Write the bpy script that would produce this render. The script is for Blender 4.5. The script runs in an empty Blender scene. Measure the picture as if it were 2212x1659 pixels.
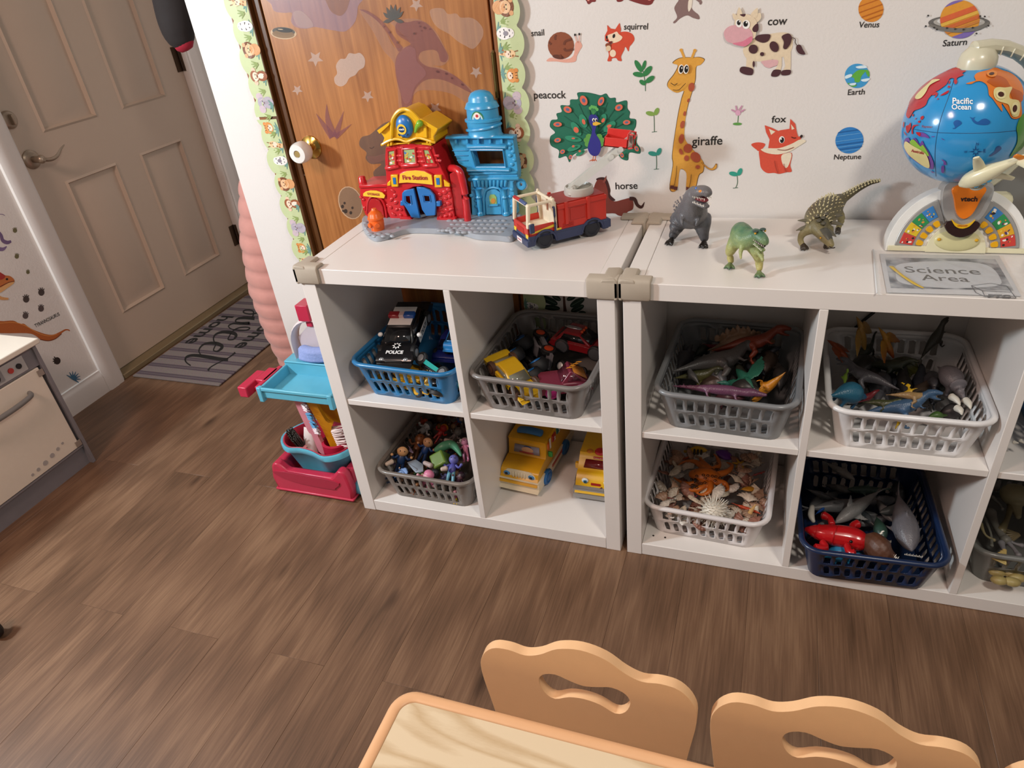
import bpy,bmesh,math,random
from mathutils import Vector,Matrix,Euler
from mathutils.geometry import tessellate_polygon
random.seed(7)
SC=bpy.context.scene
COL=SC.collection
PI=math.pi
# --- camera
FPX=1515.453
CAM=Vector((1.04546,-1.29941,1.36881))
RC=((0.94298061,0.31761267,-0.09954781),(0.09008197,-0.53144486,-0.8422895),(-0.32042599,0.7852952,-0.52975337))
cam=bpy.data.objects.new('camera',bpy.data.cameras.new('camera'))
COL.objects.link(cam)
cam.data.sensor_fit='HORIZONTAL';cam.data.sensor_width=36
cam.data.lens=FPX*36/2212
cam.data.clip_start=.02
cam.matrix_world=Matrix(((RC[0][0],-RC[1][0],-RC[2][0],CAM.x),(RC[0][1],-RC[1][1],-RC[2][1],CAM.y),(RC[0][2],-RC[1][2],-RC[2][2],CAM.z),(0,0,0,1)))
SC.camera=cam
# --- light
w=bpy.data.worlds.new('world');SC.world=w;w.use_nodes=True
w.node_tree.nodes['Background'].inputs[0].default_value=(1,.95,.90,1)
w.node_tree.nodes['Background'].inputs[1].default_value=.15
def area(name,loc,target,sx,sy,power,col,spread=180):
 l=bpy.data.lights.new(name,'AREA');l.shape='RECTANGLE';l.size=sx;l.size_y=sy
 l.energy=power;l.color=col;l.spread=math.radians(spread)
 o=bpy.data.objects.new(name,l);COL.objects.link(o);o.location=loc
 o.rotation_euler=(Vector(target)-Vector(loc)).to_track_quat('-Z','Y').to_euler()
 return o
area('window_daylight',(-1.38,-1.05,1.60),(.9,.3,.8),.20,.20,50,(.80,.93,1.0))
area('ceiling_lamp_right',(1.75,-1.15,2.4),(1.6,-.4,0),.26,.26,20,(1.0,.91,.80))
area('ceiling_lamp_left',(-.45,-1.75,2.4),(-.9,-.2,.2),.5,.5,28,(1.0,.69,.57))
vs=SC.view_settings
vs.view_transform='Standard';vs.look='None';vs.exposure=0.0;vs.gamma=1.0;vs.use_curve_mapping=False
# --- helpers
def ray(u,v):
 a,b=(u-1106)/FPX,(v-829.5)/FPX
 return Vector([RC[0][i]*a+RC[1][i]*b+RC[2][i]for i in range(3)])
def px(u,v,x=None,y=None,z=None):
 d=ray(u,v)
 k=(x-CAM.x)/d.x if x is not None else(y-CAM.y)/d.y if y is not None else(z-CAM.z)/d.z
 return CAM+d*k
def lin(h):
 h=h.lstrip('#');o=[]
 for i in(0,2,4):
  c=int(h[i:i+2],16)/255
  o.append(c/12.92 if c<=.04045 else((c+.055)/1.055)**2.4)
 return(*o,1)
MATS={}
def newmat(name):
 m=bpy.data.materials.new(name);m.use_nodes=True
 nt=m.node_tree;return m,nt,nt.nodes['Principled BSDF']
def nd(nt,typ,**kw):
 n=nt.nodes.new(typ)
 for k,v in kw.items():
  if k in n.inputs.keys():n.inputs[k].default_value=v
  else:setattr(n,k,v)
 return n
def M(h,rough=.45,metal=0.,coat=0.,alpha=1.,noise=.07,scale=45.,bump=0.,bscale=300.,sss=0.,trans=0.,fuzz=0.):
 """procedural paint / plastic / print: a base colour broken up by noise"""
 key=(h,rough,metal,coat,alpha,noise,scale,bump,bscale,sss,trans,fuzz)
 if key in MATS:return MATS[key]
 m,nt,p=newmat('paint_'+h.lstrip('#'))
 c=lin(h)
 tc=nd(nt,'ShaderNodeTexCoord');no=nd(nt,'ShaderNodeTexNoise',Scale=scale,Detail=3.)
 nt.links.new(tc.outputs['Object'],no.inputs['Vector'])
 mx=nd(nt,'ShaderNodeMix',data_type='RGBA')
 mx.inputs[6].default_value=tuple(max(0,x*(1-noise))for x in c[:3])+(1,)
 mx.inputs[7].default_value=tuple(min(1,x*(1+noise)+noise*.004)for x in c[:3])+(1,)
 nt.links.new(no.outputs['Fac'],mx.inputs[0]);nt.links.new(mx.outputs[2],p.inputs['Base Color'])
 mr=nd(nt,'ShaderNodeMapRange');mr.inputs[3].default_value=max(.03,rough-.06);mr.inputs[4].default_value=min(1,rough+.06)
 nt.links.new(no.outputs['Fac'],mr.inputs[0]);nt.links.new(mr.outputs[0],p.inputs['Roughness'])
 p.inputs['Metallic'].default_value=metal;p.inputs['Coat Weight'].default_value=coat;p.inputs['Coat Roughness'].default_value=.15
 p.inputs['Alpha'].default_value=alpha;p.inputs['Transmission Weight'].default_value=trans
 if fuzz:p.inputs['Sheen Weight'].default_value=fuzz
 if bump:
  n2=nd(nt,'ShaderNodeTexNoise',Scale=bscale,Detail=3.);b=nd(nt,'ShaderNodeBump',Strength=bump,Distance=.001)
  nt.links.new(tc.outputs['Object'],n2.inputs['Vector']);nt.links.new(n2.outputs['Fac'],b.inputs['Height']);nt.links.new(b.outputs[0],p.inputs['Normal'])
 MATS[key]=m;return m
def catmull(pts,n=4,closed=True):
 out=[];N=len(pts)
 rng=range(N)if closed else range(N-1)
 for i in rng:
  if closed:a,b,c,d=pts[i-1],pts[i],pts[(i+1)%N],pts[(i+2)%N]
  else:a,b,c,d=pts[max(0,i-1)],pts[i],pts[i+1],pts[min(N-1,i+2)]
  for k in range(n):
   t=k/n
   out.append(tuple(.5*(2*q+(r-p)*t+(2*p-5*q+4*r-s)*t*t+(3*q-p-3*r+s)*t**3)for p,q,r,s in zip(a,b,c,d)))
 if not closed:out.append(tuple(pts[-1]))
 return out
class MB:
 """collects primitives into one mesh"""
 def __init__(s):s.v=[];s.f=[];s.mi=[];s.mats=[];s.c=0;s.X=None
 def mat(s,m):
  if m not in s.mats:s.mats.append(m)
  s.c=s.mats.index(m);return s
 def add(s,vs,fs,X=None):
  o=len(s.v)
  for p in vs:
   p=Vector(p)
   if X is not None:p=X@p
   if s.X is not None:p=s.X@p
   s.v.append(p)
  for f in fs:s.f.append([i+o for i in f]);s.mi.append(s.c)
  return s
 def box(s,x0,x1,y0,y1,z0,z1,X=None,tx=1,ty=1):
  cx,cy=(x0+x1)/2,(y0+y1)/2;a,b=(x1-x0)/2,(y1-y0)/2
  vs=[(cx+i*a,cy+j*b,z0)for i,j in((-1,-1),(1,-1),(1,1),(-1,1))]+[(cx+i*a*tx,cy+j*b*ty,z1)for i,j in((-1,-1),(1,-1),(1,1),(-1,1))]
  return s.add(vs,[(3,2,1,0),(4,5,6,7),(0,1,5,4),(1,2,6,5),(2,3,7,6),(3,0,4,7)],X)
 def loft(s,path,rad,n=10,up=(0,0,1),sm=0,cap=True,X=None,closed=False):
  """tube along path; rad entries are r or (side, up)"""
  rad=[r if isinstance(r,(tuple,list))else(r,r)for r in(rad if isinstance(rad,(list,tuple))and len(rad)==len(path)else[rad]*len(path))]
  if sm:
   q=catmull([tuple(p)+tuple(r)for p,r in zip(path,rad)],sm,closed)
   path=[p[:3]for p in q];rad=[(max(1e-5,p[3]),max(1e-5,p[4]))for p in q]
  P=[Vector(p)for p in path];N=len(P);vs=[];fs=[]
  for i in range(N):
   if closed:t=P[(i+1)%N]-P[i-1]
   else:t=P[min(N-1,i+1)]-P[max(0,i-1)]
   t.normalize();u=Vector(up);sd=t.cross(u)
   if sd.length<1e-3:sd=t.cross(Vector((1,0,0))if abs(t.x)<.8 else Vector((0,1,0)))
   sd.normalize();u2=sd.cross(t)
   for k in range(n):
    a=2*PI*k/n
    vs.append(P[i]+sd*math.cos(a)*rad[i][0]+u2*math.sin(a)*rad[i][1])
  for i in range(N if closed else N-1):
   j=(i+1)%N
   for k in range(n):fs.append((i*n+k,i*n+(k+1)%n,j*n+(k+1)%n,j*n+k))
  if cap and not closed:
   for e,o in((0,1),(N-1,-1)):
    d=(P[e]-P[e+o]).normalized()*min(rad[e])*.55
    b=len(vs)
    for k in range(n):vs.append(P[e]+d*.75+(vs[e*n+k]-P[e])*.66)
    vs.append(P[e]+d)
    for k in range(n):
     q=(e*n+k,e*n+(k+1)%n,b+(k+1)%n,b+k);fs.append(q if e else q[::-1])
     q=(b+k,b+(k+1)%n,b+n);fs.append(q if e else q[::-1])
  return s.add(vs,fs,X)
 def cyl(s,p0,p1,r0,r1=None,n=16,X=None):
  r1=r0 if r1 is None else r1
  P0,P1=Vector(p0),Vector(p1);t=(P1-P0).normalized()
  u=Vector((0,0,1))if abs(t.z)<.9 else Vector((1,0,0));a=t.cross(u).normalized();b=a.cross(t)
  vs=[]
  for P,r in((P0,r0),(P1,r1)):
   for k in range(n):
    q=2*PI*k/n;vs.append(P+a*math.cos(q)*r+b*math.sin(q)*r)
  fs=[(k,(k+1)%n,n+(k+1)%n,n+k)for k in range(n)]+[tuple(range(n))[::-1],tuple(range(n,2*n))]
  return s.add(vs,fs,X)
 def lathe(s,prof,n=24,X=None,a0=0,a1=2*PI):
  """profile of (r, z) about Z"""
  full=abs(a1-a0-2*PI)<1e-6;m=n if full else n+1;vs=[];fs=[]
  for r,z in prof:
   for k in range(m):
    q=a0+(a1-a0)*k/n;vs.append((r*math.cos(q),r*math.sin(q),z))
  for i in range(len(prof)-1):
   for k in range(n):
    k2=(k+1)%m;fs.append((i*m+k,i*m+k2,(i+1)*m+k2,(i+1)*m+k))
  return s.add(vs,fs,X)
 def ball(s,c,r,n=14,X=None,k=9):
  r=r if isinstance(r,(tuple,list))else(r,r,r)
  prof=[(math.sin(PI*i/k),-math.cos(PI*i/k))for i in range(k+1)]
  Y=Matrix.Translation(c)@Matrix.Diagonal((*r,1))
  return s.lathe(prof,n,Y if X is None else X@Y)
 def prism(s,poly,d0,d1,X=None,t=1.):
  """2D polygon (x, z) extruded along y from d0 to d1"""
  N=len(poly);cx=sum(p[0]for p in poly)/N;cz=sum(p[1]for p in poly)/N
  vs=[(p[0],d0,p[1])for p in poly]+[(cx+(p[0]-cx)*t,d1,cz+(p[1]-cz)*t)for p in poly]
  tr=tessellate_polygon([[Vector((p[0],p[1],0))for p in poly]])
  fs=[tuple(q)for q in tr]+[tuple(i+N for i in q[::-1])for q in tr]+[(i,(i+1)%N,N+(i+1)%N,N+i)for i in range(N)]
  return s.add(vs,fs,X)
 def fill(s,pts3,X=None):
  """planar-ish polygon in space"""
  n=Vector((0,0,0));P=[Vector(p)for p in pts3]
  for i in range(len(P)):n+=P[i-1].cross(P[i])
  if n.length<1e-12:return s
  n.normalize();a=n.orthogonal().normalized();b=n.cross(a)
  tr=tessellate_polygon([[Vector((p.dot(a),p.dot(b),0))for p in P]])
  return s.add(P,[tuple(q)for q in tr],X)
 def obj(s,name,mat=None,parent=None,bevel=0.,seg=2,sub=0,solid=0.,remesh=0.,smooth=40,weld=False,recal=True):
  me=bpy.data.meshes.new(name)
  V=s.v;off=None
  if parent is None and V:
   lo=[min(p[i]for p in V)for i in range(3)];hi=[max(p[i]for p in V)for i in range(3)]
   off=Vector(((lo[0]+hi[0])/2,(lo[1]+hi[1])/2,lo[2]));V=[p-off for p in V]
  me.from_pydata([tuple(p)for p in V],[],s.f)
  if mat is not None:me.materials.append(mat)
  else:
   for m in s.mats:me.materials.append(m)
   me.polygons.foreach_set('material_index',s.mi)
  if recal:
   bm=bmesh.new();bm.from_mesh(me)
   if weld:bmesh.ops.remove_doubles(bm,verts=bm.verts,dist=1e-5)
   bmesh.ops.recalc_face_normals(bm,faces=bm.faces);bm.to_mesh(me);bm.free()
  if smooth:
   me.polygons.foreach_set('use_smooth',[True]*len(me.polygons));me.set_sharp_from_angle(angle=math.radians(smooth))
  o=bpy.data.objects.new(name,me);COL.objects.link(o)
  if off is not None:o.location=off
  if parent is not None:o.parent=parent
  if bevel:
   b=o.modifiers.new('bevel','BEVEL');b.width=bevel;b.segments=seg;b.limit_method='ANGLE';b.angle_limit=math.radians(35)
  if solid:
   b=o.modifiers.new('solid','SOLIDIFY');b.thickness=solid;b.offset=0
  if remesh:
   b=o.modifiers.new('remesh','REMESH');b.mode='VOXEL';b.voxel_size=remesh;b.use_smooth_shade=True
   b=o.modifiers.new('smooth','SMOOTH');b.factor=.5;b.iterations=4
  if sub:
   b=o.modifiers.new('sub','SUBSURF');b.levels=sub;b.render_levels=sub
  return o
def tag(o,label=None,cat=None,group=None,kind=None):
 if label:o['label']=label
 if cat:o['category']=cat
 if group:o['group']=group
 if kind:o['kind']=kind
 return o
def thing(name,label,cat,loc=(0,0,0),rz=0.,group=None,rot=None,scale=1.):
 o=bpy.data.objects.new(name,None);COL.objects.link(o);o.empty_display_size=.02
 o.location=loc;o.rotation_euler=rot if rot else(0,0,rz);o.scale=(scale,)*3
 return tag(o,label,cat,group)
def dup(root,loc,rot=None,label=None,scale=None):
 r=root.copy();COL.objects.link(r);r.location=loc
 if rot is not None:r.rotation_euler=rot
 if scale:r.scale=(scale,)*3
 if label:r['label']=label
 for ch in root.children:
  c=ch.copy();COL.objects.link(c);c.parent=r
  for g in ch.children:
   d=g.copy();COL.objects.link(d);d.parent=c
 return r
TXT={}
def textmesh(s,bold=0.):
 if(s,bold)in TXT:return TXT[(s,bold)]
 cu=bpy.data.curves.new('t','FONT');cu.body=s;cu.size=1;cu.resolution_u=3;cu.offset=bold;cu.align_x='LEFT'
 o=bpy.data.objects.new('t',cu);COL.objects.link(o)
 dg=bpy.context.evaluated_depsgraph_get();me=o.evaluated_get(dg).to_mesh()
 vs=[v.co.copy()for v in me.vertices];fs=[tuple(p.vertices)for p in me.polygons]
 o.evaluated_get(dg).to_mesh_clear();bpy.data.objects.remove(o);bpy.data.curves.remove(cu)
 x0=min(v.x for v in vs);x1=max(v.x for v in vs)
 TXT[(s,bold)]=([((v.x-x0),v.y)for v in vs],fs,x1-x0);return TXT[(s,bold)]
def put_text(mb,s,A,B,up,lift=Vector((0,0,0)),hs=1.,bold=0.012,fn=None):
 """lay text so its baseline runs from A to B"""
 vs,fs,wd=textmesh(s,bold);A,B,up=Vector(A),Vector(B),Vector(up).normalized()
 k=(B-A).length/wd;ex=(B-A)/wd
 pts=[A+ex*x+up*(y*k*hs)+lift for x,y in vs]
 if fn:pts=[fn(p)for p in pts]
 return mb.add(pts,fs)
# --- structure
SZ=.765
WY=.402
WX=-1.415
def wallmat(name,h,bs=1.):
 m,nt,p=newmat(name);tc=nd(nt,'ShaderNodeTexCoord')
 n1=nd(nt,'ShaderNodeTexNoise',Scale=3.,Detail=4.);n2=nd(nt,'ShaderNodeTexNoise',Scale=160.,Detail=2.)
 cr=nd(nt,'ShaderNodeMix',data_type='RGBA');c=lin(h)
 cr.inputs[6].default_value=tuple(x*.96 for x in c[:3])+(1,);cr.inputs[7].default_value=c
 b=nd(nt,'ShaderNodeBump',Strength=.22*bs,Distance=.002)
 nt.links.new(tc.outputs['Object'],n1.inputs['Vector']);nt.links.new(tc.outputs['Object'],n2.inputs['Vector'])
 nt.links.new(n1.outputs['Fac'],cr.inputs[0]);nt.links.new(cr.outputs[2],p.inputs['Base Color'])
 nt.links.new(n2.outputs['Fac'],b.inputs['Height']);nt.links.new(b.outputs[0],p.inputs['Normal']);p.inputs['Roughness'].default_value=.55
 return m
WALL=wallmat('white_wall_paint','#e2ddd8')
TRIM=wallmat('white_trim_paint','#ddd6d0',.3)
def struct(name,mb,mat,label=None,bevel=0.):
 o=mb.obj(name,mat,bevel=bevel);o['kind']='structure'
 if label:o['label']=label
 return o
def plankmat():
 m,nt,p=newmat('oak_vinyl_plank');tc=nd(nt,'ShaderNodeTexCoord');oi=nd(nt,'ShaderNodeObjectInfo')
 vm=nd(nt,'ShaderNodeVectorMath',operation='MULTIPLY_ADD');vm.inputs[1].default_value=(1,1,1)
 mul=nd(nt,'ShaderNodeMath',operation='MULTIPLY');mul.inputs[1].default_value=37.
 cb=nd(nt,'ShaderNodeCombineXYZ')
 nt.links.new(oi.outputs['Random'],mul.inputs[0])
 for i in range(3):nt.links.new(mul.outputs[0],cb.inputs[i])
 nt.links.new(tc.outputs['Object'],vm.inputs[0]);nt.links.new(cb.outputs[0],vm.inputs[2])
 def mapped(sc):
  mp=nd(nt,'ShaderNodeMapping');mp.inputs['Scale'].default_value=sc;nt.links.new(vm.outputs[0],mp.inputs['Vector']);return mp.outputs[0]
 fine=nd(nt,'ShaderNodeTexNoise',Scale=1.,Detail=6.,Roughness=.62);nt.links.new(mapped((230,7,1)),fine.inputs['Vector'])
 wide=nd(nt,'ShaderNodeTexNoise',Scale=1.,Detail=3.,Distortion=.8);nt.links.new(mapped((15,1.6,1)),wide.inputs['Vector'])
 wav=nd(nt,'ShaderNodeTexWave',Scale=1.,Distortion=7.,Detail=3.,wave_type='RINGS');wav.inputs['Detail Scale'].default_value=1.2
 nt.links.new(mapped((17,1.3,1)),wav.inputs['Vector'])
 vor=nd(nt,'ShaderNodeTexVoronoi',Scale=1.);nt.links.new(mapped((7,2.6,1)),vor.inputs['Vector'])
 ramp=nd(nt,'ShaderNodeValToRGB');e=ramp.color_ramp.elements
 e[0].position=.22;e[0].color=lin('#4b3626');e[1].position=.8;e[1].color=lin('#95755a')
 x=ramp.color_ramp.elements.new(.5);x.color=lin('#71543f')
 s1=nd(nt,'ShaderNodeMath',operation='MULTIPLY_ADD');s1.inputs[1].default_value=.52;nt.links.new(fine.outputs['Fac'],s1.inputs[0])
 s2=nd(nt,'ShaderNodeMath',operation='MULTIPLY');s2.inputs[1].default_value=.34;nt.links.new(wide.outputs['Fac'],s2.inputs[0])
 s3=nd(nt,'ShaderNodeMath',operation='MULTIPLY_ADD');s3.inputs[1].default_value=.13;nt.links.new(wav.outputs['Fac'],s3.inputs[0]);nt.links.new(s2.outputs[0],s3.inputs[2])
 nt.links.new(s3.outputs[0],s1.inputs[2])
 s4=nd(nt,'ShaderNodeMath',operation='MULTIPLY_ADD');s4.inputs[1].default_value=.06;nt.links.new(oi.outputs['Random'],s4.inputs[0]);
 s5=nd(nt,'ShaderNodeMath',operation='SUBTRACT');s5.inputs[1].default_value=.03;nt.links.new(s1.outputs[0],s5.inputs[0]);nt.links.new(s5.outputs[0],s4.inputs[2])
 nt.links.new(s4.outputs[0],ramp.inputs[0])
 kr=nd(nt,'ShaderNodeValToRGB');k=kr.color_ramp.elements;k[0].position=.01;k[0].color=(.2,.15,.12,1);k[1].position=.125;k[1].color=(1,1,1,1)
 nt.links.new(vor.outputs['Distance'],kr.inputs[0])
 mx=nd(nt,'ShaderNodeMix',data_type='RGBA',blend_type='MULTIPLY');mx.inputs[0].default_value=.75
 nt.links.new(ramp.outputs[0],mx.inputs[6]);nt.links.new(kr.outputs[0],mx.inputs[7]);nt.links.new(mx.outputs[2],p.inputs['Base Color'])
 p.inputs['Roughness'].default_value=.42
 b=nd(nt,'ShaderNodeBump',Strength=.25,Distance=.001);nt.links.new(fine.outputs['Fac'],b.inputs['Height']);nt.links.new(b.outputs[0],p.inputs['Normal'])
 return m
PLANK=plankmat()
fl=MB().box(-1.6,3.3,-3.2,1.75,-.03,-.006).obj('floor',M('#4a382c',.7));fl['kind']='structure';fl['label']='brown oak-look vinyl plank floor'
PWD,PLN=.152,1.22
pm=MB().box(-PWD/2+.0001,PWD/2-.0001,-PLN/2+.0001,PLN/2-.0001,0,.006).obj('plank',PLANK,fl,bevel=.0005,seg=1)
pmesh=pm.data;first=True
fz=fl.location
i=0
for c in range(-7,17):
 xc=-.511+c*PWD
 if xc>3.2:break
 offs=(-.508+(0 if c%2==0 else .53)+(c%4==2)*.0)
 for r in range(-3,2):
  y0=offs+r*PLN
  if y0+PLN<-2.4 or y0>1.7:continue
  o=pm if first else pm.copy()
  if not first:COL.objects.link(o)
  first=False;o.parent=fl;o.location=(xc-fz.x,y0+PLN/2-fz.y,-.006-fz.z)
wb=MB()
wb.box(-.44,-.262,WY,WY+.1,0,2.5).box(.428,3.3,WY,WY+.1,0,2.5).box(-.262,.428,WY,WY+.1,2.06,2.5)
struct('wall_back',wb,WALL,'white painted closet wall covered in animal and planet stickers')
struct('wall_closet_side',MB().box(-.44,-.34,WY+.1,1.56,0,2.5),WALL)
struct('wall_entry_back',MB().box(-1.6,-.34,1.56,1.66,0,2.5),WALL)
wl=MB().box(WX-.12,WX,-3.2,.435,0,2.5).box(WX-.12,WX,1.475,1.56,0,2.5).box(WX-.12,WX,.435,1.475,2.1,2.5)
struct('wall_left',wl,WALL,'white wall with dinosaur stickers beside the entrance door')
bb=MB().prism([(0,0),(.013,0),(.013,.07),(.009,.082),(.006,.088),(.006,.096),(0,.098)],-2.2,.402,Matrix.Translation((WX,0,0)))
struct('baseboard_left',bb,TRIM,'white moulded baseboard beside the entrance door casing')
def casing(name,y0,y1,flip):
 prof=[(0,0),(.012,0),(.015,.006),(.015,.022),(.018,.028),(.018,.055),(.012,.064),(0,.064)]
 ww=abs(y1-y0);mb=MB()
 pts=[(WX+d,(y0+e/.064*ww)if not flip else(y1-e/.064*ww))for d,e in prof]
 N=len(pts);vs=[(a,b,0)for a,b in pts]+[(a,b,2.12)for a,b in pts]
 mb.add(vs,[(i,(i+1)%N,N+(i+1)%N,N+i)for i in range(N)]+[tuple(range(N)),tuple(range(N,2*N))])
 struct(name,mb,TRIM)
casing('trim_1',.403,.482,True);casing('trim_2',1.435,1.505,False)
struct('trim_3',MB().box(WX-.1,WX+.002,.474,.492,0,2.1),TRIM,'white door jamb on the latch side');struct('trim_4',MB().box(WX-.1,WX+.002,1.428,1.446,0,2.1),TRIM,'white door jamb on the hinge side')
struct('trim_5',MB().box(WX-.10,WX+.01,.492,1.428,0,.022),M('#8f8062',.5,.3),'worn metal threshold under the entrance door',.003)
def entrance_door():
 t=bpy.data.objects.new('door_1',None);COL.objects.link(t);t.location=(WX-.045,.494,.024);t['kind']='structure';t['label']='off-white six-panel entrance door with lever handle'
 mt=wallmat('door_paint','#c9b6a4',.35)
 W,H=.932,2.03;ys=[(.152,.405),(.533,.785)];zs=[(.198,.755),(.932,1.55),(1.68,1.90)]
 yb=[0]+[q for y in ys for q in y]+[W];zb=[0]+[q for z in zs for q in z]+[H]
 mb=MB()
 for i in range(len(yb)-1):
  for j in range(len(zb)-1):
   if i%2 and j%2:continue
   mb.add([(0,yb[i],zb[j]),(0,yb[i+1],zb[j]),(0,yb[i+1],zb[j+1]),(0,yb[i],zb[j+1])],[(0,1,2,3)])
 mb.box(-.04,-.012,0,W,0,H)
 mb.add([(0,0,0),(0,W,0),(0,W,H),(0,0,H),(-.02,0,0),(-.02,W,0),(-.02,W,H),(-.02,0,H)],[(0,1,5,4),(1,2,6,5),(2,3,7,6),(3,0,4,7)])
 mb.obj('slab',mt,t)
 for y0,y1 in ys:
  for z0,z1 in zs:
   p=MB();rings=[(0,0),(.006,.008),(-.010,.014),(-.010,.022),(.002,.058)]
   vs=[]
   for d,e in rings:vs+=[(d,y0+e,z0+e),(d,y1-e,z0+e),(d,y1-e,z1-e),(d,y0+e,z1-e)]
   fs=[]
   for r in range(len(rings)-1):
    for k in range(4):fs.append((r*4+k,r*4+(k+1)%4,r*4+4+(k+1)%4,r*4+4+k))
   b=(len(rings)-1)*4;fs.append((b,b+1,b+2,b+3))
   p.add(vs,fs).obj('panel',mt,t,smooth=20)
 nick=M('#a3917f',.35,.6)
 kx=Matrix.Translation((0,.062,.862))@Matrix.Rotation(PI/2,4,'Y')
 lv=MB().lathe([(0,0),(.033,0),(.033,.006),(.028,.010),(.022,.013),(.0,.014)],28,kx).cyl((.01,.062,.862),(.05,.062,.862),.011,.013)
 lv.ball((.052,.062,.862),(.013,.015,.015))
 lv.loft([(.05,.062,.862),(.056,.09,.853),(.06,.12,.858),(.062,.145,.876),(.062,.165,.886)],[(.010,.008),(.008,.007),(.006,.006),(.004,.0045),(.002,.002)],10,sm=3)
 h=lv.obj('lever_handle',nick,t);h['label']='brushed nickel wavy lever handle'
 MB().cyl((.05,.062,.862),(.067,.062,.862),.006).obj('lock_button',nick,h)
 kx=Matrix.Translation((0,.044,1.002))@Matrix.Rotation(PI/2,4,'Y')
 db=MB().lathe([(0,0),(.030,0),(.030,.008),(.026,.013),(.019,.015),(.0,.015)],28,kx).obj('deadbolt',nick,t);db['label']='round brushed nickel deadbolt with thumb turn'
 MB().box(.012,.032,.040,.048,.984,1.020).obj('thumb_turn',nick,db,bevel=.003)
 for z in(.25,1.06,1.80):
  hm=MB().cyl((.012,.936,z-.05),(.012,.936,z+.05),.007,n=10).box(-.002,.004,.90,.936,z-.05,z+.05)
  hm.obj('hinge',M('#4b3a2b',.4,.7),t)
entrance_door()
def woodmat():
 m,nt,p=newmat('orange_brown_veneer');tc=nd(nt,'ShaderNodeTexCoord');mp=nd(nt,'ShaderNodeMapping');mp.inputs['Scale'].default_value=(90,90,3.)
 no=nd(nt,'ShaderNodeTexNoise',Scale=1.,Detail=6.);n2=nd(nt,'ShaderNodeTexNoise',Scale=2.2,Detail=3.,Distortion=1.)
 mp2=nd(nt,'ShaderNodeMapping');mp2.inputs['Scale'].default_value=(3,3,1.2)
 nt.links.new(tc.outputs['Object'],mp.inputs['Vector']);nt.links.new(mp.outputs[0],no.inputs['Vector']);nt.links.new(tc.outputs['Object'],mp2.inputs['Vector']);nt.links.new(mp2.outputs[0],n2.inputs['Vector'])
 ad=nd(nt,'ShaderNodeMath',operation='MULTIPLY_ADD');ad.inputs[1].default_value=.55;nt.links.new(no.outputs['Fac'],ad.inputs[0])
 ml=nd(nt,'ShaderNodeMath',operation='MULTIPLY');ml.inputs[1].default_value=.45;nt.links.new(n2.outputs['Fac'],ml.inputs[0]);nt.links.new(ml.outputs[0],ad.inputs[2])
 r=nd(nt,'ShaderNodeValToRGB');e=r.color_ramp.elements;e[0].position=.28;e[0].color=lin('#7a4520');e[1].position=.72;e[1].color=lin('#bd8048')
 nt.links.new(ad.outputs[0],r.inputs[0]);nt.links.new(r.outputs[0],p.inputs['Base Color']);p.inputs['Roughness'].default_value=.36
 b=nd(nt,'ShaderNodeBump',Strength=.12,Distance=.001);nt.links.new(no.outputs['Fac'],b.inputs['Height']);nt.links.new(b.outputs[0],p.inputs['Normal'])
 return m
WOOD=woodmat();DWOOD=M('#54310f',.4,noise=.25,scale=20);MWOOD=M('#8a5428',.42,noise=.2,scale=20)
DY=WY+.006
bd=bpy.data.objects.new('door_2',None);COL.objects.link(bd);bd.location=(-.212,DY,.01);bd['kind']='structure';bd['label']='orange-brown wooden closet door with dinosaur decals'
MB().box(0,.612,0,.035,0,2.03).obj('slab',WOOD,bd,bevel=.002)
kz=Matrix.Translation((.046,0,.935))@Matrix.Rotation(PI/2,4,'X')
MB().lathe([(0,0),(.032,0),(.031,.004),(.024,.008),(.013,.012),(.011,.026),(0,.026)],32,kz).obj('knob_rose',M('#c9a558',.18,1.),bd)
kb=MB().lathe([(0,.024),(.014,.024),(.022,.030),(.0275,.040),(.0285,.052),(.0275,.066),(.024,.073),(.010,.074),(.009,.070),(0,.070)],32,kz).obj('knob',M('#e9e7e2',.22,coat=.5),bd);kb['label']='white plastic childproof knob cover'
MB().cyl((.046,-.069,.935),(.046,-.0725,.935),.0085).obj('knob_hole',M('#a89058',.4,.4),kb)
for z in(.3,1.095,1.75):MB().cyl((.615,-.006,z-.05),(.615,-.006,z+.05),.0065,n=12).cyl((.615,-.006,z+.05),(.615,-.006,z+.056),.005,.002,n=12).obj('hinge',M('#6b5a33',.35,.9),bd)
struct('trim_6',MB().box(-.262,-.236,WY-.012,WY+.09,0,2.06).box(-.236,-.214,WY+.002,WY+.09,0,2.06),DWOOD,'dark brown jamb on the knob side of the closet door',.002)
struct('trim_7',MB().box(.413,.428,WY-.012,WY+.09,0,2.06).box(.402,.413,WY+.010,WY+.09,0,2.06),MWOOD,'brown jamb on the hinge side of the closet door',.002)
struct('trim_8',MB().box(-.300,-.262,WY-.012,WY,0,2.10).box(.428,.466,WY-.012,WY,0,2.10).box(-.30,.466,WY-.012,WY,2.06,2.1),MWOOD,'brown casing around the closet door',.002)
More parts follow.
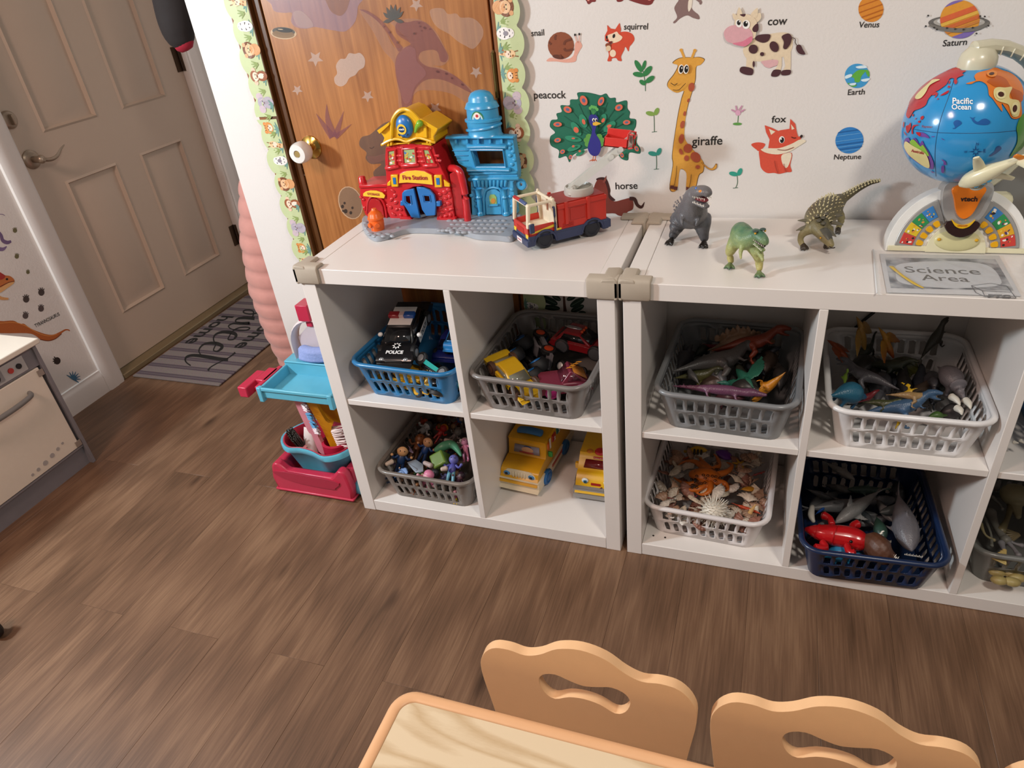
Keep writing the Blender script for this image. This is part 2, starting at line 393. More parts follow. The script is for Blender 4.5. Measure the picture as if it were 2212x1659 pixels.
# --- shelf units
SHM=M('#e6e1dc',.33,noise=.02,scale=8)
ST,SD=.038,.016
SCW=(SZ-2*ST-SD)/2
def shelf_unit(label,x0,y0,cols):
 t=thing('cube_shelf',label,'shelf',(x0,y0,0))
 Wd=2*ST+cols*SCW+(cols-1)*SD
 D=.39
 bv=dict(bevel=.0012,seg=2)
 for a in(0,Wd-ST):MB().box(a,a+ST,0,D,0,SZ).obj('side_panel',SHM,t,**bv)
 MB().box(ST+.0005,Wd-ST-.0005,.0005,D,SZ-ST,SZ-.0005).obj('top_panel',SHM,t,**bv)
 MB().box(ST+.0005,Wd-ST-.0005,.0005,D,.001,ST).obj('bottom_panel',SHM,t,**bv)
 for c in range(cols):
  xa=ST+c*(SCW+SD)
  MB().box(xa+.0003,xa+SCW-.0003,.003,D,SZ/2-SD/2,SZ/2+SD/2).obj('shelf_board',SHM,t,**bv)
  if c<cols-1:MB().box(xa+SCW,xa+SCW+SD,.0005,D,ST+.0003,SZ-ST-.0003).obj('divider',SHM,t,**bv)
 return t
shelf_unit('white four-cube shelf with the toy fire station and fire truck on top',0,0,2)
RX0,RY0=.7818,.001
su=shelf_unit('long white cube shelf with the globe and toy dinosaurs on top',RX0,RY0,4)
hm=MB()
for hx,hy in((.062,.035),(.092,.035)):hm.cyl((hx,hy,ST-.001),(hx,hy,ST+.0004),.0028,n=10)
hm.obj('peg_holes',M('#2b2520',.8),su)
FOAM=M('#b3a898',.75,noise=.06,bump=.15,bscale=500)
def protector(label,cx,cy,sx,sy):
 """L-shaped foam guard wrapped round a top corner; sx, sy point outwards"""
 L,Tt,Hh=.058,.007,.038
 prof=[]
 mb=MB()
 top=SZ
 def arm(along):
  sec=[(-.028,0),(-.024,.007),(0,.0085),(.006,.006),(.0085,0),(.0085,-Hh+.006),(.006,-Hh),(.0,-Hh),(0,0)]
  rows=[]
  for s_ in(-.0085,.006,L-.004,L):
   k=1 if s_<L else .9
   row=[]
   for o_,z_ in sec:
    oo=o_*k if o_>0 else o_
    if along=='x':row.append((cx-sx*s_,cy+sy*oo,top+z_*k+.0006))
    else:row.append((cx+sx*oo,cy-sy*s_,top+z_*k+.0006))
   rows.append(row)
  n=len(sec);vs=[p for r in rows for p in r]
  fs=[(i*n+k,i*n+(k+1)%n,(i+1)*n+(k+1)%n,(i+1)*n+k)for i in range(len(rows)-1)for k in range(n)]
  fs+=[tuple(range(n)),tuple(range((len(rows)-1)*n,len(rows)*n))]
  mb.add(vs,fs)
 arm('x');arm('y')
 return tag(mb.obj('corner_protector',FOAM,smooth=50,bevel=.002),label,'corner guard','foam corner protectors on the shelves')
protector('grey foam corner guard at the front left corner of the four-cube shelf',0,0,-1,-1)
protector('grey foam corner guard at the front right corner of the four-cube shelf',SZ,0,1,-1)
protector('grey foam corner guard at the back right corner of the four-cube shelf',SZ,.389,1,1)
protector('grey foam corner guard at the front left corner of the long shelf',RX0,RY0,-1,-1)
protector('grey foam corner guard at the back left corner of the long shelf',RX0,RY0+.389,-1,1)
# --- table and chairs
TAN=M('#e6b385',.42,noise=.03);TAN2=M('#e8bb8c',.5,noise=.03,bump=.12,bscale=900)
def rrect(x0,x1,y0,y1,r,n=6):
 out=[]
 for cx,cy,a in((x1-r,y1-r,0),(x0+r,y1-r,90),(x0+r,y0+r,180),(x1-r,y0+r,270)):
  for k in range(n+1):
   q=math.radians(a+90*k/n);out.append((cx+r*math.cos(q),cy+r*math.sin(q)))
 return out
def lammat():
 m,nt,p=newmat('pale_ash_laminate');tc=nd(nt,'ShaderNodeTexCoord');mp=nd(nt,'ShaderNodeMapping');mp.inputs['Scale'].default_value=(1.1,5.5,1);mp.inputs['Rotation'].default_value=(0,0,.5)
 nt.links.new(tc.outputs['Object'],mp.inputs['Vector'])
 n1=nd(nt,'ShaderNodeTexNoise',Scale=2.2,Detail=2.,Distortion=.6);nt.links.new(mp.outputs[0],n1.inputs['Vector'])
 ml=nd(nt,'ShaderNodeMath',operation='MULTIPLY');ml.inputs[1].default_value=15.;nt.links.new(n1.outputs['Fac'],ml.inputs[0])
 fr=nd(nt,'ShaderNodeMath',operation='PINGPONG');fr.inputs[1].default_value=1.;nt.links.new(ml.outputs[0],fr.inputs[0])
 no=nd(nt,'ShaderNodeTexNoise',Scale=70.,Detail=4.);nt.links.new(mp.outputs[0],no.inputs['Vector'])
 a=nd(nt,'ShaderNodeMath',operation='MULTIPLY_ADD');a.inputs[1].default_value=.35;nt.links.new(no.outputs['Fac'],a.inputs[0]);nt.links.new(fr.outputs[0],a.inputs[2])
 r=nd(nt,'ShaderNodeValToRGB');e=r.color_ramp.elements;e[0].position=.05;e[0].color=lin('#c4a880');e[1].position=.75;e[1].color=lin('#dfcbaa')
 nt.links.new(a.outputs[0],r.inputs[0]);nt.links.new(r.outputs[0],p.inputs['Base Color']);p.inputs['Roughness'].default_value=.45;return m
TX,TY,TZ=.614,-.796,.5
tb=thing('activity_table','low children\'s table with pale wood-grain top and tan rounded edge','table',(TX,TY,0))
mb=MB();o_=rrect(0,1.2,-.6,0,.035,8);i_=rrect(.019,1.181,-.581,-.019,.020,8)
rings=[(o_,-.022),(o_,-.006),(rrect(.003,1.197,-.597,-.003,.033,8),-.001),(rrect(.009,1.191,-.591,-.009,.028,8),.0012),(rrect(.016,1.184,-.584,-.016,.022,8),.0004),(i_,-.002),(i_,-.022)]
n_=len(o_);vs=[(a,b,TZ+h)for rg,h in rings for a,b in rg]
mb.add(vs,[(r*n_+k,r*n_+(k+1)%n_,(r+1)%len(rings)*n_+(k+1)%n_,(r+1)%len(rings)*n_+k)for r in range(len(rings))for k in range(n_)])
mb.obj('edge_banding',TAN,tb,smooth=60)
MB().add([(a,b,TZ-.0012)for a,b in i_]+[(a,b,TZ-.022)for a,b in i_],[tuple(range(n_)),tuple(range(n_,2*n_))[::-1]]).obj('table_top',lammat(),tb)
for a,b in((.08,-.08),(1.12,-.08),(.08,-.52),(1.12,-.52)):
 lg=MB().cyl((a,b,.02),(a,b,TZ-.022),.02,n=20).cyl((a,b,TZ-.03),(a,b,TZ-.022),.045,n=20).obj('leg',TAN,tb)
 MB().cyl((a,b,0),(a,b,.02),.026,.022,n=20).obj('foot',M('#8c7a66',.6),lg)
def chair(label,cx):
 t=thing('child_chair',label,'chair',(cx,-.738,0),group='tan chairs pushed under the activity table')
 out=[(-.128,.26),(-.142,.40),(-.151,.485),(-.146,.522),(-.128,.546),(-.104,.551),(-.080,.547),(-.058,.556),(-.032,.576),(0,.584)]
 out=out+[(-a,b)for a,b in out[-2::-1]]
 out=catmull(out,4,False);ou=out[:]
 hole=catmull([(-.064,.494),(-.058,.511),(-.040,.519),(-.018,.512),(0,.508),(.018,.512),(.040,.519),(.058,.511),(.064,.494),(.057,.472),(.043,.463),(.022,.475),(0,.479),(-.022,.475),(-.043,.463),(-.057,.472)],3)
 tr=tessellate_polygon([[Vector((a,b,0))for a,b in ou],[Vector((a,b,0))for a,b in hole]])
 A=ou+hole;N=len(A);bo=len(ou)
 vs=[(a,0,b)for a,b in A]+[(a,.014,b)for a,b in A]
 fs=[tuple(q)for q in tr]+[tuple(i+N for i in q[::-1])for q in tr]
 fs+=[(i,(i+1)%bo,N+(i+1)%bo,N+i)for i in range(bo)]
 hh=len(hole);fs+=[(bo+i,bo+(i+1)%hh,N+bo+(i+1)%hh,N+bo+i)for i in range(hh)]
 MB().add(vs,fs).obj('backrest',TAN2,t,bevel=.004,seg=3,smooth=60)
 sp=rrect(-.15,.15,-.29,.0,.04)
 MB().add([(a,b,.285)for a,b in sp]+[(a,b,.270)for a,b in sp],[tuple(range(len(sp))),tuple(range(len(sp),2*len(sp)))[::-1]]+[(k,(k+1)%len(sp),len(sp)+(k+1)%len(sp),len(sp)+k)for k in range(len(sp))]).obj('seat',TAN2,t,bevel=.003)
 for a,b in((-.12,-.26),(.12,-.26),(-.12,-.02),(.12,-.02)):
  MB().cyl((a*1.08,b,0),(a,b,.27),.012,.014,n=14).obj('leg',TAN,t)
chair('tan child chair at the left end of the table, two chairs to its right',.868)
chair('tan child chair in the middle of the three at the table',1.187)
chair('tan child chair only just showing at the right edge of the photo',1.506)
# --- play kitchen
KX,KY=-1.073,.011
GREY=M('#7e7b80',.5);KW=M('#e4dacb',.35,noise=.03)
kt=thing('play_kitchen','toy kitchen unit with white oven door and grey frame beside the entrance','play kitchen',(KX,KY,0))
D_=KX-WX-.016
MB().box(-D_,.004,-.012,0,0,.462).obj('side_panel',GREY,kt,bevel=.001)
MB().box(-D_,.004,-.92,-.908,0,.462).obj('side_panel',GREY,kt,bevel=.001)
MB().box(-D_,-.02,-.908,-.012,.0,.458).obj('body',GREY,kt)
MB().box(-.02,-.012,-.908,-.012,0,.072).obj('kick_board',GREY,kt)
MB().box(-.02,-.004,-.908,-.012,.395,.460).obj('control_panel',GREY,kt)
MB().box(-.02,-.002,-.908,-.012,.072,.078).obj('rail',GREY,kt)
MB().box(-D_-.003,.016,-.93,.012,.463,.480).obj('worktop',KW,kt,bevel=.003)
dr=MB().box(-.018,-.001,-.47,-.022,.080,.392).obj('oven_door',KW,kt,bevel=.002)
for z_ in(.095,.375):MB().box(-.002,.003,-.034,-.014,z_-.012,z_+.008).obj('hinge',M('#a79c93',.5,.5),kt)
dm=M('#aaa5a2',.5)
for k,(dy,dz,r_)in enumerate(((-.070,.128,.0045),(-.092,.121,.0062),(-.118,.114,.0080),(-.148,.107,.0085),(-.177,.103,.0062),(-.200,.100,.0048))):
 MB().cyl((-.001,dy,dz),(.0002,dy,dz),r_,n=20).obj('dot_print',dm,dr)
MB().loft([(.0,-.085,.335),(.018,-.095,.334),(.026,-.14,.332),(.028,-.20,.331),(.026,-.27,.332),(.018,-.315,.334),(.0,-.325,.335)],(.007,.0085),10,sm=3).obj('handle',M('#7c7a78',.4),dr)
cp=MB().box(-.004,-.001,-.40,-.050,.402,.452).obj('control_plate',M('#b5b3b2',.45),kt,bevel=.001)
MB().box(-.001,.0004,-.23,-.128,.410,.444).obj('display',M('#8b8a8c',.35),cp)
mb=MB();put_text(mb,':20',(.0008,-.188,.4145),(.0008,-.138,.4145),(0,0,1),hs=1.05,bold=.02);mb.obj('display_digits',M('#1d1c1e',.5),cp)
MB().cyl((-.001,-.102,.427),(.003,-.102,.427),.0085,n=18).obj('red_button',M('#b23b34',.4),cp)
MB().cyl((-.001,-.074,.427),(.003,-.074,.427),.0085,n=18).obj('black_button',M('#1c1b1c',.4),cp)
MB().loft([(-.18+.05*math.cos(a*PI/10),-.170+.05*math.sin(a*PI/10),.486)for a in range(20)],(.009,.006),10,closed=True).obj('burner_ring',M('#77757a',.45),kt)
# --- door mat
MX0,MX1,MY0,MY1=-1.385,-.940,.512,1.285
def matmat():
 m,nt,p=newmat('striped_doormat');tc=nd(nt,'ShaderNodeTexCoord');sp=nd(nt,'ShaderNodeSeparateXYZ');nt.links.new(tc.outputs['Object'],sp.inputs[0])
 mo=nd(nt,'ShaderNodeMath',operation='MULTIPLY_ADD');mo.inputs[1].default_value=1/.066;mo.inputs[2].default_value=20.15;nt.links.new(sp.outputs[1],mo.inputs[0])
 fr=nd(nt,'ShaderNodeMath',operation='FRACT');nt.links.new(mo.outputs[0],fr.inputs[0])
 r=nd(nt,'ShaderNodeValToRGB');r.color_ramp.interpolation='CONSTANT';e=r.color_ramp.elements
 e[0].position=0;e[0].color=lin('#8a7d78');e[1].position=.52;e[1].color=lin('#5f5057')
 for ps,c in((.68,'#75686b'),(.76,'#5f5057'),(.92,'#8a7d78')):q=e.new(ps);q.color=lin(c)
 nt.links.new(fr.outputs[0],r.inputs[0]);no=nd(nt,'ShaderNodeTexNoise',Scale=220.,Detail=3.);nt.links.new(tc.outputs['Object'],no.inputs['Vector'])
 mx=nd(nt,'ShaderNodeMix',data_type='RGBA',blend_type='MULTIPLY');mx.inputs[0].default_value=.5;nt.links.new(r.outputs[0],mx.inputs[6]);nt.links.new(no.outputs['Color'],mx.inputs[7])
 nt.links.new(mx.outputs[2],p.inputs['Base Color']);p.inputs['Roughness'].default_value=.95
 b=nd(nt,'ShaderNodeBump',Strength=.6,Distance=.002);nt.links.new(no.outputs['Fac'],b.inputs['Height']);nt.links.new(b.outputs[0],p.inputs['Normal']);return m
mt_=thing('door_mat','grey striped door mat with black script lettering at the entrance door','door mat',((MX0+MX1)/2,(MY0+MY1)/2,0))
mcx,mcy=(MX0+MX1)/2,(MY0+MY1)/2
MB().box(MX0-mcx,MX1-mcx,MY0-mcy,MY1-mcy,.0005,.009).obj('mat_body',matmat(),mt_,bevel=.003)
INK=M('#15120f',.9)
def ribbon(mb,pts,wd,conv,sm=5):
 """stroke of varying width through 2D points, mapped to space by conv"""
 wd=wd if isinstance(wd,(list,tuple))else[wd]*len(pts)
 q=catmull([(a,b,c)for(a,b),c in zip(pts,wd)],sm,False)if len(pts)>2 else[(a,b,c)for(a,b),c in zip(pts,wd)]
 L,R_=[],[]
 for i in range(len(q)):
  a=q[max(0,i-1)];b=q[min(len(q)-1,i+1)];d=(b[0]-a[0],b[1]-a[1]);l=math.hypot(*d)or 1
  nx,ny=-d[1]/l*q[i][2]/2,d[0]/l*q[i][2]/2
  L.append(conv(q[i][0]+nx,q[i][1]+ny));R_.append(conv(q[i][0]-nx,q[i][1]-ny))
 n=len(q);mb.add(L+R_,[(i,i+1,n+i+1,n+i)for i in range(n-1)])
off_=Vector((mcx,mcy,0))
cz=lambda a,b:px(400+a/6.38,600+b/6.38,z=.0098)-off_
mb=MB()
for pts,wd in(([(1040,470),(960,490),(900,500),(830,490),(800,470),(830,445),(900,445),(940,470),(935,520),(910,560)],12),
    ([(955,560),(820,550),(740,560),(700,580),(690,605)],[34,30,20,12,10]),([(690,605),(780,620),(890,625),(760,630),(660,630),(600,660),(610,690),(660,715)],[8,14,30,24,14,10,9,8]),
    ([(660,715),(760,725),(850,720),(890,695),(850,680),(760,685),(690,710),(640,750)],11),
    ([(640,750),(590,840),(620,855),(670,845),(700,800),(680,770),(600,750),(500,750),(420,780),(390,830),(400,880),(430,905)],[8,10,11,12,26,34,34,24,16,12,10,8]),
    ([(430,905),(390,990),(410,1010),(450,1010),(500,970),(500,935),(430,905),(330,900),(250,920),(200,970),(190,1020),(220,1065)],[8,10,11,14,26,34,34,24,16,12,10,8]),
    ([(590,1128),(480,1120),(330,1095),(200,1075),(90,1070),(20,1090),(0,1130),(20,1170),(75,1210)],[30,34,36,32,26,20,14,12,10]),
    ([(690,1030),(600,1100),(500,1150),(400,1200),(340,1240),(315,1280)],[18,8,8,9,10,20])):ribbon(mb,pts,[w_*1.35+2 for w_ in(wd if isinstance(wd,list)else[wd]*len(pts))],cz)
mb.obj('script_lettering',INK,mt_)
for q in(px(498,683,z=.0098),):
 ya,yb=q.y,px(404,742,z=.0098).y
 for xl in(q.x-.045,q.x+.225):
  mb=MB();put_text(mb,'home',Vector((xl,ya,.0098))-off_,Vector((xl,yb,.0098))-off_,(1,0,0),hs=.8,bold=.02);mb.obj('home_lettering',INK,mt_)
# --- coats in the entry
PK=M('#c98d82',.8,noise=.08,bump=.9,bscale=38,fuzz=.3)
mb=MB();path=[];rd=[]
zz=.09
ctrl=[(.09,-.565,.10,.14),(.25,-.565,.125,.16),(.42,-.56,.135,.17),(.60,-.55,.115,.16),(.74,-.535,.085,.14),(.86,-.52,.06,.11)]
def ci(z):
 for(a,*p),(b,*q)in zip(ctrl,ctrl[1:]):
  if a<=z<=b:t=(z-a)/(b-a);return[x+(y-x)*t for x,y in zip(p,q)]
 return ctrl[-1][1:]
while zz<.86:
 for k in range(6):
  z_=zz+.060*k/6;x_,rx,ry=ci(min(z_,.86));bl=math.sin(PI*k/6)**.6*.008
  path.append((x_,.655,z_));rd.append((rx+bl,ry+bl))
 zz+=.060
mb.loft(path,[(b,a)for a,b in rd],28,up=(1,0,0))
ct=mb.obj('puffer_coat',PK,smooth=80);tag(ct,'pink quilted puffer coat hanging round the wall corner beside the door mat','coat')
jk=thing('dark_jacket','black jacket sleeve with red cuff hanging above the entrance door','jacket',(-.60,.62,1.19))
BK=M('#241d1c',.85,noise=.1,bump=.3,bscale=90)
MB().loft([(-.085,0,.025),(-.088,0,.05),(-.082,0,.09),(-.068,0,.17),(-.058,.0,.27),(-.02,0,.42),(.04,0,.55)],[(.040,.036),(.049,.046),(.056,.052),(.058,.054),(.056,.053),(.07,.06),(.06,.08)],16,up=(0,1,0),sm=3).obj('sleeve',BK,jk)
MB().loft([(-.080,0,.012),(-.083,0,.020),(-.086,0,.030)],[(.032,.026),(.033,.028),(.033,.028)],16,up=(0,1,0)).obj('cuff',M('#a01830',.8),jk)
MB().loft([(.06,.10,.02),(.07,.12,.10),(.07,.14,.25),(.07,.14,.50),(.10,.14,.66)],[(.05,.04),(.08,.075),(.10,.085),(.11,.085),(.09,.05)],16,up=(0,1,0),sm=3).obj('body',BK,jk)
cw=thing('caster','small black rounded rubber caster at the left edge of the floor','caster',(-.72,-.648,0))
MB().lathe([(0,-.012),(.024,-.012),(.03,-.006),(.03,.006),(.024,.012),(0,.012)],24,Matrix.Translation((0,0,.0302))@Matrix.Rotation(PI/2,4,'X')).obj('wheel',M('#161616',.5),cw)
MB().box(-.012,.012,-.018,.018,.055,.07).cyl((0,0,.065),(0,0,.09),.006).obj('bracket',M('#222222',.4,.5),cw)
# --- toy cleaning cart
CRED=M('#c02c4a',.38,coat=.1);CBLU=M('#5fb3cc',.35);CWHT=M('#e8dcdc',.4)
CX,CY=-.180,.014
ca=thing('cleaning_cart','red and blue toy cleaning trolley squeezed beside the four-cube shelf','toy cart',(CX,CY,0))
bw=.136
prof=[(-bw,.012),(-bw-.006,.05),(-bw+.004,.095),(-bw+.012,.108),(-bw+.03,.112),(-bw+.048,.095),(-bw+.06,.084),(bw-.06,.084),(bw-.048,.095),(bw-.03,.116),(bw-.012,.114),(bw-.003,.098),(bw+.004,.05),(bw,.012)]
mb=MB().prism(prof,0,.03).prism(prof,.20,.23).box(-bw,-bw+.03,.03,.20,.012,.098).box(bw-.03,bw,.03,.20,.012,.1).box(-bw+.02,bw-.02,.03,.2,.012,.03)
mb.obj('base',CRED,ca,bevel=.008,seg=3)
MB().prism(catmull([(-bw+.02,.084),(bw-.045,.078),(bw-.05,.05),(bw-.065,.044),(-.02,.046),(-bw+.04,.058)],4),-.004,.002).obj('front_recess',M('#a8243f',.4),ca,bevel=.002)
MB().prism([(-bw-.003,.006),(bw+.003,.006),(bw+.003,.014),(-bw-.003,.014)],-.004,.24).obj('base_lip',CRED,ca,bevel=.003)
for x_ in(-bw+.01,bw+.004):
 for y_ in(.05,.18):MB().cyl((x_-.008,y_,.028),(x_+.012,y_,.028),.028,n=24).obj('wheel',CBLU,ca,bevel=.003)
tz=.372
tr=MB()
tr.box(-.094,.145,.022,.028,tz-.034,tz).box(-.094,.145,.15,.156,tz-.034,tz+.012).box(-.094,-.086,.022,.156,tz-.034,tz+.002).box(.137,.145,.022,.156,tz-.034,tz+.002).box(-.09,.14,.025,.153,tz-.036,tz-.030)
tr.box(-.098,.148,.016,.024,tz-.008,tz+.003).box(-.1,-.085,.014,.03,tz-.044,tz+.004).box(.133,.148,.014,.03,tz-.044,tz+.004).box(-.094,.145,.15,.20,tz+.006,tz+.014)
t1=tr.obj('tray',CBLU,ca,bevel=.0025)
hb=MB().box(-.16,-.13,.008,.105,tz-.030,tz+.004).box(-.132,-.096,.055,.125,tz-.030,tz+.004).box(-.108,-.094,.02,.14,tz-.022,tz+.004)
hb.obj('side_hook',CRED,ca,bevel=.003)
ar=MB();ac=[(-.062+.085-.085*math.cos(q),.19,tz+.06+.085*math.sin(q))for q in[PI*k/16 for k in range(17)]]
ar.loft([(-.04,.19,.10),(-.05,.19,.20),(-.058,.19,.30),(-.062,.19,tz+.05)]+ac+[(.108,.19,tz)],(.006,.022),8,up=(0,1,0)).obj('arch_frame',CWHT,ca,smooth=30)
MB().prism([(-.03,.2),(.09,.2),(.10,tz+.1),(.06,tz+.13),(.0,tz+.12),(-.045,tz+.08)],.186,.194).obj('arch_panel',M('#d8cdd2',.3,alpha=.75),ca)
MB().box(-.01,.03,.165,.215,tz+.145,tz+.195).box(.0,.02,.18,.2,tz+.12,tz+.15).obj('top_block',CRED,ca,bevel=.002)
bk=thing('toy_bucket','blue peanut-shaped bucket with red insert in the cleaning trolley','bucket',(CX,CY,.006));bk.scale=(1,1,.84)
def peanut(s,z,dx=0,dy=0):
 pts=catmull([(-.128,.105),(-.115,.055),(-.075,.026),(-.03,.030),(.015,.024),(.07,.008),(.115,.035),(.135,.09),(.125,.15),(.08,.185),(.0,.19),(-.08,.175)],4)
 return[(a*s+dx,.1+(b-.1)*s+dy,z)for a,b in pts]
rings=[peanut(.62,.034),peanut(.66,.05),peanut(.90,.152),peanut(.97,.156),peanut(1.0,.158),peanut(1.0,.176),peanut(.97,.180),peanut(.93,.178)]
N=len(rings[0]);mb=MB().add([p for r in rings for p in r],[(i*N+k,i*N+(k+1)%N,(i+1)*N+(k+1)%N,(i+1)*N+k)for i in range(len(rings)-1)for k in range(N)]+[tuple(range(N))[::-1]])
mb.obj('bucket_body',CBLU,bk,smooth=50)
rings=[peanut(.935,.179),peanut(.90,.181),peanut(.87,.178),peanut(.82,.13),peanut(.75,.10)]
MB().add([p for r in rings for p in r],[(i*N+k,i*N+(k+1)%N,(i+1)*N+(k+1)%N,(i+1)*N+k)for i in range(len(rings)-1)for k in range(N)]+[tuple(range((len(rings)-1)*N,len(rings)*N))]).obj('insert',M('#a81c38',.4),bk,smooth=50)
MB().lathe([(.044,.100),(.044,.174),(.036,.176),(.034,.165),(.032,.104),(0,.104)],24,Matrix.Translation((.055,.098,0))).obj('cup_divider',M('#b01f3c',.4),bk)
def bristles(mb,o,dirv,a,b,na,nb,ln,sp=.25):
 for i in range(na):
  for j in range(nb):
   p=Vector(o)+Vector(a)*(i/max(1,na-1)-.5)+Vector(b)*(j/max(1,nb-1)-.5)
   d=(Vector(dirv)+Vector((random.uniform(-sp,sp),random.uniform(-sp,sp),random.uniform(-sp,sp)))).normalized()*ln
   mb.cyl(p,p+d,.0028,.0012,n=5)
pb=thing('scrub_brush','pink scrubbing brush with white and blue bristles standing in the bucket','brush',(CX+.010,CY+.085,.110),rot=(.10,-.06,-.15))
MB().prism(catmull([(-.016,.0),(.012,.0),(.013,.07),(.020,.085),(.022,.19),(.014,.204),(-.012,.204),(-.020,.19),(-.022,.085),(-.013,.07)],3),-.006,.006).obj('handle',M('#d98a96',.45),pb,bevel=.003)
for h_,c_ in((.185,'#eee2e6'),(.150,'#5b9ec9'),(.118,'#5b9ec9'),(.096,'#eee2e6')):
 m_=MB();bristles(m_,(.012,-.006,h_),(1,-.25,.1),(0,.008,0),(0,0,.02),3,4,.022,.15);tag(m_.obj('bristle_row',M(c_,.6),pb),kind='stuff')
yb=thing('dish_brush','yellow handled brush with white bristles leaning in the bucket','brush',(CX+.060,CY+.088,.115),rot=(.05,-.10,.3))
MB().prism(catmull([(-.012,0),(.008,0),(.012,.09),(.024,.11),(.008,.125),(.000,.20),(-.010,.21),(-.022,.205),(-.024,.19),(-.014,.1)],3),-.008,.008).obj('handle',M('#d08a12',.35),yb,bevel=.003)
m_=MB();bristles(m_,(.012,-.002,.055),(1,-.2,.12),(0,.022,0),(0,0,.065),5,11,.034,.14);tag(m_.obj('bristle_row',M('#efdcd8',.6),yb),kind='stuff')
db=thing('dustpan_brush','small pink hand brush with dark grey bristles lying in the bucket','brush',(CX-.075,CY+.085,.135),rot=(.5,.2,-.6))
MB().prism(catmull([(-.03,-.008),(.03,-.008),(.032,.002),(-.032,.002)],2),-.012,.012).obj('handle',M('#d98a96',.45),db,bevel=.002)
m_=MB();bristles(m_,(0,0,.002),(.1,.2,1),(.056,0,0),(0,.020,0),14,5,.048,.06);tag(m_.obj('bristle_row',M('#4a4641',.7),db),kind='stuff')
tu=thing('spray_bottle','white plastic tube bottle lying in the bucket between the brushes','bottle',(CX-.040,CY+.095,.105),rot=(.15,.25,0))
MB().loft([(0,0,0),(0,0,.03),(0,0,.075),(0,0,.095)],[(.026,.02),(.025,.018),(.020,.010),(.018,.003)],16,up=(0,1,0)).obj('tube',M('#e9dcd8',.45),tu)
MB().cyl((0,0,-.014),(0,0,.0),.014,.016).obj('cap',M('#d9cfcb',.4),tu)
sg=thing('caution_sign','yellow toy wet-floor sign standing behind the bucket','toy sign',(CX,CY,-.045))
sp_=catmull([(-.075,.215),(-.105,.22),(-.112,.245),(-.10,.25),(-.06,.255),(-.045,.275),(-.04,.33),(.10,.335),(.12,.2),(.10,.19),(-.02,.205)],3)
MB().prism(sp_,.178,.192).obj('sign_board',M('#cc8a16',.35),sg,bevel=.003)
mb=MB();cv=lambda a,b:Vector((a,.1775,b))
ribbon(mb,[(.005,.305),(.02,.318),(.045,.312),(.085,.275),(.082,.258),(.045,.262),(.01,.29),(.005,.305)],.003,cv)
for i_,s_ in enumerate(('caution','wet floor')):put_text(mb,s_,(.018,.1775,.296-i_*.014),(.062,.1775,.276-i_*.010),(.4,0,1))
mb.obj('sign_print',M('#6d2414',.5),sg)
lr=MB().loft([(CX-.075+.022*math.cos(q),CY+.165,.212+.03*math.sin(q))for q in[2*PI*k/20 for k in range(20)]],.004,8,closed=True,up=(0,1,0))
tag(lr.obj('plastic_ring',M('#8a6fb0',.4)),'purple plastic ring hanging behind the blue bucket','ring')
cl=MB();
for k in range(3):cl.loft([(CX-.035,CY+.165+k*.006,tz+.026+k*.011),(CX+.01,CY+.158,tz+.028+k*.012),(CX+.06,CY+.165,tz+.030+k*.011),(CX+.10,CY+.17,tz+.028+k*.01)],[(.016,.010),(.018,.012),(.018,.012),(.014,.009)],12,sm=3)
tag(cl.obj('cleaning_cloth',M('#93a3d6',.95,noise=.15,scale=150,bump=.8,bscale=400),remesh=.004),'folded pale blue terry cloth on the trolley tray','cloth')
# --- wall stickers
def zoomer(ox,oy,s):return lambda*p:[(ox+a/s,oy+b/s)for a,b in p]
def ell(cx,cy,rx,ry,rot=0.,n=20,a0=0,a1=360):
 c,s=math.cos(math.radians(rot)),math.sin(math.radians(rot));o=[]
 m=n if a1-a0>=360 else n+1
 for k in range(m):
  q=math.radians(a0+(a1-a0)*k/n);a,b=rx*math.cos(q),ry*math.sin(q);o.append((cx+a*c-b*s,cy+a*s+b*c))
 return o
def stroke(pts,w_,sm=4):
 w_=w_ if isinstance(w_,(list,tuple))else[w_]*len(pts);L,R_=[],[]
 q=catmull([(a,b,c)for(a,b),c in zip(pts,w_)],sm,False)if len(pts)>2 else[(a,b,c)for(a,b),c in zip(pts,w_)]
 for i in range(len(q)):
  a,b=q[max(0,i-1)],q[min(len(q)-1,i+1)];dx,dy=b[0]-a[0],b[1]-a[1];l=math.hypot(dx,dy)or 1
  L.append((q[i][0]-dy/l*q[i][2]/2,q[i][1]+dx/l*q[i][2]/2));R_.append((q[i][0]+dy/l*q[i][2]/2,q[i][1]-dx/l*q[i][2]/2))
 return L+R_[::-1]
def star(cx,cy,r,rot=0.,k=.45,n=5):
 return[(cx+(r if i%2==0 else r*k)*math.cos(rot+PI*i/n),cy+(r if i%2==0 else r*k)*math.sin(rot+PI*i/n))for i in range(2*n)]
def sticker(name,label,cat,layers,Zf,surf='back',group=None,alpha=1.,rough=.5):
 """flat printed sticker: layers of (colour, zoomed outline, smooth) stacked on a wall plane"""
 mb=MB()
 for k,(c,pts,sm)in enumerate(layers):
  p=Zf(*(catmull(pts,4)if sm else pts));e=.0006+k*.00018
  if surf=='back':q=[px(u,v,y=WY-e)for u,v in p]
  elif surf=='door':q=[px(u,v,y=DY-e)for u,v in p]
  else:q=[px(u,v,x=WX+e)for u,v in p]
  mb.mat(M(c,rough,alpha=alpha if not isinstance(c,tuple)else 1,noise=.10,scale=220));mb.fill(q)
 return tag(mb.obj(name,smooth=0,recal=False),label,cat,group)
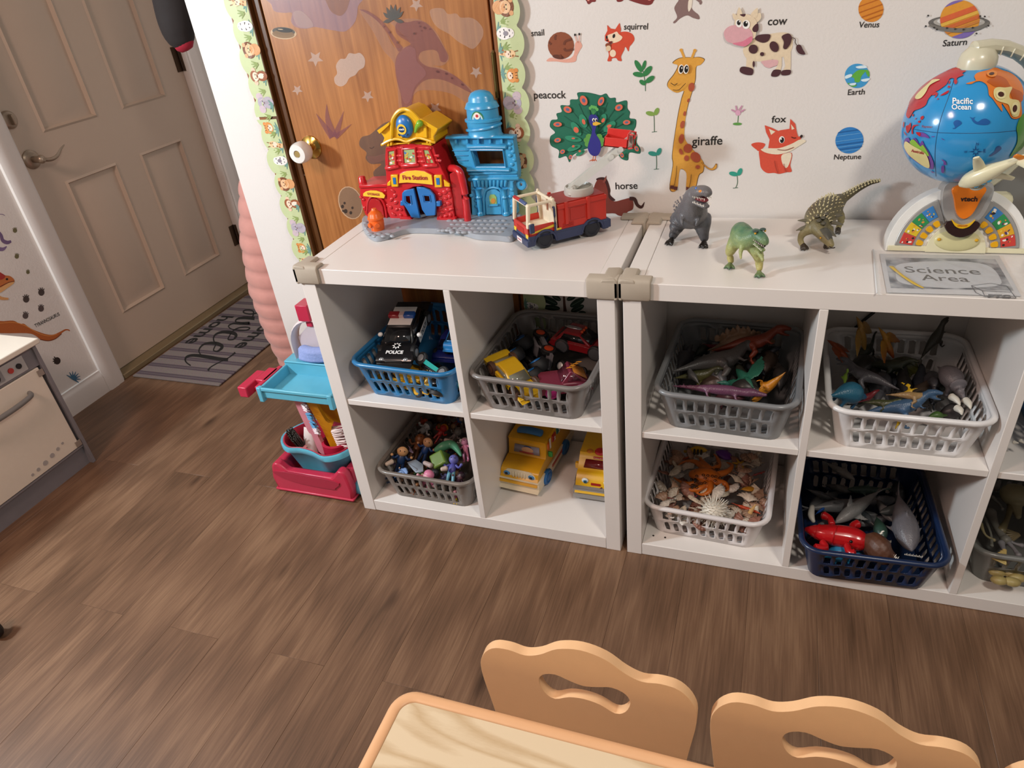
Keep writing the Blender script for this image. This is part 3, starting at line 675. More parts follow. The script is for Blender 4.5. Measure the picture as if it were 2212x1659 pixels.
def word(txt,label,A,B,Zf,surf='back',hs=1.,col='#26221f',bold=.012):
 a,b=Zf(A,B);mb=MB()
 if surf=='back':P,Q=px(*a,y=WY-.0008),px(*b,y=WY-.0008)
 else:P,Q=px(*a,x=WX+.0008),px(*b,x=WX+.0008)
 up=Vector((0,0,1));d=(Q-P).normalized();up=(up-d*up.dot(d))
 put_text(mb,txt,P,Q,up,hs=hs,bold=bold)
 return tag(mb.obj('word_sticker',M(col,.6),smooth=0,recal=False),label,'word sticker','black animal and planet names on the wall')
Z4=zoomer(1100,0,3.253)
GY,DBR='#dca040','#5a2a26'
gb=[(1150,445),(1185,415),(1230,405),(1290,405),(1335,403),(1370,420),(1345,455),(1312,472),(1306,560),(1285,640),(1250,760),(1232,900),(1235,975),(1280,1040),(1340,1105),(1366,1150),(1360,1205),(1330,1232),(1298,1345),(1245,1335),(1245,1218),(1200,1192),(1180,1330),(1130,1325),(1152,1160),(1147,1090),(1165,950),(1190,800),(1214,690),(1228,638),(1175,652),(1120,618),(1118,578),(1160,522),(1188,462)]
L=[('#6b4a20',[(a+(4 if a>1240 else-4),b+(3 if b>800 else-3))for a,b in gb],1),(GY,gb,1)]
for pts in([(1230,410),(1222,385),(1208,352)],[(1283,410),(1292,385),(1304,355)]):L+=[(GY,stroke(pts,17),0),(GY,ell(pts[-1][0],pts[-1][1],12,11),0)]
L+=[('#8c5a20',stroke([(1350,1140),(1395,1180),(1425,1190),(1448,1175),(1456,1150)],[8,10,14,22,10]),0),(GY,stroke([(1350,1140),(1395,1180),(1425,1190),(1448,1175),(1454,1156)],[4,6,9,16,6]),0)]
for a in((1281,612,22,31,10),(1259,705,8,14,20),(1232,798,9,17,10),(1217,875,15,27,15),(1210,975,18,34,10),(1256,1042,30,32,30),(1310,1104,32,40,-45),(1207,1066,12,22,-20),(1246,1111,17,20,0),(1325,1173,16,13,0)):L.append(('#ad5236',ell(*a),0))
L+=[(DBR,[(1133,1302),(1158,1304),(1158,1328),(1130,1325)],0),(DBR,[(1158,1310),(1184,1312),(1181,1336),(1157,1333)],0),(DBR,[(1243,1312),(1268,1318),(1266,1340),(1243,1336)],0),(DBR,[(1264,1322),(1298,1325),(1294,1350),(1262,1344)],0)]
L+=[('#6b4a20',stroke([(1178,1165),(1172,1240),(1160,1305)],4),0),('#6b4a20',stroke([(1280,1225),(1276,1270),(1265,1320)],4),0)]
for cx in(1207,1243):L+=[('#f3efe6',ell(cx,486,19,33,8),0),('#14110f',ell(cx+2,486,14,26,8),0),('#f3efe6',ell(cx+6,478,4,7),0)]
L+=[('#4b3115',stroke([(1135,582),(1160,598),(1182,585)],5),0),('#4b3115',stroke([(1150,632),(1190,632),(1225,600),(1240,585)],4),0)]
sticker('giraffe_sticker','tall yellow giraffe sticker with red-brown patches on the wall','sticker',L,Z4)
word('giraffe','word sticker reading giraffe beside the giraffe\'s body',(1283,1022),(1497,1015),Z4)
pf=[(425,1138),(402,1095),(350,1108),(352,1055),(296,1020),(292,960),(325,930),(290,890),(300,845),(342,838),(335,800),(372,786),(364,742),(425,742),(432,703),(484,698),(480,655),(545,652),(600,662),(642,672),(680,660),(704,690),(745,690),(752,722),(822,708),(828,762),(846,790),(842,830),(886,840),(886,890),(872,920),(896,950),(892,1000),(917,1040),(912,1078),(842,1070),(832,1122),(790,1115),(760,1080),(705,1010),(640,1040),(600,1060),(560,1040),(500,1060),(445,1092)]
L=[('#114a3b',[(600+(a-600)*1.012,900+(b-900)*1.012)for a,b in pf],1),('#1e6b52',pf,1)]
for a in range(20,165,15):
 q=math.radians(180+a);L.append(('#124f3e',stroke([(600,960),(600+130*math.cos(q),960+120*math.sin(q)),(600+262*math.cos(q),960+255*math.sin(q))],4),0))
for cx,cy,rx,ry,ro in((520,850,26,50,-20),(655,845,24,48,22),(470,905,24,56,-35),(705,890,26,52,50),(450,975,20,60,-80),(720,960,22,60,75),(455,1040,18,50,-110),(500,1075,14,36,60)):L.append(('#2f8a68',ell(cx,cy,rx,ry,ro),0))
for cx,cy,rx,ry,ro in((523,706,25,36,-25),(645,712,20,33,25),(410,770,30,22,25),(770,756,28,22,-25),(340,874,30,17,0),(825,860,26,17,-5),(340,985,24,16,-10),(374,1066,18,15,-30),(430,1104,12,16,20),(792,1090,12,18,-20),(895,1045,14,20,-30)):L+=[('#d9694e',ell(cx,cy,rx,ry,ro),0),('#5a6a8e',ell(cx,cy,rx*.45,ry*.45,ro),0)]
for cx,cy,rx,ry,ro in((523,856,11,20,-20),(660,846,11,17,30),(470,913,17,22,-30),(702,886,17,11,-20),(450,972,12,6,0),(450,1028,10,8,-20),(495,1062,9,8,-30)):L.append(('#d9694e',ell(cx,cy,rx,ry,ro),0))
for cx,cy in((560,960),(545,985),(552,1012),(632,960),(648,985),(640,1012)):L.append(('#5d9c47',ell(cx,cy,22,20),0))
L.append(('#2f2f86',[(562,815),(595,802),(622,822),(625,850),(612,890),(606,935),(638,990),(645,1040),(628,1085),(598,1098),(566,1078),(552,1030),(578,940),(580,895),(562,860)],1))
L+=[('#e3b33a',[(586,862),(612,854),(648,868),(630,876),(610,884),(588,880)],0),('#f2f0ea',ell(592,842,9,12),0),('#f2f0ea',ell(610,842,8,12),0),('#14110f',ell(594,845,5,8),0),('#14110f',ell(612,845,5,8),0)]
for dx,dy in((-22,-45),(-10,-55),(4,-52),(18,-48),(28,-36)):L+=[('#3f8a4a',stroke([(590,805),(590+dx,805+dy)],6),0),('#63b05a',ell(590+dx,805+dy,9,12),0)]
for x_ in(592,608):L+=[('#c9653c',stroke([(x_,1095),(x_-4,1120),(x_-10,1130)],6),0),('#c9653c',stroke([(x_-28,1132),(x_-4,1122),(x_+6,1132)],6),0)]
sticker('peacock_sticker','peacock sticker with a fanned green tail and blue body on the wall','sticker',L,Z4)
word('peacock','word sticker reading peacock above left of the peacock',(174,692),(400,690),Z4)
CRM='#e3d0b2';SPT='#4b2a30'
L=[(CRM,[(1645,335),(1700,290),(1745,255),(1800,245),(1870,232),(1940,228),(1985,250),(1992,320),(1975,370),(1950,395),(1890,405),(1820,425),(1745,432),(1690,418),(1655,395)],1),
 (CRM,[(1668,395),(1730,405),(1725,450),(1705,520),(1660,512),(1665,470)],0),(CRM,[(1845,400),(1915,400),(1915,460),(1905,500),(1850,510),(1885,465)],0),(CRM,[(1925,380),(1978,360),(1978,460),(1975,505),(1925,500),(1940,460)],0),
 ('#dcaeb0',[(1775,430),(1880,420),(1885,455),(1850,470),(1830,478),(1800,470),(1785,455)],1),
 (SPT,[(1625,475),(1655,468),(1712,485),(1708,525),(1662,525),(1622,505)],1),(SPT,[(1858,492),(1905,492),(1908,515),(1880,538),(1840,533)],1),(SPT,[(1920,495),(1976,492),(1975,520),(1940,530),(1912,525)],1),
 (SPT,[(1742,250),(1790,240),(1835,245),(1822,285),(1780,300),(1730,278)],1),(SPT,ell(1715,345,33,32),0),(SPT,ell(1862,328,30,40,-30),0),(SPT,[(1915,255),(1960,235),(1985,260),(1975,310),(1945,345),(1925,335),(1930,295)],1),(SPT,ell(1777,380,15,14),0),(SPT,ell(1718,450,8,22),0),
 ('#5d4a40',stroke([(1985,262),(2010,275),(2010,300),(2030,330)],6),0),(SPT,[(2020,320),(2045,315),(2062,345),(2080,382),(2040,378),(2018,350)],1),
 (CRM,[(1570,95),(1600,110),(1595,140),(1575,130)],1),(CRM,[(1740,100),(1765,92),(1770,125),(1745,155),(1720,150)],1),(CRM,[(1600,112),(1615,50),(1640,105)],1),(CRM,[(1695,105),(1745,55),(1738,125)],1),
 (CRM,[(1590,130),(1640,100),(1700,110),(1738,150),(1738,210),(1720,270),(1650,260),(1590,210)],1),(SPT,[(1620,103),(1660,98),(1650,118)],1),(SPT,[(1722,180),(1748,165),(1750,215),(1720,225),(1708,205)],1),
 ('#d9a6ac',[(1508,240),(1520,205),(1560,180),(1630,178),(1690,205),(1712,250),(1700,295),(1650,325),(1590,310),(1530,290)],1),('#d87b92',[(1570,305),(1640,290),(1700,255),(1708,285),(1660,325),(1610,320)],1),
 ('#f4f1ec',ell(1613,165,22,28,-15),0),('#f4f1ec',ell(1665,172,27,32,10),0),('#14110f',ell(1613,160,13,17),0),('#14110f',ell(1661,168,16,20),0),('#f4f1ec',ell(1618,152,4,5),0),('#f4f1ec',ell(1667,158,5,6),0)]
sticker('cow_sticker','cream cow sticker with dark brown patches and a pink muzzle','sticker',L,Z4)
word('cow','word sticker reading cow to the right of the cow',(1815,178),(1950,172),Z4)
FX='#d6503a'
L=[(FX,[(1700,1015),(1750,1000),(1800,1015),(1760,1060),(1735,1050)],1),(FX,[(1755,1060),(1780,1045),(1900,1080),(1985,1075),(1975,1160),(1985,1205),(1950,1210),(1930,1215),(1895,1222),(1860,1215),(1810,1215),(1770,1180),(1760,1120)],1),
 ('#e9dcc2',[(1915,1090),(1978,1075),(1978,1120),(1950,1180),(1920,1150)],1),(FX,[(1795,880),(1850,900),(1890,920),(1905,915),(1970,905),(1975,835),(2010,870),(2020,925),(2030,960),(2060,955),(2030,1010),(1960,1055),(1880,1065),(1820,1040),(1830,980),(1805,930)],0),
 ('#e9dcc2',[(1768,1050),(1820,1042),(1900,1040),(1985,1010),(2045,980),(2085,992),(2030,1030),(1970,1065),(1890,1085),(1810,1075)],1),('#e9dcc2',[(1825,905),(1870,925),(1840,948)],0),('#e9dcc2',[(1980,872),(2005,905),(1985,912)],0),
 ('#f4f1ec',ell(1915,982,20,25,10),0),('#14110f',ell(1917,985,14,20,10),0),('#f4f1ec',ell(1911,976,5,6),0),('#2a1512',stroke([(1982,962),(2000,970),(2015,968)],5),0),('#2a1512',ell(2053,958,9,12,30),0),('#8d3a2a',stroke([(1885,1050),(1940,1055),(2000,1035)],4),0),('#a33a2a',stroke([(1865,1130),(1875,1180),(1890,1218)],4),0),('#a33a2a',stroke([(1930,1150),(1938,1185),(1950,1210)],4),0)]
sticker('fox_sticker','orange-red sitting fox sticker with one eye closed','sticker',L,Z4)
word('fox','word sticker reading fox above the fox',(1842,862),(1945,858),Z4,hs=.9)
L=[('#e0a491',[(262,430),(290,405),(340,415),(420,412),(455,380),(462,310),(478,290),(500,295),(512,325),(495,355),(475,395),(465,432),(400,440),(330,432)],1),('#8a4a2c',ell(363,320,92,96),0),('#5c2d1c',ell(345,400,42,15,10),0)]
for pts in([(330,245),(322,262),(325,280)],[(278,295),(295,312)],[(440,275),(395,290),(385,315)],[(452,345),(400,355),(385,340)],[(355,385),(365,408)]):L.append(('#6b351f',stroke(pts,15),0))
for a,b in(((478,300),(462,250)),((492,295),(492,245))):L+=[('#e0a491',stroke([a,b],6),0),('#2a2320',ell(b[0],b[1]-5,7,9),0)]
sticker('snail_sticker','brown shelled snail sticker on the wall','sticker',L,Z4)
word('snail','word sticker reading snail left of the snail',(156,254),(246,248),Z4)
L=[('#cf4a2e',[(770,240),(820,222),(865,240),(880,275),(865,305),(845,330),(838,362),(818,330),(800,345),(760,350)],1),('#cf4a2e',[(690,330),(740,300),(800,300),(810,340),(795,375),(785,400),(790,428),(765,425),(750,408),(720,412),(718,428),(690,428),(700,390),(695,360)],1),('#cf4a2e',[(688,175),(712,200),(745,205),(775,160),(785,205),(780,240),(795,265),(780,295),(740,305),(700,300),(672,285),(672,250),(690,215)],0),
 ('#ecd6b8',[(690,250),(725,235),(755,222),(770,240),(795,260),(780,285),(745,300),(715,300),(700,280)],1),('#ecd6b8',ell(728,375,22,26),0),('#14110f',ell(735,253,9,15,15),0),('#14110f',ell(685,262,6,12),0),('#14110f',ell(688,283,6,6),0),('#8a4326',ell(695,318,20,16),0),('#e0c6a2',ell(697,340,18,20),0),('#6b1f18',ell(712,298,14,8,-20),0)]
sticker('squirrel_sticker','orange squirrel sticker holding an acorn','sticker',L,Z4)
word('squirrel','word sticker reading squirrel right of the squirrel',(806,208),(974,206),Z4)
sticker('kangaroo_sticker','mauve-brown hopping animal sticker cropped by the top edge','sticker',[('#846a66',[(1190,-60),(1260,-60),(1270,20),(1290,70),(1330,105),(1335,135),(1290,125),(1250,108),(1200,130),(1165,162),(1152,155),(1180,120),(1160,60),(1175,25),(1190,0)],1),('#846a66',stroke([(1270,-40),(1320,-10),(1345,15),(1340,30)],[30,26,20,12]),0),('#e8dccb',[(1262,0),(1285,-10),(1280,50),(1262,82),(1255,50)],1)],Z4)
sticker('maroon_animal_sticker','dark red animal feet sticker cropped by the top edge','sticker',[('#7a2a28',[(545,-60),(1010,-60),(1012,10),(985,35),(930,30),(850,5),(820,-10),(790,10),(760,12),(745,-10),(700,-20),(620,-10),(605,12),(580,15),(560,30),(545,12)],1),('#d98a7a',ell(556,2,8,6),0),('#d98a7a',ell(985,-2,12,6),0)],Z4)
word('rabbit','dark word sticker cropped by the top edge above the snail',(70,-8),(180,-8),Z4)
HB='#7a3428'
sticker('horse_sticker','chestnut horse sticker half hidden behind the toy fire truck','sticker',[('#3f1f1c',[(610,1262),(650,1245),(685,1260),(710,1330),(710,1370),(745,1405),(720,1410),(690,1380),(670,1310)],1),(HB,[(612,1275),(640,1262),(670,1275),(690,1330),(700,1390),(740,1415),(800,1402),(850,1392),(872,1420),(868,1470),(830,1490),(820,1522),(770,1515),(740,1500),(690,1500),(640,1500),(600,1480),(590,1350)],1),('#8d4a3e',[(655,1282),(682,1232),(680,1270),(668,1285)],0),('#3f1f1c',stroke([(845,1395),(880,1400),(900,1440),(930,1455),(950,1420)],[24,26,22,20,4]),0)],Z4)
word('horse','word sticker reading horse above the fire truck\'s rear',(747,1330),(902,1326),Z4)
GRN='#2f7d46'
L=[('#3b7050',stroke([(957,640),(955,580),(940,500),(935,460)],5),0)]
for a in((908,465,18,48,-30),(948,458,13,35,15),(972,500,20,45,40),(908,523,40,18,8),(937,580,26,16,35),(988,558,38,18,-35)):L.append((GRN,ell(*a),0))
sticker('leafy_sprig_sticker','dark green leafy sprig sticker above the giraffe\'s nose','sticker',L,Z4)
def sprout(lbl,cx,cy,c,x2,fy):
 return sticker('sprout_sticker',lbl,'sticker',[('#4a6b55',stroke([(cx+12,cy+20),(cx+14,cy+70),(x2,fy)],5),0),('#4a6b55',stroke([(x2-18,fy),(x2+18,fy-3)],4),0),(c,ell(cx-14,cy+6,32,16,12),0),(c,ell(cx+30,cy-8,16,28,25),0)],Z4)
sprout('light green sprout sticker left of the giraffe\'s neck',1005,792,'#7fa14c',1020,928)
sprout('teal sprout sticker left of the giraffe\'s shoulder',1022,1074,'#2f8f7e',1034,1190)
sprout('teal sprout sticker between the giraffe and the fox',1590,1216,'#2f9b86',1590,1322)
L=[('#4a7a4a',stroke([(1610,808),(1606,860)],5),0),('#5f9b4a',ell(1603,871,32,10),0),('#dba6bf',ell(1608,793,19,20),0)]
for x0,y0,x1,y1 in((1590,785,1560,770),(1600,775,1592,742),(1618,772,1636,742),(1628,785,1655,768)):L.append(('#c891ad',stroke([(x0,y0),(x1,y1)],[14,8]),0))
sticker('flower_sticker','small pink flower sticker above left of the fox','sticker',L,Z4)
Z5=zoomer(1640,0,2.514)
pl=lambda cx,cy,rx,ry:ell(cx,cy,rx,ry,-20,36)
def chord(cx,cy,rx,ry,f0,f1,rot=-20):
 a0,a1=math.degrees(math.asin(f0)),math.degrees(math.asin(f1));p=[math.radians(a0+(a1-a0)*k/6)for k in range(7)]
 pts=[(math.cos(q),math.sin(q))for q in p]+[(-math.cos(q),math.sin(q))for q in p[::-1]]
 c,s=math.cos(math.radians(rot)),math.sin(math.radians(rot));return[(cx+a*rx*c-b*ry*s,cy+a*rx*s+b*ry*c)for a,b in pts]
L=[('#d98a2e',pl(607,50,68,70),0)]+[('#b8651c',chord(607,50,68,70,a,a+.09),0)for a in(-.55,-.1,.3,.62)]
sticker('venus_sticker','orange planet sticker above the name Venus','sticker',L,Z5);word('Venus','word sticker reading Venus',(538,150),(650,148),Z5)
L=[('#3f9ad0',pl(532,412,68,66),0),('#5fae3f',[(500,415),(530,385),(560,378),(578,385),(555,415),(545,445),(520,445),(515,425)],1),('#5fae3f',[(575,380),(595,385),(600,410),(590,415)],1),('#5fae3f',[(480,450),(530,462),(505,472)],1),('#d9eef5',[(468,412),(500,402),(502,415),(470,428)],1),('#d9eef5',[(525,362),(570,355),(585,368),(540,372)],1),('#d9eef5',[(555,432),(600,425),(585,442),(560,442)],1),('#d9eef5',[(490,455),(525,450),(520,462),(498,464)],1)]
sticker('earth_sticker','blue and green Earth sticker above the name Earth','sticker',L,Z5);word('Earth','word sticker reading Earth',(480,516),(572,512),Z5)
L=[('#2f7fc4',pl(490,762,77,71),0)]+[('#1c5f9e',chord(490,762,77,71,a,a+.1,-8),0)for a in(-.75,.2,.55)]+[('#6fb0e0',chord(490,762,77,71,a,a+.04,-8),0)for a in(-.45,-.05,.4,.75)]
sticker('neptune_sticker','blue striped planet sticker above the name Neptune','sticker',L,Z5);word('Neptune','word sticker reading Neptune',(405,866),(552,863),Z5)
L=[('#6d6a66',[(1086+168*math.cos(q),124+42*math.sin(q))for q in[math.radians(a)for a in range(0,360,10)]],0),('#b3aea6',[(1086+140*math.cos(q),120+30*math.sin(q))for q in[math.radians(a)for a in range(0,360,10)]],0),('#dcdad6',[(1086+120*math.cos(q),115+24*math.sin(q))for q in[math.radians(a)for a in range(0,360,10)]],0),
 ('#e09a36',pl(1090,105,108,104),0),('#7f6bb0',chord(1090,105,108,104,.72,1.0),0),('#7f6bb0',chord(1090,105,108,104,-1.,-.86),0),('#d9653a',chord(1090,105,108,104,-.42,-.14),0),('#e3b24a',chord(1090,105,108,104,-.12,.05),0),('#cf6a35',chord(1090,105,108,104,.1,.3),0),('#c9803a',chord(1090,105,108,104,.36,.5),0),
 ('#7a766f',stroke([(925,135),(985,155),(1080,165),(1180,155),(1250,125)],[14,22,24,22,14]),0)]
for cx,cy in((905,142),(918,85),(950,150),(965,160),(1020,152),(1065,157),(1110,160),(1160,150),(1180,182),(1225,90),(1245,140),(1200,88)):L.append(('#3d3a37',ell(cx,cy,6,5),0))
sticker('saturn_sticker','ringed orange planet sticker above the name Saturn','sticker',L,Z5);word('Saturn','word sticker reading Saturn',(995,252),(1126,243),Z5)
ZU=zoomer(1060,620,8.508)
L=[('#5a3a2a',[(1325,60),(1355,60),(1375,300),(1400,460),(1400,720),(1350,720),(1330,300)],0)]
for a in((1080,250,165,62,25),(1120,380,155,50,6),(1590,285,150,62,-30),(1595,395,130,55,-25),(1210,200,90,45,30),(1480,200,90,45,-25),(1680,470,70,30,0),(1150,470,110,30,5)):
 L+=[('#22382c',ell(*a),0)];L.append(('#7f947f',stroke([(a[0]-a[2]*.85*math.cos(math.radians(a[4])),a[1]-a[2]*.85*math.sin(math.radians(a[4]))),(a[0]+a[2]*.85*math.cos(math.radians(a[4])),a[1]+a[2]*.85*math.sin(math.radians(a[4])))],6),0))
sticker('tree_sticker','dark green leaved tree sticker seen through the open shelf back','sticker',L,ZU)
Z6=zoomer(0,440,5.184)
OR_='#b5622c'
L=[(OR_,[(-60,1320),(40,1315),(150,1310),(220,1345),(270,1345),(330,1390),(420,1430),(520,1462),(600,1465),(680,1430),(730,1405),(770,1408),(785,1428),(745,1418),(690,1450),(620,1510),(540,1532),(460,1525),(400,1480),(300,1450),(-60,1440)],1),('#7d3d1c',stroke([(450,1520),(540,1535),(620,1512),(690,1455)],10),0),('#d98f4a',stroke([(-20,1340),(150,1330),(280,1365),(420,1445),(540,1480),(640,1460)],8),0),
 ('#c07038',[(-60,740),(0,765),(50,800),(110,810),(155,845),(160,880),(110,905),(60,950),(0,995),(-60,1000)],1),('#a5302a',[(-60,760),(0,770),(60,810),(20,850),(-60,840)],1),('#e0ad72',[(-60,940),(0,940),(90,890),(155,875),(150,895),(90,940),(0,1000),(-60,1010)],1),('#1c1210',ell(78,845,14,12),0),('#5a2018',stroke([(0,930),(90,885),(158,868)],6),0),('#d9a066',stroke([(-40,1030),(20,1060),(95,1065)],[40,34,22]),0)]
sticker('tyrannosaurus_sticker','orange tyrannosaurus sticker partly behind the play kitchen','sticker',L,Z6,'left')
sticker('purple_dinosaur_sticker','purple dinosaur tail sticker at the left edge of the photo','sticker',[('#6f5a80',stroke([(-40,300),(10,350),(30,410),(80,435),(125,420)],[40,34,40,42,26]),0),('#7d6890',stroke([(-40,500),(30,510),(75,478)],[44,40,10]),0),('#7d6890',stroke([(-30,118),(30,120),(55,135)],[6,7,5]),0)],Z6,'left')
word('TYRANNOSAURUS','small dark word sticker reading TYRANNOSAURUS',(400,1388),(672,1250),Z6,'left',hs=1.5)
for k,(lb,cx,cy,r,c,rot)in enumerate((('olive footprint sticker, highest of the small ones by the door casing',168,295,30,'#6f6a48',-10),('olive footprint sticker, second below the purple tail',188,585,30,'#6f6a48',10),('smallest olive footprint sticker above the grey footprints',313,762,25,'#6f6a48',0),('grey-brown footprint sticker nearest the door casing, upper right of four',463,985,44,'#4a403c',0),('grey-brown footprint sticker upper left of four',293,1062,44,'#4a403c',-5),('fading footprint sticker lower right of four',460,1168,40,'#574c4a',0),('fading footprint sticker lower left of four',285,1248,40,'#5b504e',15),('black footprint sticker below the lettering',640,1750,48,'#2f2724',-90))):
 L=[(c,ell(cx,cy+r*.2,r*.8,r*.85),0)]
 for a in(-50,-18,14,46):q=math.radians(a+rot-90);L.append((c,stroke([(cx,cy+r*.1),(cx+r*1.05*math.cos(q),cy+r*1.1*math.sin(q))],[r*.42,r*.2]),0))
 sticker('footprint_sticker',lb,'sticker',L,Z6,'left','dinosaur footprints on the entrance wall')
L=[]
for a in(-95,-70,-45,-20,5,35,-120,-150):q=math.radians(a);L.append(('#3f6d8c',stroke([(820,1960),(820+85*math.cos(q),1960+85*math.sin(q))],[26,5]),0))
sticker('blue_plant_sticker','spiky blue plant sticker just above the baseboard','sticker',L,Z6,'left')
Z7=zoomer(560,0,3.95);AL=dict(surf='door',alpha=.42,rough=.4)
MV='#8a4f56';MV2='#a8716f'
L=[('#b98a72',[(860,95),(930,105),(1010,180),(1080,270),(1150,400),(1230,400),(1290,370),(1170,240),(1090,170),(1160,180),(1240,160),(1380,170),(1500,260),(1580,400),(1620,500),(1560,560),(1480,560),(1600,600),(1800,750),(1850,830),(1780,880),(1640,800),(1470,770),(1350,780),(1300,860),(1290,960),(1200,960),(1180,750),(1150,540),(1060,430),(960,250)],1),
 (MV,[(850,82),(905,85),(980,125),(1060,190),(1120,270),(1180,355),(1225,405),(1195,440),(1175,420),(1110,310),(1040,215),(970,150),(900,105)],1),
 (MV,[(1160,225),(1185,185),(1260,190),(1340,175),(1420,195),(1490,265),(1560,380),(1610,475),(1590,528),(1545,520),(1525,450),(1480,425),(1390,440),(1360,480),(1370,520),(1430,565),(1540,590),(1690,660),(1810,790),(1700,740),(1590,690),(1480,672),(1390,700),(1320,790),(1295,930),(1225,930),(1205,800),(1165,650),(1160,530),(1190,450),(1260,395),(1290,370),(1210,320),(1170,280)],1),
 (MV2,[(1165,560),(1200,450),(1270,400),(1330,420),(1345,520),(1400,580),(1420,640),(1330,740),(1290,860),(1240,880),(1200,760)],1)]
for a in((1523,612,18,10,15),(1598,630,14,8,15),(1645,668,12,8,20),(1732,722,14,8,30),(1410,238,16,10,30),(1360,195,10,6,0),(1385,262,8,5,0),(1455,248,8,6,40),(1370,225,9,7,0),(1110,275,8,12,30),(1180,360,9,14,30),(1060,225,6,9,30)):L.append(('#5a2f33',ell(*a),0))
L+=[('#2a1a1a',ell(1322,286,11,9),0),('#5a2f33',stroke([(1195,290),(1220,305),(1250,310)],4),0)]
sticker('parasaurolophus_decal','mauve crested dinosaur decal in the middle of the brown door','sticker',L,Z7,**AL)
L=[('#a58a9c',[(100,-40),(830,-40),(840,60),(820,180),(740,265),(640,260),(520,238),(470,230),(400,245),(310,230),(270,180),(280,110),(210,110),(130,95),(105,40)],1),('#9a6238',[(570,-40),(760,-40),(755,60),(720,120),(680,135),(620,105),(585,50)],1),('#c3a49c',[(290,110),(360,95),(440,170),(460,225),(390,240),(320,215)],1)]
sticker('long_neck_decal','pale lilac dinosaur decal at the top left of the brown door','sticker',L,Z7,**AL)
sticker('puddle_decal','grey oval puddle decal near the knob-side jamb','sticker',[('#d8bb96',ell(207,283,112,52,4),0),('#4a4640',ell(208,268,98,36,5),0),('#8a6a45',ell(205,292,95,34,4),0),('#332f2c',ell(215,258,70,20,5),0),('#d8bb96',ell(180,250,24,4,4),0)],Z7,surf='door',alpha=.75)
L=[]
for a in(-158,-130,-105,-80,-52,-28,160,20):q=math.radians(a);L.append(('#4d4a44',stroke([(1145,165),(1145+55*math.cos(q),160+60*math.sin(q)),(1145+95*math.cos(q),150+115*math.sin(q))],[8,34,2]),0))
sticker('palm_leaf_decal','dark grey palm leaf decal above the mauve dinosaur','sticker',L,Z7,surf='door',alpha=.8)
CL='#d9c3b5'
sticker('cloud_decal','pale cloud decal left of the mauve dinosaur','sticker',[(CL,[(655,560),(690,505),(735,500),(765,455),(815,460),(860,452),(900,500),(895,570),(850,600),(820,640),(770,665),(740,715),(695,738),(650,715),(640,665),(665,625)],1)],Z7,surf='door',alpha=.5)
sticker('cloud_decal','faint long cloud decal at the upper right of the brown door','sticker',[(CL,[(1455,95),(1500,70),(1570,75),(1610,120),(1680,115),(1720,150),(1800,150),(1860,180),(1910,250),(1900,330),(1830,415),(1760,390),(1690,350),(1620,290),(1530,240),(1480,180)],1)],Z7,surf='door',alpha=.22)
for lb,cx,cy,r in(('pale star decal upper left of the cloud on the brown door',480,500,70),('pale star decal left of the cloud, nearest the knob-side jamb',325,768,48),('pale star decal below the cloud decal',925,820,55),('pale star decal at the top of the brown door',1340,40,60),('faint star decal near the hinge of the brown door',1850,615,55),('faint star decal right above the fire station roof',1500,925,58),('faint star decal in the knob\'s shadow',340,1480,55)):
 sticker('star_decal',lb,'sticker',[(CL,star(cx,cy,r,.3),0)],Z7,surf='door',alpha=.42,group='star decals on the brown door')
L=[]
for pts,wd in(([(650,1170),(600,1020),(590,890)],[70,44,4]),([(640,1170),(560,1060),(500,970)],[60,36,4]),([(660,1170),(700,1060),(735,950)],[60,34,4]),([(660,1170),(740,1110),(800,1060)],[50,24,4])):L.append((MV,stroke([(a-15,b)for a,b in pts],wd),0))
sticker('agave_decal','mauve pointed plant decal above the white door knob','sticker',L,Z7,surf='door',alpha=.5)
Z8=zoomer(540,0,2.963)
sticker('grey_dinosaur_decal','grey-brown dinosaur head decal peeking from behind the fire station','sticker',[('#6b564b',[(700,905),(720,875),(770,860),(840,800),(900,780),(960,850),(960,1130),(820,1150),(790,1100),(840,1050),(775,1050),(740,1015),(745,975),(705,940)],1),('#3d2f2a',stroke([(765,945),(780,950),(795,938)],4),0),('#8a5f50',[(750,1000),(800,1000),(865,985),(865,1020),(800,1045),(765,1040)],1)],Z8,surf='door',alpha=.62)
sticker('egg_decal','brown spotted egg decal left of the fire station','sticker',[('#d0ae8c',ell(643,1298,76,108,-18),0),('#8a6a50',ell(643,1298,70,102,-18),0)]+[('#2e231e',ell(a,b,r,r*1.2),0)for a,b,r in((592,1322,10),(612,1352,12),(645,1362,9),(605,1300,7),(655,1330,7),(595,1350,6))],Z8,surf='door',alpha=.7)
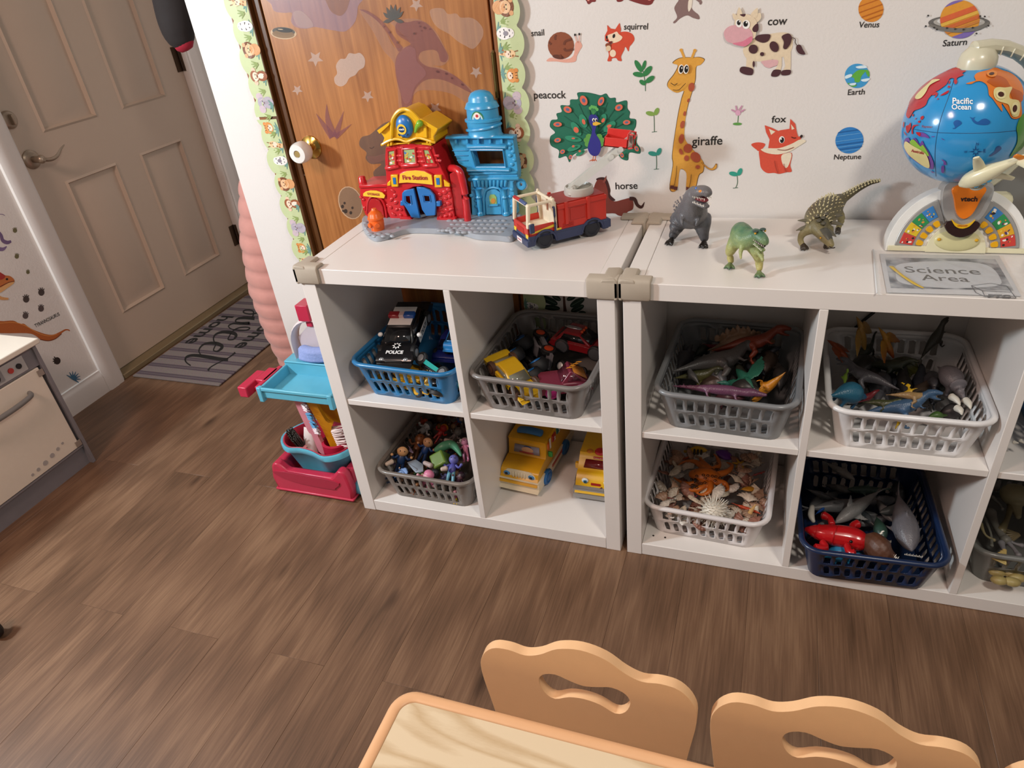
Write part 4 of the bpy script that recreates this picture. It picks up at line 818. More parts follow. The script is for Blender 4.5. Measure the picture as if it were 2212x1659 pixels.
# --- jungle border strips
BG='#c3cf9e'
def border(label,xi,sg,z0,z1,animals,bulge=.008):
 """scalloped card border; straight edge at xi, scallops towards sg"""
 W_=.058;mb=MB();N=int((z1-z0)/.004)
 def lift(t):return .0035+bulge*math.sin(PI*min(1,max(0,t)))**.5
 yw=WY-.0125
 inn,out=[],[]
 for k in range(N+1):
  z=z0+(z1-z0)*k/N;sc=abs(math.sin(PI*(z-.02)/.066))**.6*.016+(.004 if int((z-.02)/.066)%2 else 0)
  inn.append((xi,z));out.append((xi+sg*(W_-.012+sc),z))
 mb.mat(M(BG,.5,noise=.06))
 mid=[((a[0]+b[0])/2,a[1])for a,b in zip(inn,out)]
 P=[(x,yw,z)for x,z in inn]+[(x,yw-.004,z)for x,z in mid]+[(x,yw-.003,z)for x,z in out];n=N+1
 mb.add(P,[(r*n+k,r*n+k+1,(r+1)*n+k+1,(r+1)*n+k)for r in range(2)for k in range(N)])
 lay=[0]
 def shape(c,pts):
  lay[0]+=1;mb.mat(M(c,.5,noise=.1,scale=200))
  q=[]
  for x,z in pts:
   f=max(0,min(1,(x-xi)*sg/W_));q.append((x,yw-(.004*min(1,f*2)if f<.5 else .004-.001*(f-.5)*2)-.0004-(lay[0]%40)*.00002,z))
  mb.fill(q)
 def animal(kind,zc,s=.026):
  xc=xi+sg*.027
  def T_(pts):return[(xc+sg*b*s,zc-sg*a*s)for a,b in pts]
  E=lambda*a:T_(ell(*a))
  for k in range(5):q=math.radians(200+k*35);shape('#6f9a90',T_(stroke([(-.2,-.9),(-.2+1.*math.cos(q)*.8,-.9+.7*math.sin(q)*-.6)],[.3,.06])))
  for k in range(4):q=math.radians(150-k*30);shape('#8fa35e',T_(stroke([(1.15,-.5),(1.15+.55*math.cos(q),-.5+.75*math.sin(q))],[.22,.05])))
  if kind=='lion':
   shape('#d99f6a',E(0,-.6,.55,.6));shape('#7d4a2c',E(0,.1,.78,.72));shape('#dca778',E(-.5,.55,.2,.2));shape('#dca778',E(.5,.55,.2,.2));shape('#e8bd92',E(0,.02,.52,.5))
  elif kind=='monkey':
   shape('#9a5a36',E(0,-.6,.5,.6));shape('#e8c4a8',E(-.6,.2,.24,.24));shape('#e8c4a8',E(.6,.2,.24,.24));shape('#9a5a36',E(0,.25,.56,.5));shape('#f0d8bf',E(0,.12,.42,.36));shape('#f3e4d2',E(0,-.55,.26,.36))
  elif kind=='elephant':
   shape('#b9b0bc',E(0,-.5,.6,.6));shape('#cbb8bf',E(-.62,.35,.38,.42));shape('#cbb8bf',E(.62,.35,.38,.42));shape('#b3abb8',E(0,.2,.58,.55));shape('#a9a1ae',T_(stroke([(0,.05),(.05,-.5),(.25,-.75)],[.34,.26,.16])))
  elif kind=='tiger':
   shape('#d98a45',E(-.4,.5,.2,.2));shape('#d98a45',E(.4,.5,.2,.2));shape('#dd9650',E(0,.1,.6,.52));shape('#f2dcc4',E(0,-.1,.32,.26))
   for a in(-.25,0,.25):shape('#5c3a20',T_(stroke([(a,.6),(a*.8,.38)],[.08,.03])))
  elif kind=='giraffe':
   shape('#e6bd8c',T_(stroke([(-.2,-1.),(0,-.2)],[.5,.4])));shape('#e8c596',E(0,.1,.36,.5));shape('#f2dcc4',E(0,-.15,.3,.24))
   for a in(-.18,.18):shape('#8a5a36',T_(stroke([(a,.5),(a*1.3,.85)],[.07,.1])))
   for a,b in((-.3,-.6),(-.05,-.7),(-.2,-.35),(.15,.35)):shape('#a8703f',E(a,b,.1,.1))
  else:
   shape('#efeae6',E(0,-.3,.5,.75));shape('#efeae6',E(0,.2,.4,.45))
   for a,b in((-.3,.2),(.3,.2),(-.35,-.3),(.35,-.3),(0,.5),(-.2,-.7),(.2,-.7)):shape('#2d2a2c',T_(stroke([(a,b),(a*.4,b+.05)],[.13,.03])))
   shape('#8d8790',E(0,-.15,.2,.24))
  if kind!='zebra':
   for a in(-.17,.17):shape('#2a1c16',E(a,.12,.05,.06))
   shape('#6d3f2c',E(0,-.06,.08,.05))
 for kind,zc in animals:animal(kind,zc)
 return tag(mb.obj('border_strip',smooth=0,recal=False),label,'wall border','jungle border strips round the brown door')
wz=lambda u,v:px(u,v,y=WY-.014).z
border('upper left jungle animal border strip with lion and monkey beside the brown door',-.240,-1,wz(575,252),1.42,[('giraffe',wz(505,5)),('zebra',wz(547,55)),('lion',wz(540,108)),('monkey',wz(550,165)),('elephant',wz(572,222))])
border('lower left jungle animal border strip running down behind the four-cube shelf',-.244,-1,.58,wz(577,258),[('tiger',wz(578,276)),('giraffe',wz(583,312)),('zebra',wz(602,347)),('lion',wz(612,397)),('monkey',wz(625,440)),('elephant',wz(642,492)),('tiger',wz(652,535)),('giraffe',wz(658,562))])
border('upper right jungle animal border strip between the brown door and the snail',.421,1,wz(1100,189),1.40,[('lion',wz(1090,15)),('zebra',wz(1092,72)),('giraffe',wz(1108,116)),('tiger',wz(1103,163))])
border('lower right jungle animal border strip behind the blue tower of the fire station',.421,1,.36,wz(1100,188),[('elephant',wz(1112,222)),('monkey',wz(1128,286)),('lion',wz(1126,347)),('zebra',wz(1128,400)),('giraffe',wz(1130,470)),('tiger',.62),('zebra',.50),('giraffe',.43)])
# --- toy fire station
def S_(a,b,y):return px(760+a/4.741,180+b/4.741,y=y)
FS=Vector((.26,.30,SZ))
fs=thing('fire_station','red and blue plastic toy fire station with yellow roof on the four-cube shelf','playset',tuple(FS))
RED=M('#c8232a',.25,coat=.3);RED2=M('#b01c22',.3,coat=.2);BLU=M('#3f9fd0',.28,coat=.25);YEL=M('#e9b31a',.3,coat=.2);DBL=M('#2471b8',.3,coat=.2);GST=M('#9aa0a8',.35,noise=.12);YST=M('#efc437',.4)
def pz(pts,y,sm=0):
 q=[S_(a,b,y)-FS for a,b in pts];q=[(p.x,p.z)for p in q]
 return catmull(q,sm)if sm else q
def slab(name,pts,y0,y1,mat,par=None,sm=0,bevel=.0015,t=1.,yr=None):
 """polygon traced at depth yr and given thickness y0..y1"""
 return MB().prism(pz(pts,yr if yr is not None else y0,sm),y0-FS.y,y1-FS.y,t=t).obj(name,mat,par or fs,bevel=bevel,smooth=35)
bp_=[(105,1420),(115,1480),(165,1555),(250,1600),(400,1570),(520,1530),(640,1515),(880,1520),(1100,1530),(1290,1580),(1500,1592),(1640,1600),(1700,1520),(1700,1330),(1000,1370),(300,1345),(130,1380)]
q=catmull([tuple(px(760+a/4.741,180+b/4.741,z=SZ+.006)-FS)[:2]for a,b in bp_],4)
mb=MB();N=len(q);vs=[]
cx_=sum(p[0]for p in q)/N;cy_=sum(p[1]for p in q)/N
for k_,z_ in((1.,.0005),(1.,.008),(.975,.014)):vs+=[(cx_+(a-cx_)*k_,cy_+(b-cy_)*k_,z_)for a,b in q]
mb.add(vs,[(r*N+k,r*N+(k+1)%N,(r+1)*N+(k+1)%N,(r+1)*N+k)for r in range(2)for k in range(N)])
tr=tessellate_polygon([[Vector((a,b,0))for a,b in q]]);mb.add([(cx_+(a-cx_)*.975,cy_+(b-cy_)*.975,.014)for a,b in q],tr);mb.add([(a,b,.0005)for a,b in q],tr)
mb.obj('stone_base',GST,fs,bevel=.002)
cob=None
def put(mesh_o,loc,rz=0,par=fs,sc=(1,1,1),name=None):
 o=mesh_o.copy();COL.objects.link(o);o.parent=par;o.location=loc;o.rotation_euler=(0,0,rz)if not isinstance(rz,tuple)else rz;o.scale=sc;return o
cob=MB().ball((0,0,0),(.009,.007,.004),10,k=6).obj('cobble',GST,fs);cob.location=px(760+1150/4.741,180+1470/4.741,z=SZ+.014)-FS
for a,b in[(1000+i*62+(j%2)*30,1410+j*38)for i in range(10)for j in range(4)]+[(190+i*45,1545+(i%2)*18)for i in range(6)]+[(900+i*40,1505)for i in range(4)]+[(470,1480),(140,1430),(150,1480)]:
 if 1540<a and b>1500:continue
 put(cob,px(760+a/4.741,180+b/4.741,z=SZ+.013)-FS,random.uniform(-.6,.6),sc=(random.uniform(.8,1.15),random.uniform(.8,1.1),1))
tw=MB()
for k in range(4):tw.loft([px(1095+k*5,492+k*3,z=SZ+.008)-FS,px(1122-k*6,512-k*4,z=SZ+.003)-FS],.0018,6)
tw.obj('white_netting',M('#c9c6c0',.5),fs)
main=[(345,655),(480,625),(620,615),(830,640),(880,800),(945,930),(1000,1060),(1030,1180),(1040,1300),(1065,1425),(868,1428),(866,1260),(850,1140),(800,1080),(720,1052),(640,1060),(560,1100),(525,1180),(545,1300),(600,1425),(490,1405),(400,1400),(360,1300),(355,1000),(345,900),(338,780)]
slab('red_block',main,.312,.392,RED,bevel=.002)
slab('arch_back',[(520,1060),(870,1060),(870,1425),(540,1425)],.37,.374,M('#5a1a1c',.6),yr=.312)
slab('storage_wing',[(80,1050),(220,1035),(365,1050),(385,1400),(180,1390),(135,1340),(98,1230),(82,1130)],.318,.385,RED)
slab('wing_ledge',[(70,1045),(365,1030),(368,1062),(72,1075)],.312,.392,RED)
MB().lathe([(0,0),(.011,0),(.011,.008),(.0095,.010),(.0095,.018),(.007,.021),(0,.022)],18,Matrix.Translation(S_(115,1030,.335)-FS)).obj('chimney',RED,fs)
mb=MB().prism(pz([(165,1330),(170,1220),(200,1175),(245,1172),(290,1195),(325,1260),(345,1380)],.318),.313-FS.y,.319-FS.y);mb.obj('storage_arch',RED2,fs,bevel=.002)
mb=MB().loft([S_(a,b,.314)-FS for a,b in((155,1330),(162,1225),(195,1165),(245,1158),(300,1185),(338,1255),(358,1380))],.003,8,sm=3,up=(0,1,0));mb.obj('storage_arch_rim',RED,fs)
def sign(pts,y,txt,A,B,mat=YST,col='#a82a2c',edge=RED,grow=1.06,name='sign_board',hs=1.):
 c=(sum(p[0]for p in pts)/len(pts),sum(p[1]for p in pts)/len(pts))
 s0=slab(name,[(c[0]+(a-c[0])*grow,c[1]+(b-c[1])*(grow+.06))for a,b in pts],y-.003,y+.004,edge)
 o=slab('sign_face',pts,y-.0045,y-.002,mat,s0,bevel=.0005)
 if txt:
  m=MB();P,Q=S_(*A,y-.0056)-FS,S_(*B,y-.0056)-FS;put_text(m,txt,P,Q,(0,0,1),bold=.03,hs=hs);m.obj('lettering',M(col,.5),s0)
 return s0
sign([(482,1022),(492,930),(560,900),(650,893),(740,903),(815,940),(828,1040),(740,1030),(650,1022),(560,1016)],.308,'Fire Station',(522,985),(776,988))
sign([(115,1130),(140,1110),(190,1098),(250,1100),(310,1120),(340,1150),(330,1178),(115,1155)],.314,'STORAGE',(160,1142),(285,1152),grow=1.02)
for(a0,b0,a1,b1)in((395,938,465,1062),(838,942,912,1068)):
 s0=slab('lamp_panel',[(a0,b0),(a1,b0),(a1+8,b1),(a0+10,b1)],.304,.312,YEL);slab('lamp_print',[(a0+22,b0+28),(a1-18,b0+28),(a1-12,b1-28),(a0+30,b1-28)],.3025,.3045,DBL,s0,bevel=.0003)
slab('yellow_corner',[(938,985),(1000,1030),(1003,1062),(945,1058)],.307,.313,YEL);slab('yellow_corner',[(362,1020),(395,990),(395,1050),(360,1052)],.307,.313,YEL)
for pts in([(375,700),(438,690),(445,828),(378,842)],[(530,680),(640,672),(652,810),(540,815)],[(735,685),(790,685),(842,815),(765,815)]):
 c=(sum(p[0]for p in pts)/4,sum(p[1]for p in pts)/4)
 fr=MB().loft([S_(c[0]+(a-c[0])*1.18,c[1]+(b-c[1])*1.12,.310)-FS for a,b in pts],.0035,8,closed=True,up=(0,1,0)).obj('window_frame',RED,fs)
 wp=slab('window_print',pts,.3095,.312,M('#9fb27a',.4),fr,bevel=.0003)
 random.seed(int(c[0]));m=MB()
 for i in range(12):
  u_,v_=random.uniform(.12,.88),random.uniform(.25,.9);a=pts[0][0]+(pts[1][0]-pts[0][0])*u_+(pts[3][0]-pts[0][0])*v_;b=pts[0][1]+(pts[2][1]-pts[0][1])*v_
  m.mat(M(random.choice(('#d9a83a','#c23a2e','#e8e2d8','#4a78b8','#c23a2e','#d9a83a')),.5));m.fill([S_(p[0],p[1],.3092-i*.00004)-FS for p in ell(a,b,random.uniform(6,15),random.uniform(10,24),random.uniform(0,180),8)])
 tag(m.obj('print_pattern',smooth=0,recal=False,parent=wp),kind='stuff')
 MB().loft([S_(pts[3][0]-25,pts[3][1]+28,.309)-FS,S_(pts[2][0]+30,pts[2][1]+25,.309)-FS],(.006,.0045),8).obj('window_sill',RED,fs)
for a,b,w_ in((455,740,60),(455,790,60),(670,700,55),(675,750,55),(680,800,60),(850,740,40),(865,790,45),(690,660,120),(470,660,50)):
 MB().loft([S_(a,b,.3115)-FS,S_(a+w_,b+2,.3115)-FS],(.003,.004),6).obj('siding_board',RED,fs)
stn=MB().ball((0,0,0),(.0075,.003,.006),10,k=6).obj('stone',RED,fs);stn.location=S_(900,1140,.3115)-FS
for a,b in((950,1115),(985,1090),(905,1200),(960,1180),(1000,1160),(900,1265),(945,1250),(990,1230),(925,1320),(975,1300),(1015,1290),(910,1370),(960,1360),(1010,1350),(420,1100),(440,1150),(405,1190),(450,1220),(400,1270),(460,1290),(430,1340),(500,1350),(500,1290),(120,1190),(95,1170),(345,1100),(365,1250),(380,1310),(130,1280)):
 put(stn,S_(a,b,.3115 if a>380 else .3175)-FS,(0,random.uniform(-.8,.8),0),sc=(random.uniform(.6,1.2),1,random.uniform(.6,1.1)))
for pts in([(870,1385),(1060,1375),(1068,1425),(866,1430)],[(490,1365),(600,1375),(640,1425),(492,1405)]):slab('footing',pts,.304,.315,RED)
for nm,pts,wn,hg in(('door_leaf',[(522,1120),(545,1092),(640,1075),(705,1375),(618,1368),(575,1290),(522,1210)],[(548,1150),(600,1150),(612,1235),(580,1235),(552,1210)],(495,1205,530,1255)),('door_leaf',[(668,1058),(740,1062),(805,1088),(850,1140),(868,1230),(862,1345),(770,1352),(728,1290)],[(735,1145),(798,1150),(808,1212),(748,1212)],(862,1210,905,1262))):
 o_=pz(pts,.303);h_=pz(wn,.303);tr=tessellate_polygon([[Vector((a,b,0))for a,b in o_],[Vector((a,b,0))for a,b in h_]])
 A=o_+h_;N=len(A);n1,n2=len(o_),len(h_)
 vs=[(a,.298-FS.y,b)for a,b in A]+[(a,.305-FS.y,b)for a,b in A]
 d=MB().add(vs,[tuple(t_)for t_ in tr]+[tuple(i+N for i in t_[::-1])for t_ in tr]+[(i,(i+1)%n1,N+(i+1)%n1,N+i)for i in range(n1)]+[(n1+i,n1+(i+1)%n2,N+n1+(i+1)%n2,N+n1+i)for i in range(n2)]).obj(nm,DBL,fs,bevel=.0012)
 MB().loft([S_(a,b,.2975)-FS for a,b in wn],.0018,6,closed=True,up=(0,1,0)).obj('door_window_rim',DBL,d)
 slab('hinge',[(hg[0],hg[1]),(hg[2],hg[1]),(hg[2],hg[3]),(hg[0],hg[3])],.300,.314,DBL,d)
MB().loft([S_(a,b,y)-FS for a,b,y in((1010,870,.335),(1060,875,.318),(1105,910,.308),(1135,1010,.305),(1165,1180,.305),(1190,1420,.305))],.0095,14,sm=4).obj('drain_pipe',RED,fs)
slab('pipe_fin',[(1000,930),(1090,880),(1160,1415),(1080,1425),(1040,1200)],.318,.325,RED2)
roof=[(305,632),(350,600),(430,572),(490,576),(560,596),(640,570),(700,562),(850,608),(840,545),(898,462),(800,400),(722,352),(700,392),(650,335),(600,288),(535,268),(475,290),(435,340),(408,392),(275,478),(330,560)]
slab('yellow_roof',roof,.300,.385,YEL,bevel=.0025)
MB().loft([S_(a,b,.297)-FS for a,b in((305,632),(360,598),(430,572),(490,574),(560,596),(640,570),(700,560),(850,606))],.0035,8,sm=3,up=(0,1,0)).obj('roof_trim',YEL,fs)
MB().loft([S_(a,b,.297)-FS for a,b in((408,560),(415,400),(440,335),(480,288),(535,266),(600,285),(655,335),(710,400))],.005,8,sm=3,up=(0,1,0)).obj('roof_arch',YEL,fs)
slab('roof_beam',[(718,350),(900,455),(885,490),(715,385)],.290,.300,YEL,yr=.3);slab('roof_beam',[(275,475),(400,388),(405,412),(300,510)],.290,.300,YEL,yr=.3);slab('roof_post',[(745,400),(775,410),(780,555),(745,550)],.293,.301,YEL,yr=.3)
slab('eave_band',[(340,612),(560,612),(820,612),(812,640),(620,616),(480,626),(350,650)],.306,.385,YEL)
for a,b in((370,625),(400,618),(580,602),(770,595),(800,600)):slab('bracket',[(a-9,b-15),(a+9,b-15),(a+9,b+22),(a-9,b+22)],.298,.308,YEL,bevel=.001)
c0=S_(540,442,.297)-FS
dsk=MB().ball(tuple(c0),(.0225,.012,.0275),28,k=14).obj('sound_disc',DBL,fs)
mb=MB().mat(YST);mb.fill([(c0.x-.003+.0125*math.cos(q),c0.y-.0124,c0.z-.004+.0125*math.sin(q))for q in[2*PI*k/24 for k in range(24)]])
mb.mat(M('#123a66',.3));mb.fill([(c0.x-.003+.0086*math.cos(q),c0.y-.0127,c0.z-.004+.0072*math.sin(q))for q in[2*PI*k/24 for k in range(24)]])
mb.mat(M('#eef0f0',.4));put_text(mb,'vtech',c0+Vector((-.0105,-.0130,-.0058)),c0+Vector((.0045,-.0130,-.0058)),(0,0,1),bold=.03);mb.obj('disc_badge',smooth=0,recal=False,parent=dsk)
for k,q in enumerate((-2.3,-1.57,-.84)):MB().box(-.003,.003,-.001,.001,-.0012,.0012,Matrix.Translation((c0.x-.003+.017*math.cos(q),c0.y-.0095-.0015*abs(k-1)*-1,c0.z-.004+.019*math.sin(q)))@Matrix.Rotation(-q-PI/2,4,'Y')).obj('speaker_slot',M('#151a22',.6),dsk)
MB().loft([S_(650,500,.296)-FS,S_(668,450,.292)-FS,S_(690,415,.288)-FS],[.003,.0055,.007],12,sm=3).ball(tuple(S_(695,412,.286)-FS),.0085).obj('green_lever',M('#7fb52e',.3,coat=.2),fs)
tow=[(985,548),(1320,535),(1660,548),(1655,600),(1690,800),(1702,900),(1700,985),(1650,1010),(1660,1100),(1685,1345),(1230,1352),(1215,1010),(1195,880),(1090,820),(1040,700),(1005,610)]
hole=[(1235,690),(1540,690),(1562,850),(1275,852)]
o_=pz(tow,.345);h_=pz(hole,.345);tr=tessellate_polygon([[Vector((a,b,0))for a,b in o_],[Vector((a,b,0))for a,b in h_]])
A=o_+h_;N=len(A);n1,n2=len(o_),len(h_)
MB().add([(a,.345-FS.y,b)for a,b in A]+[(a,.372-FS.y,b)for a,b in A],[tuple(t_)for t_ in tr]+[tuple(i+N for i in t_[::-1])for t_ in tr]+[(i,(i+1)%n1,N+(i+1)%n1,N+i)for i in range(n1)]+[(n1+i,n1+(i+1)%n2,N+n1+(i+1)%n2,N+n1+i)for i in range(n2)]).obj('blue_wall',BLU,fs,bevel=.0015)
MB().loft([S_(a,b,.344)-FS for a,b in((1215,680),(1550,680),(1580,860),(1270,862))],.0035,8,closed=True,up=(0,1,0)).obj('opening_frame',BLU,fs)
for y_,(a,b),(c,d),r in((.343,(1190,650),(1580,650),(.007,.006)),(.343,(1190,885),(1620,885),(.009,.006)),(.344,(1200,925),(1690,915),(.004,.004)),(.344,(1200,985),(1705,975),(.005,.005)),(.342,(975,552),(1665,548),(.012,.004))):MB().loft([S_(a,b,y_)-FS,S_((a+c)/2,(b+d)/2-4,y_)-FS,S_(c,d,y_)-FS],r,10).obj('moulding',BLU,fs)
for a in(1060,1175,1290,1410,1530):slab('eave_bracket',[(a-10,565),(a+12,565),(a+14,620),(a-6,620)],.337,.346,BLU,bevel=.001)
for b in(690,740,790):MB().loft([S_(1030+(b-690)*.5,b,.3445)-FS,S_(1190,b,.3445)-FS],.0013,6).obj('plank_line',M('#2f86b5',.4),fs)
for a,b in((1620,620),(1615,665),(1650,700),(1620,740),(1665,785),(1640,830),(1240,1080),(1225,1150),(1275,1260),(1640,1090),(1640,1260),(1270,1200),(1625,1160)):put(stn,S_(a,b,.3445)-FS,0,sc=(.8,1,.8)).material_slots[0].link='OBJECT'
for o in fs.children:
 if o.name.startswith('stone')and o.material_slots and o.material_slots[0].link=='OBJECT':o.material_slots[0].material=BLU
for a in(1325,1585):
 base_=S_(a,1350,.343)-FS;hz=(S_(a,1080,.343)-FS).z-base_.z
 MB().lathe([(0,0),(.009,0),(.009,.006),(.006,.010),(.0075,hz*.4),(.006,hz*.62),(.009,hz*.68),(.006,hz*.74),(.007,hz*.95),(.010,hz),(0,hz)],14,Matrix.Translation(base_)).obj('column',BLU,fs)
for k in range(9):MB().loft([S_(1260+k*40,1000,.343)-FS,S_(1268+k*38,1062-abs(k-4)*2,.342)-FS],(.0048,.004),8).obj('curtain_fold',BLU,fs)
dd=slab('blue_door',[(1375,1345),(1365,1180),(1380,1110),(1425,1085),(1475,1085),(1520,1120),(1535,1345)],.340,.346,BLU)
MB().loft([S_(a,b,.340)-FS for a,b in((1360,1345),(1352,1180),(1370,1100),(1425,1070),(1480,1072),(1530,1110),(1548,1345))],.003,8,sm=3,up=(0,1,0)).obj('door_arch',BLU,fs)
slab('door_print',[(1405,1160),(1420,1140),(1460,1140),(1480,1165),(1485,1235),(1415,1240)],.3385,.3405,M('#93b56a',.4),dd,bevel=.0003);slab('door_print_figure',ell(1447,1205,24,28),.3378,.3386,M('#c98a3a',.4),dd,bevel=.0002)
slab('door_sill',[(1395,1242),(1500,1238),(1500,1258),(1398,1262)],.335,.341,BLU,dd)
rc=S_(1735,1035,.356)-FS
MB().loft([(rc.x+.0085*math.cos(q),rc.y,rc.z+.0095*math.sin(q))for q in[2*PI*k/18 for k in range(18)]],(.0055,.0032),8,closed=True,up=(0,1,0)).obj('side_ring',BLU,fs)
tc_=S_(1365,530,.358)-FS;zt=(S_(1365,62,.358)-FS).z-tc_.z;hh=zt/468
prof=[(.047,0),(.0435,20*hh),(.0420,100*hh),(.0428,105*hh),(.0428,150*hh),(.0465,156*hh),(.047,168*hh),(.0465,180*hh),(.0405,186*hh),(.0395,285*hh),(.0435,290*hh),(.0425,300*hh),(.0375,345*hh),(.0335,352*hh),(.0325,358*hh),(.031,395*hh),(.024,440*hh),(.013,462*hh),(0,468*hh)]
MB().lathe(prof,40,Matrix.Translation(tc_)@Matrix.Diagonal((1,.72,1,1))).obj('turret',BLU,fs,smooth=45)
MB().loft([(tc_.x+.0445*math.cos(q),tc_.y+.0445*.72*math.sin(q),tc_.z+(60+60*(q+PI)/PI)*hh)for q in[-PI+PI*k/20 for k in range(21)]],.0035,8).obj('turret_band',BLU,fs)
cw_=MB()
for c_,r_ in(('#3d8a5a',.0165),('#cfe4e0',.0135)):
 cw_.mat(M(c_,.4));pts=[]
 for k in range(13):
  q=PI*k/12;x_=r_*math.cos(q)-.0035;z_=192*hh+r_*1.15*math.sin(q);pts.append((x_,z_))
 e_=.0405+(.0004 if r_>.014 else .0007)
 cw_.add([(tc_.x+x_,tc_.y-.72*math.sqrt(max(0,e_**2-x_**2)),tc_.z+z_)for x_,z_ in pts],[tuple(range(13))])
cw_.mat(M('#efe6dc',.4));e_=.0415;cw_.add([(tc_.x-.0035+.008*math.cos(q),tc_.y-.72*math.sqrt(e_**2-(.008*math.cos(q)-.0035)**2),tc_.z+192*hh+.0085+.008*math.sin(q))for q in[2*PI*k/16 for k in range(16)]],[tuple(range(16))])
cw_.mat(M('#c8353a',.4));e_=.0419;cw_.add([(tc_.x-.0035+.0035*math.cos(q),tc_.y-.72*math.sqrt(e_**2-(.0035*math.cos(q)-.0035)**2),tc_.z+192*hh+.0085+.0035*math.sin(q))for q in[2*PI*k/12 for k in range(12)]],[tuple(range(12))])
cw_.obj('turret_window',smooth=0,recal=False,parent=fs)
hp=px(760+268/4.741,180+1495/4.741,z=SZ+.014)-FS
ht=.052
MB().lathe([(0,0),(.017,0),(.019,ht*.25),(.0195,ht*.42),(.0185,ht*.52),(.021,ht*.56),(.0215,ht*.62),(.019,ht*.66),(.017,ht*.82),(.010,ht*.94),(.008,ht*.97),(.006,ht*1.06),(0,ht*1.08)],28,Matrix.Translation(hp)).obj('hydrant',M('#e8651a',.3,coat=.2),fs)
hv=MB()
for q in(-2.0,-1.0):hv.cyl(hp+Vector((.015*math.cos(q),.015*math.sin(q),ht*.33)),hp+Vector((.024*math.cos(q),.024*math.sin(q),ht*.33)),.007,.006)
hv.obj('hydrant_outlets',M('#e8651a',.3,coat=.2),fs)
# --- toy fire truck
fd=Vector((-.755,-.655));ang=math.atan2(fd.y,fd.x)
TC=Vector((.588,.2405,SZ))
ft=thing('fire_truck','red toy fire truck with cream cab frame and raised grey ladder','toy truck',tuple(TC),ang)
TR=M('#c22f22',.36);TN=M('#2f3a5c',.42);TCm=M('#e8dcc2',.4);TG=M('#bdb9b0',.42);BLK=M('#1b1f2a',.55)
def wheel(par,x,y,r,w_,name='wheel',m=BLK,hub=None,hr=.5,z=None):
 z=r+.0004 if z is None else z;s=1 if y>0 else-1
 o=MB().lathe([(0,-w_/2),(r*.86,-w_/2),(r,-w_*.32),(r,w_*.32),(r*.86,w_/2),(r*.7,w_/2),(r*.66,w_*.40),(0,w_*.40)],26,Matrix.Translation((x,y,z))@Matrix.Rotation(-s*PI/2,4,'X')).obj(name,m,par,smooth=30)
 if hub:MB().lathe([(0,.0),(r*hr,.0),(r*hr,.0015),(r*hr*.6,.003),(0,.003)],18,Matrix.Translation((x,y+s*w_*.41,z))@Matrix.Rotation(-s*PI/2,4,'X')).obj('hub',hub,o)
 return o
hw=.043
def arch_prof(x0,x1,zb,zt,arches,r):
 pts=[(x0,zb)]
 for a in arches:
  for k in range(9):q=PI-PI*k/8;pts.append((a+r*math.cos(q),zb+r*math.sin(q)*1.0))
 return pts+[(x1,zb),(x1,zt),(x0,zt)]
WXF,WXR,WR=.060,-.062,.0215
ch=MB().prism(arch_prof(-.104,.102,.012,.036,(WXR,WXF),.027),-hw-.002,hw+.002).obj('chassis',TN,ft,bevel=.0015)
for wx in(WXF,WXR):
 for s in(-1,1):
  wheel(ft,wx,s*(hw-.006),WR,.016)
  MB().loft([(wx+.0275*math.cos(q),s*(hw+.001),.016+.0275*math.sin(q))for q in[PI*k/12 for k in range(13)]],(.0028,.003),8,up=(0,1,0)).obj('wheel_arch',TN,ft)
MB().box(.094,.106,-hw-.003,hw+.003,.012,.028).obj('front_bumper',TN,ft,bevel=.002);MB().box(-.110,-.090,-hw-.003,hw+.003,.014,.034).obj('rear_bumper',TN,ft,bevel=.002)
pl_=MB().box(.1062,.107,-.014,.014,.0145,.0255).obj('number_plate',M('#e6dede',.4),ft);MB().box(.107,.1073,-.010,.010,.0185,.0215).obj('plate_print',M('#b56a66',.5),pl_)
tub=MB().prism(arch_prof(.030,.100,.030,.056,(WXF,),.022)[0:1]+[(.038,.042),(.082,.042),(.1,.030),(.100,.056),(.030,.056)],-hw,hw)
tub=MB();zt=.058
tub.box(.097,.101,-hw,hw,.028,zt).box(.028,.101,-hw,-hw+.004,.036,zt).box(.028,.101,hw-.004,hw,.036,zt).box(.028,.101,-hw,hw,.034,.040)
tub.obj('cab_body',TR,ft,bevel=.001)
MB().box(.030,.096,-hw+.005,hw-.005,.040,.044).obj('cab_floor',TCm,ft)
MB().box(.1008,.1016,-.022,.018,.036,.050).obj('grille',M('#a8261c',.4),ft)
for k in range(5):MB().box(.1014,.1022,-.020,.016,.0375+k*.0024,.0385+k*.0024).obj('grille_bar',TR,ft)
for s in(-1,1):MB().box(.092,.1022,s*(hw-.008)-.0065,s*(hw-.008)+.0075,.030,.040).obj('headlight',M('#e6c533',.35),ft,bevel=.001)
for s in(-1,1):
 MB().add([(.092,s*(hw+.0006),.044),(.030,s*(hw+.0006),.054),(.030,s*(hw+.0006),.048),(.050,s*(hw+.0006),.045),(.092,s*(hw+.0006),.041)],[(0,1,2,3,4)]).obj('side_stripe',M('#e6c533',.4),ft,recal=False)
 MB().box(.018,.036,s*hw-.0006,s*hw+.0008,.0365,.041).obj('side_stripe',M('#e6c533',.4),ft)
cf=MB();zr=.106
for s in(-1,1):
 cf.loft([(.099,s*(hw-.003),zt-.002),(.094,s*(hw-.004),zr)],(.0045,.0055),8).loft([(.094,s*(hw-.004),zr),(.034,s*(hw-.004),zr)],(.004,.0035),8).loft([(.034,s*(hw-.004),zr+.004),(.032,s*(hw-.003),zt-.02)],(.005,.005),8)
cf.loft([(.094,-hw+.002,zr),(.094,hw-.002,zr)],(.0045,.004),8).loft([(.034,-hw+.002,zr),(.034,hw-.002,zr)],(.004,.0035),8)
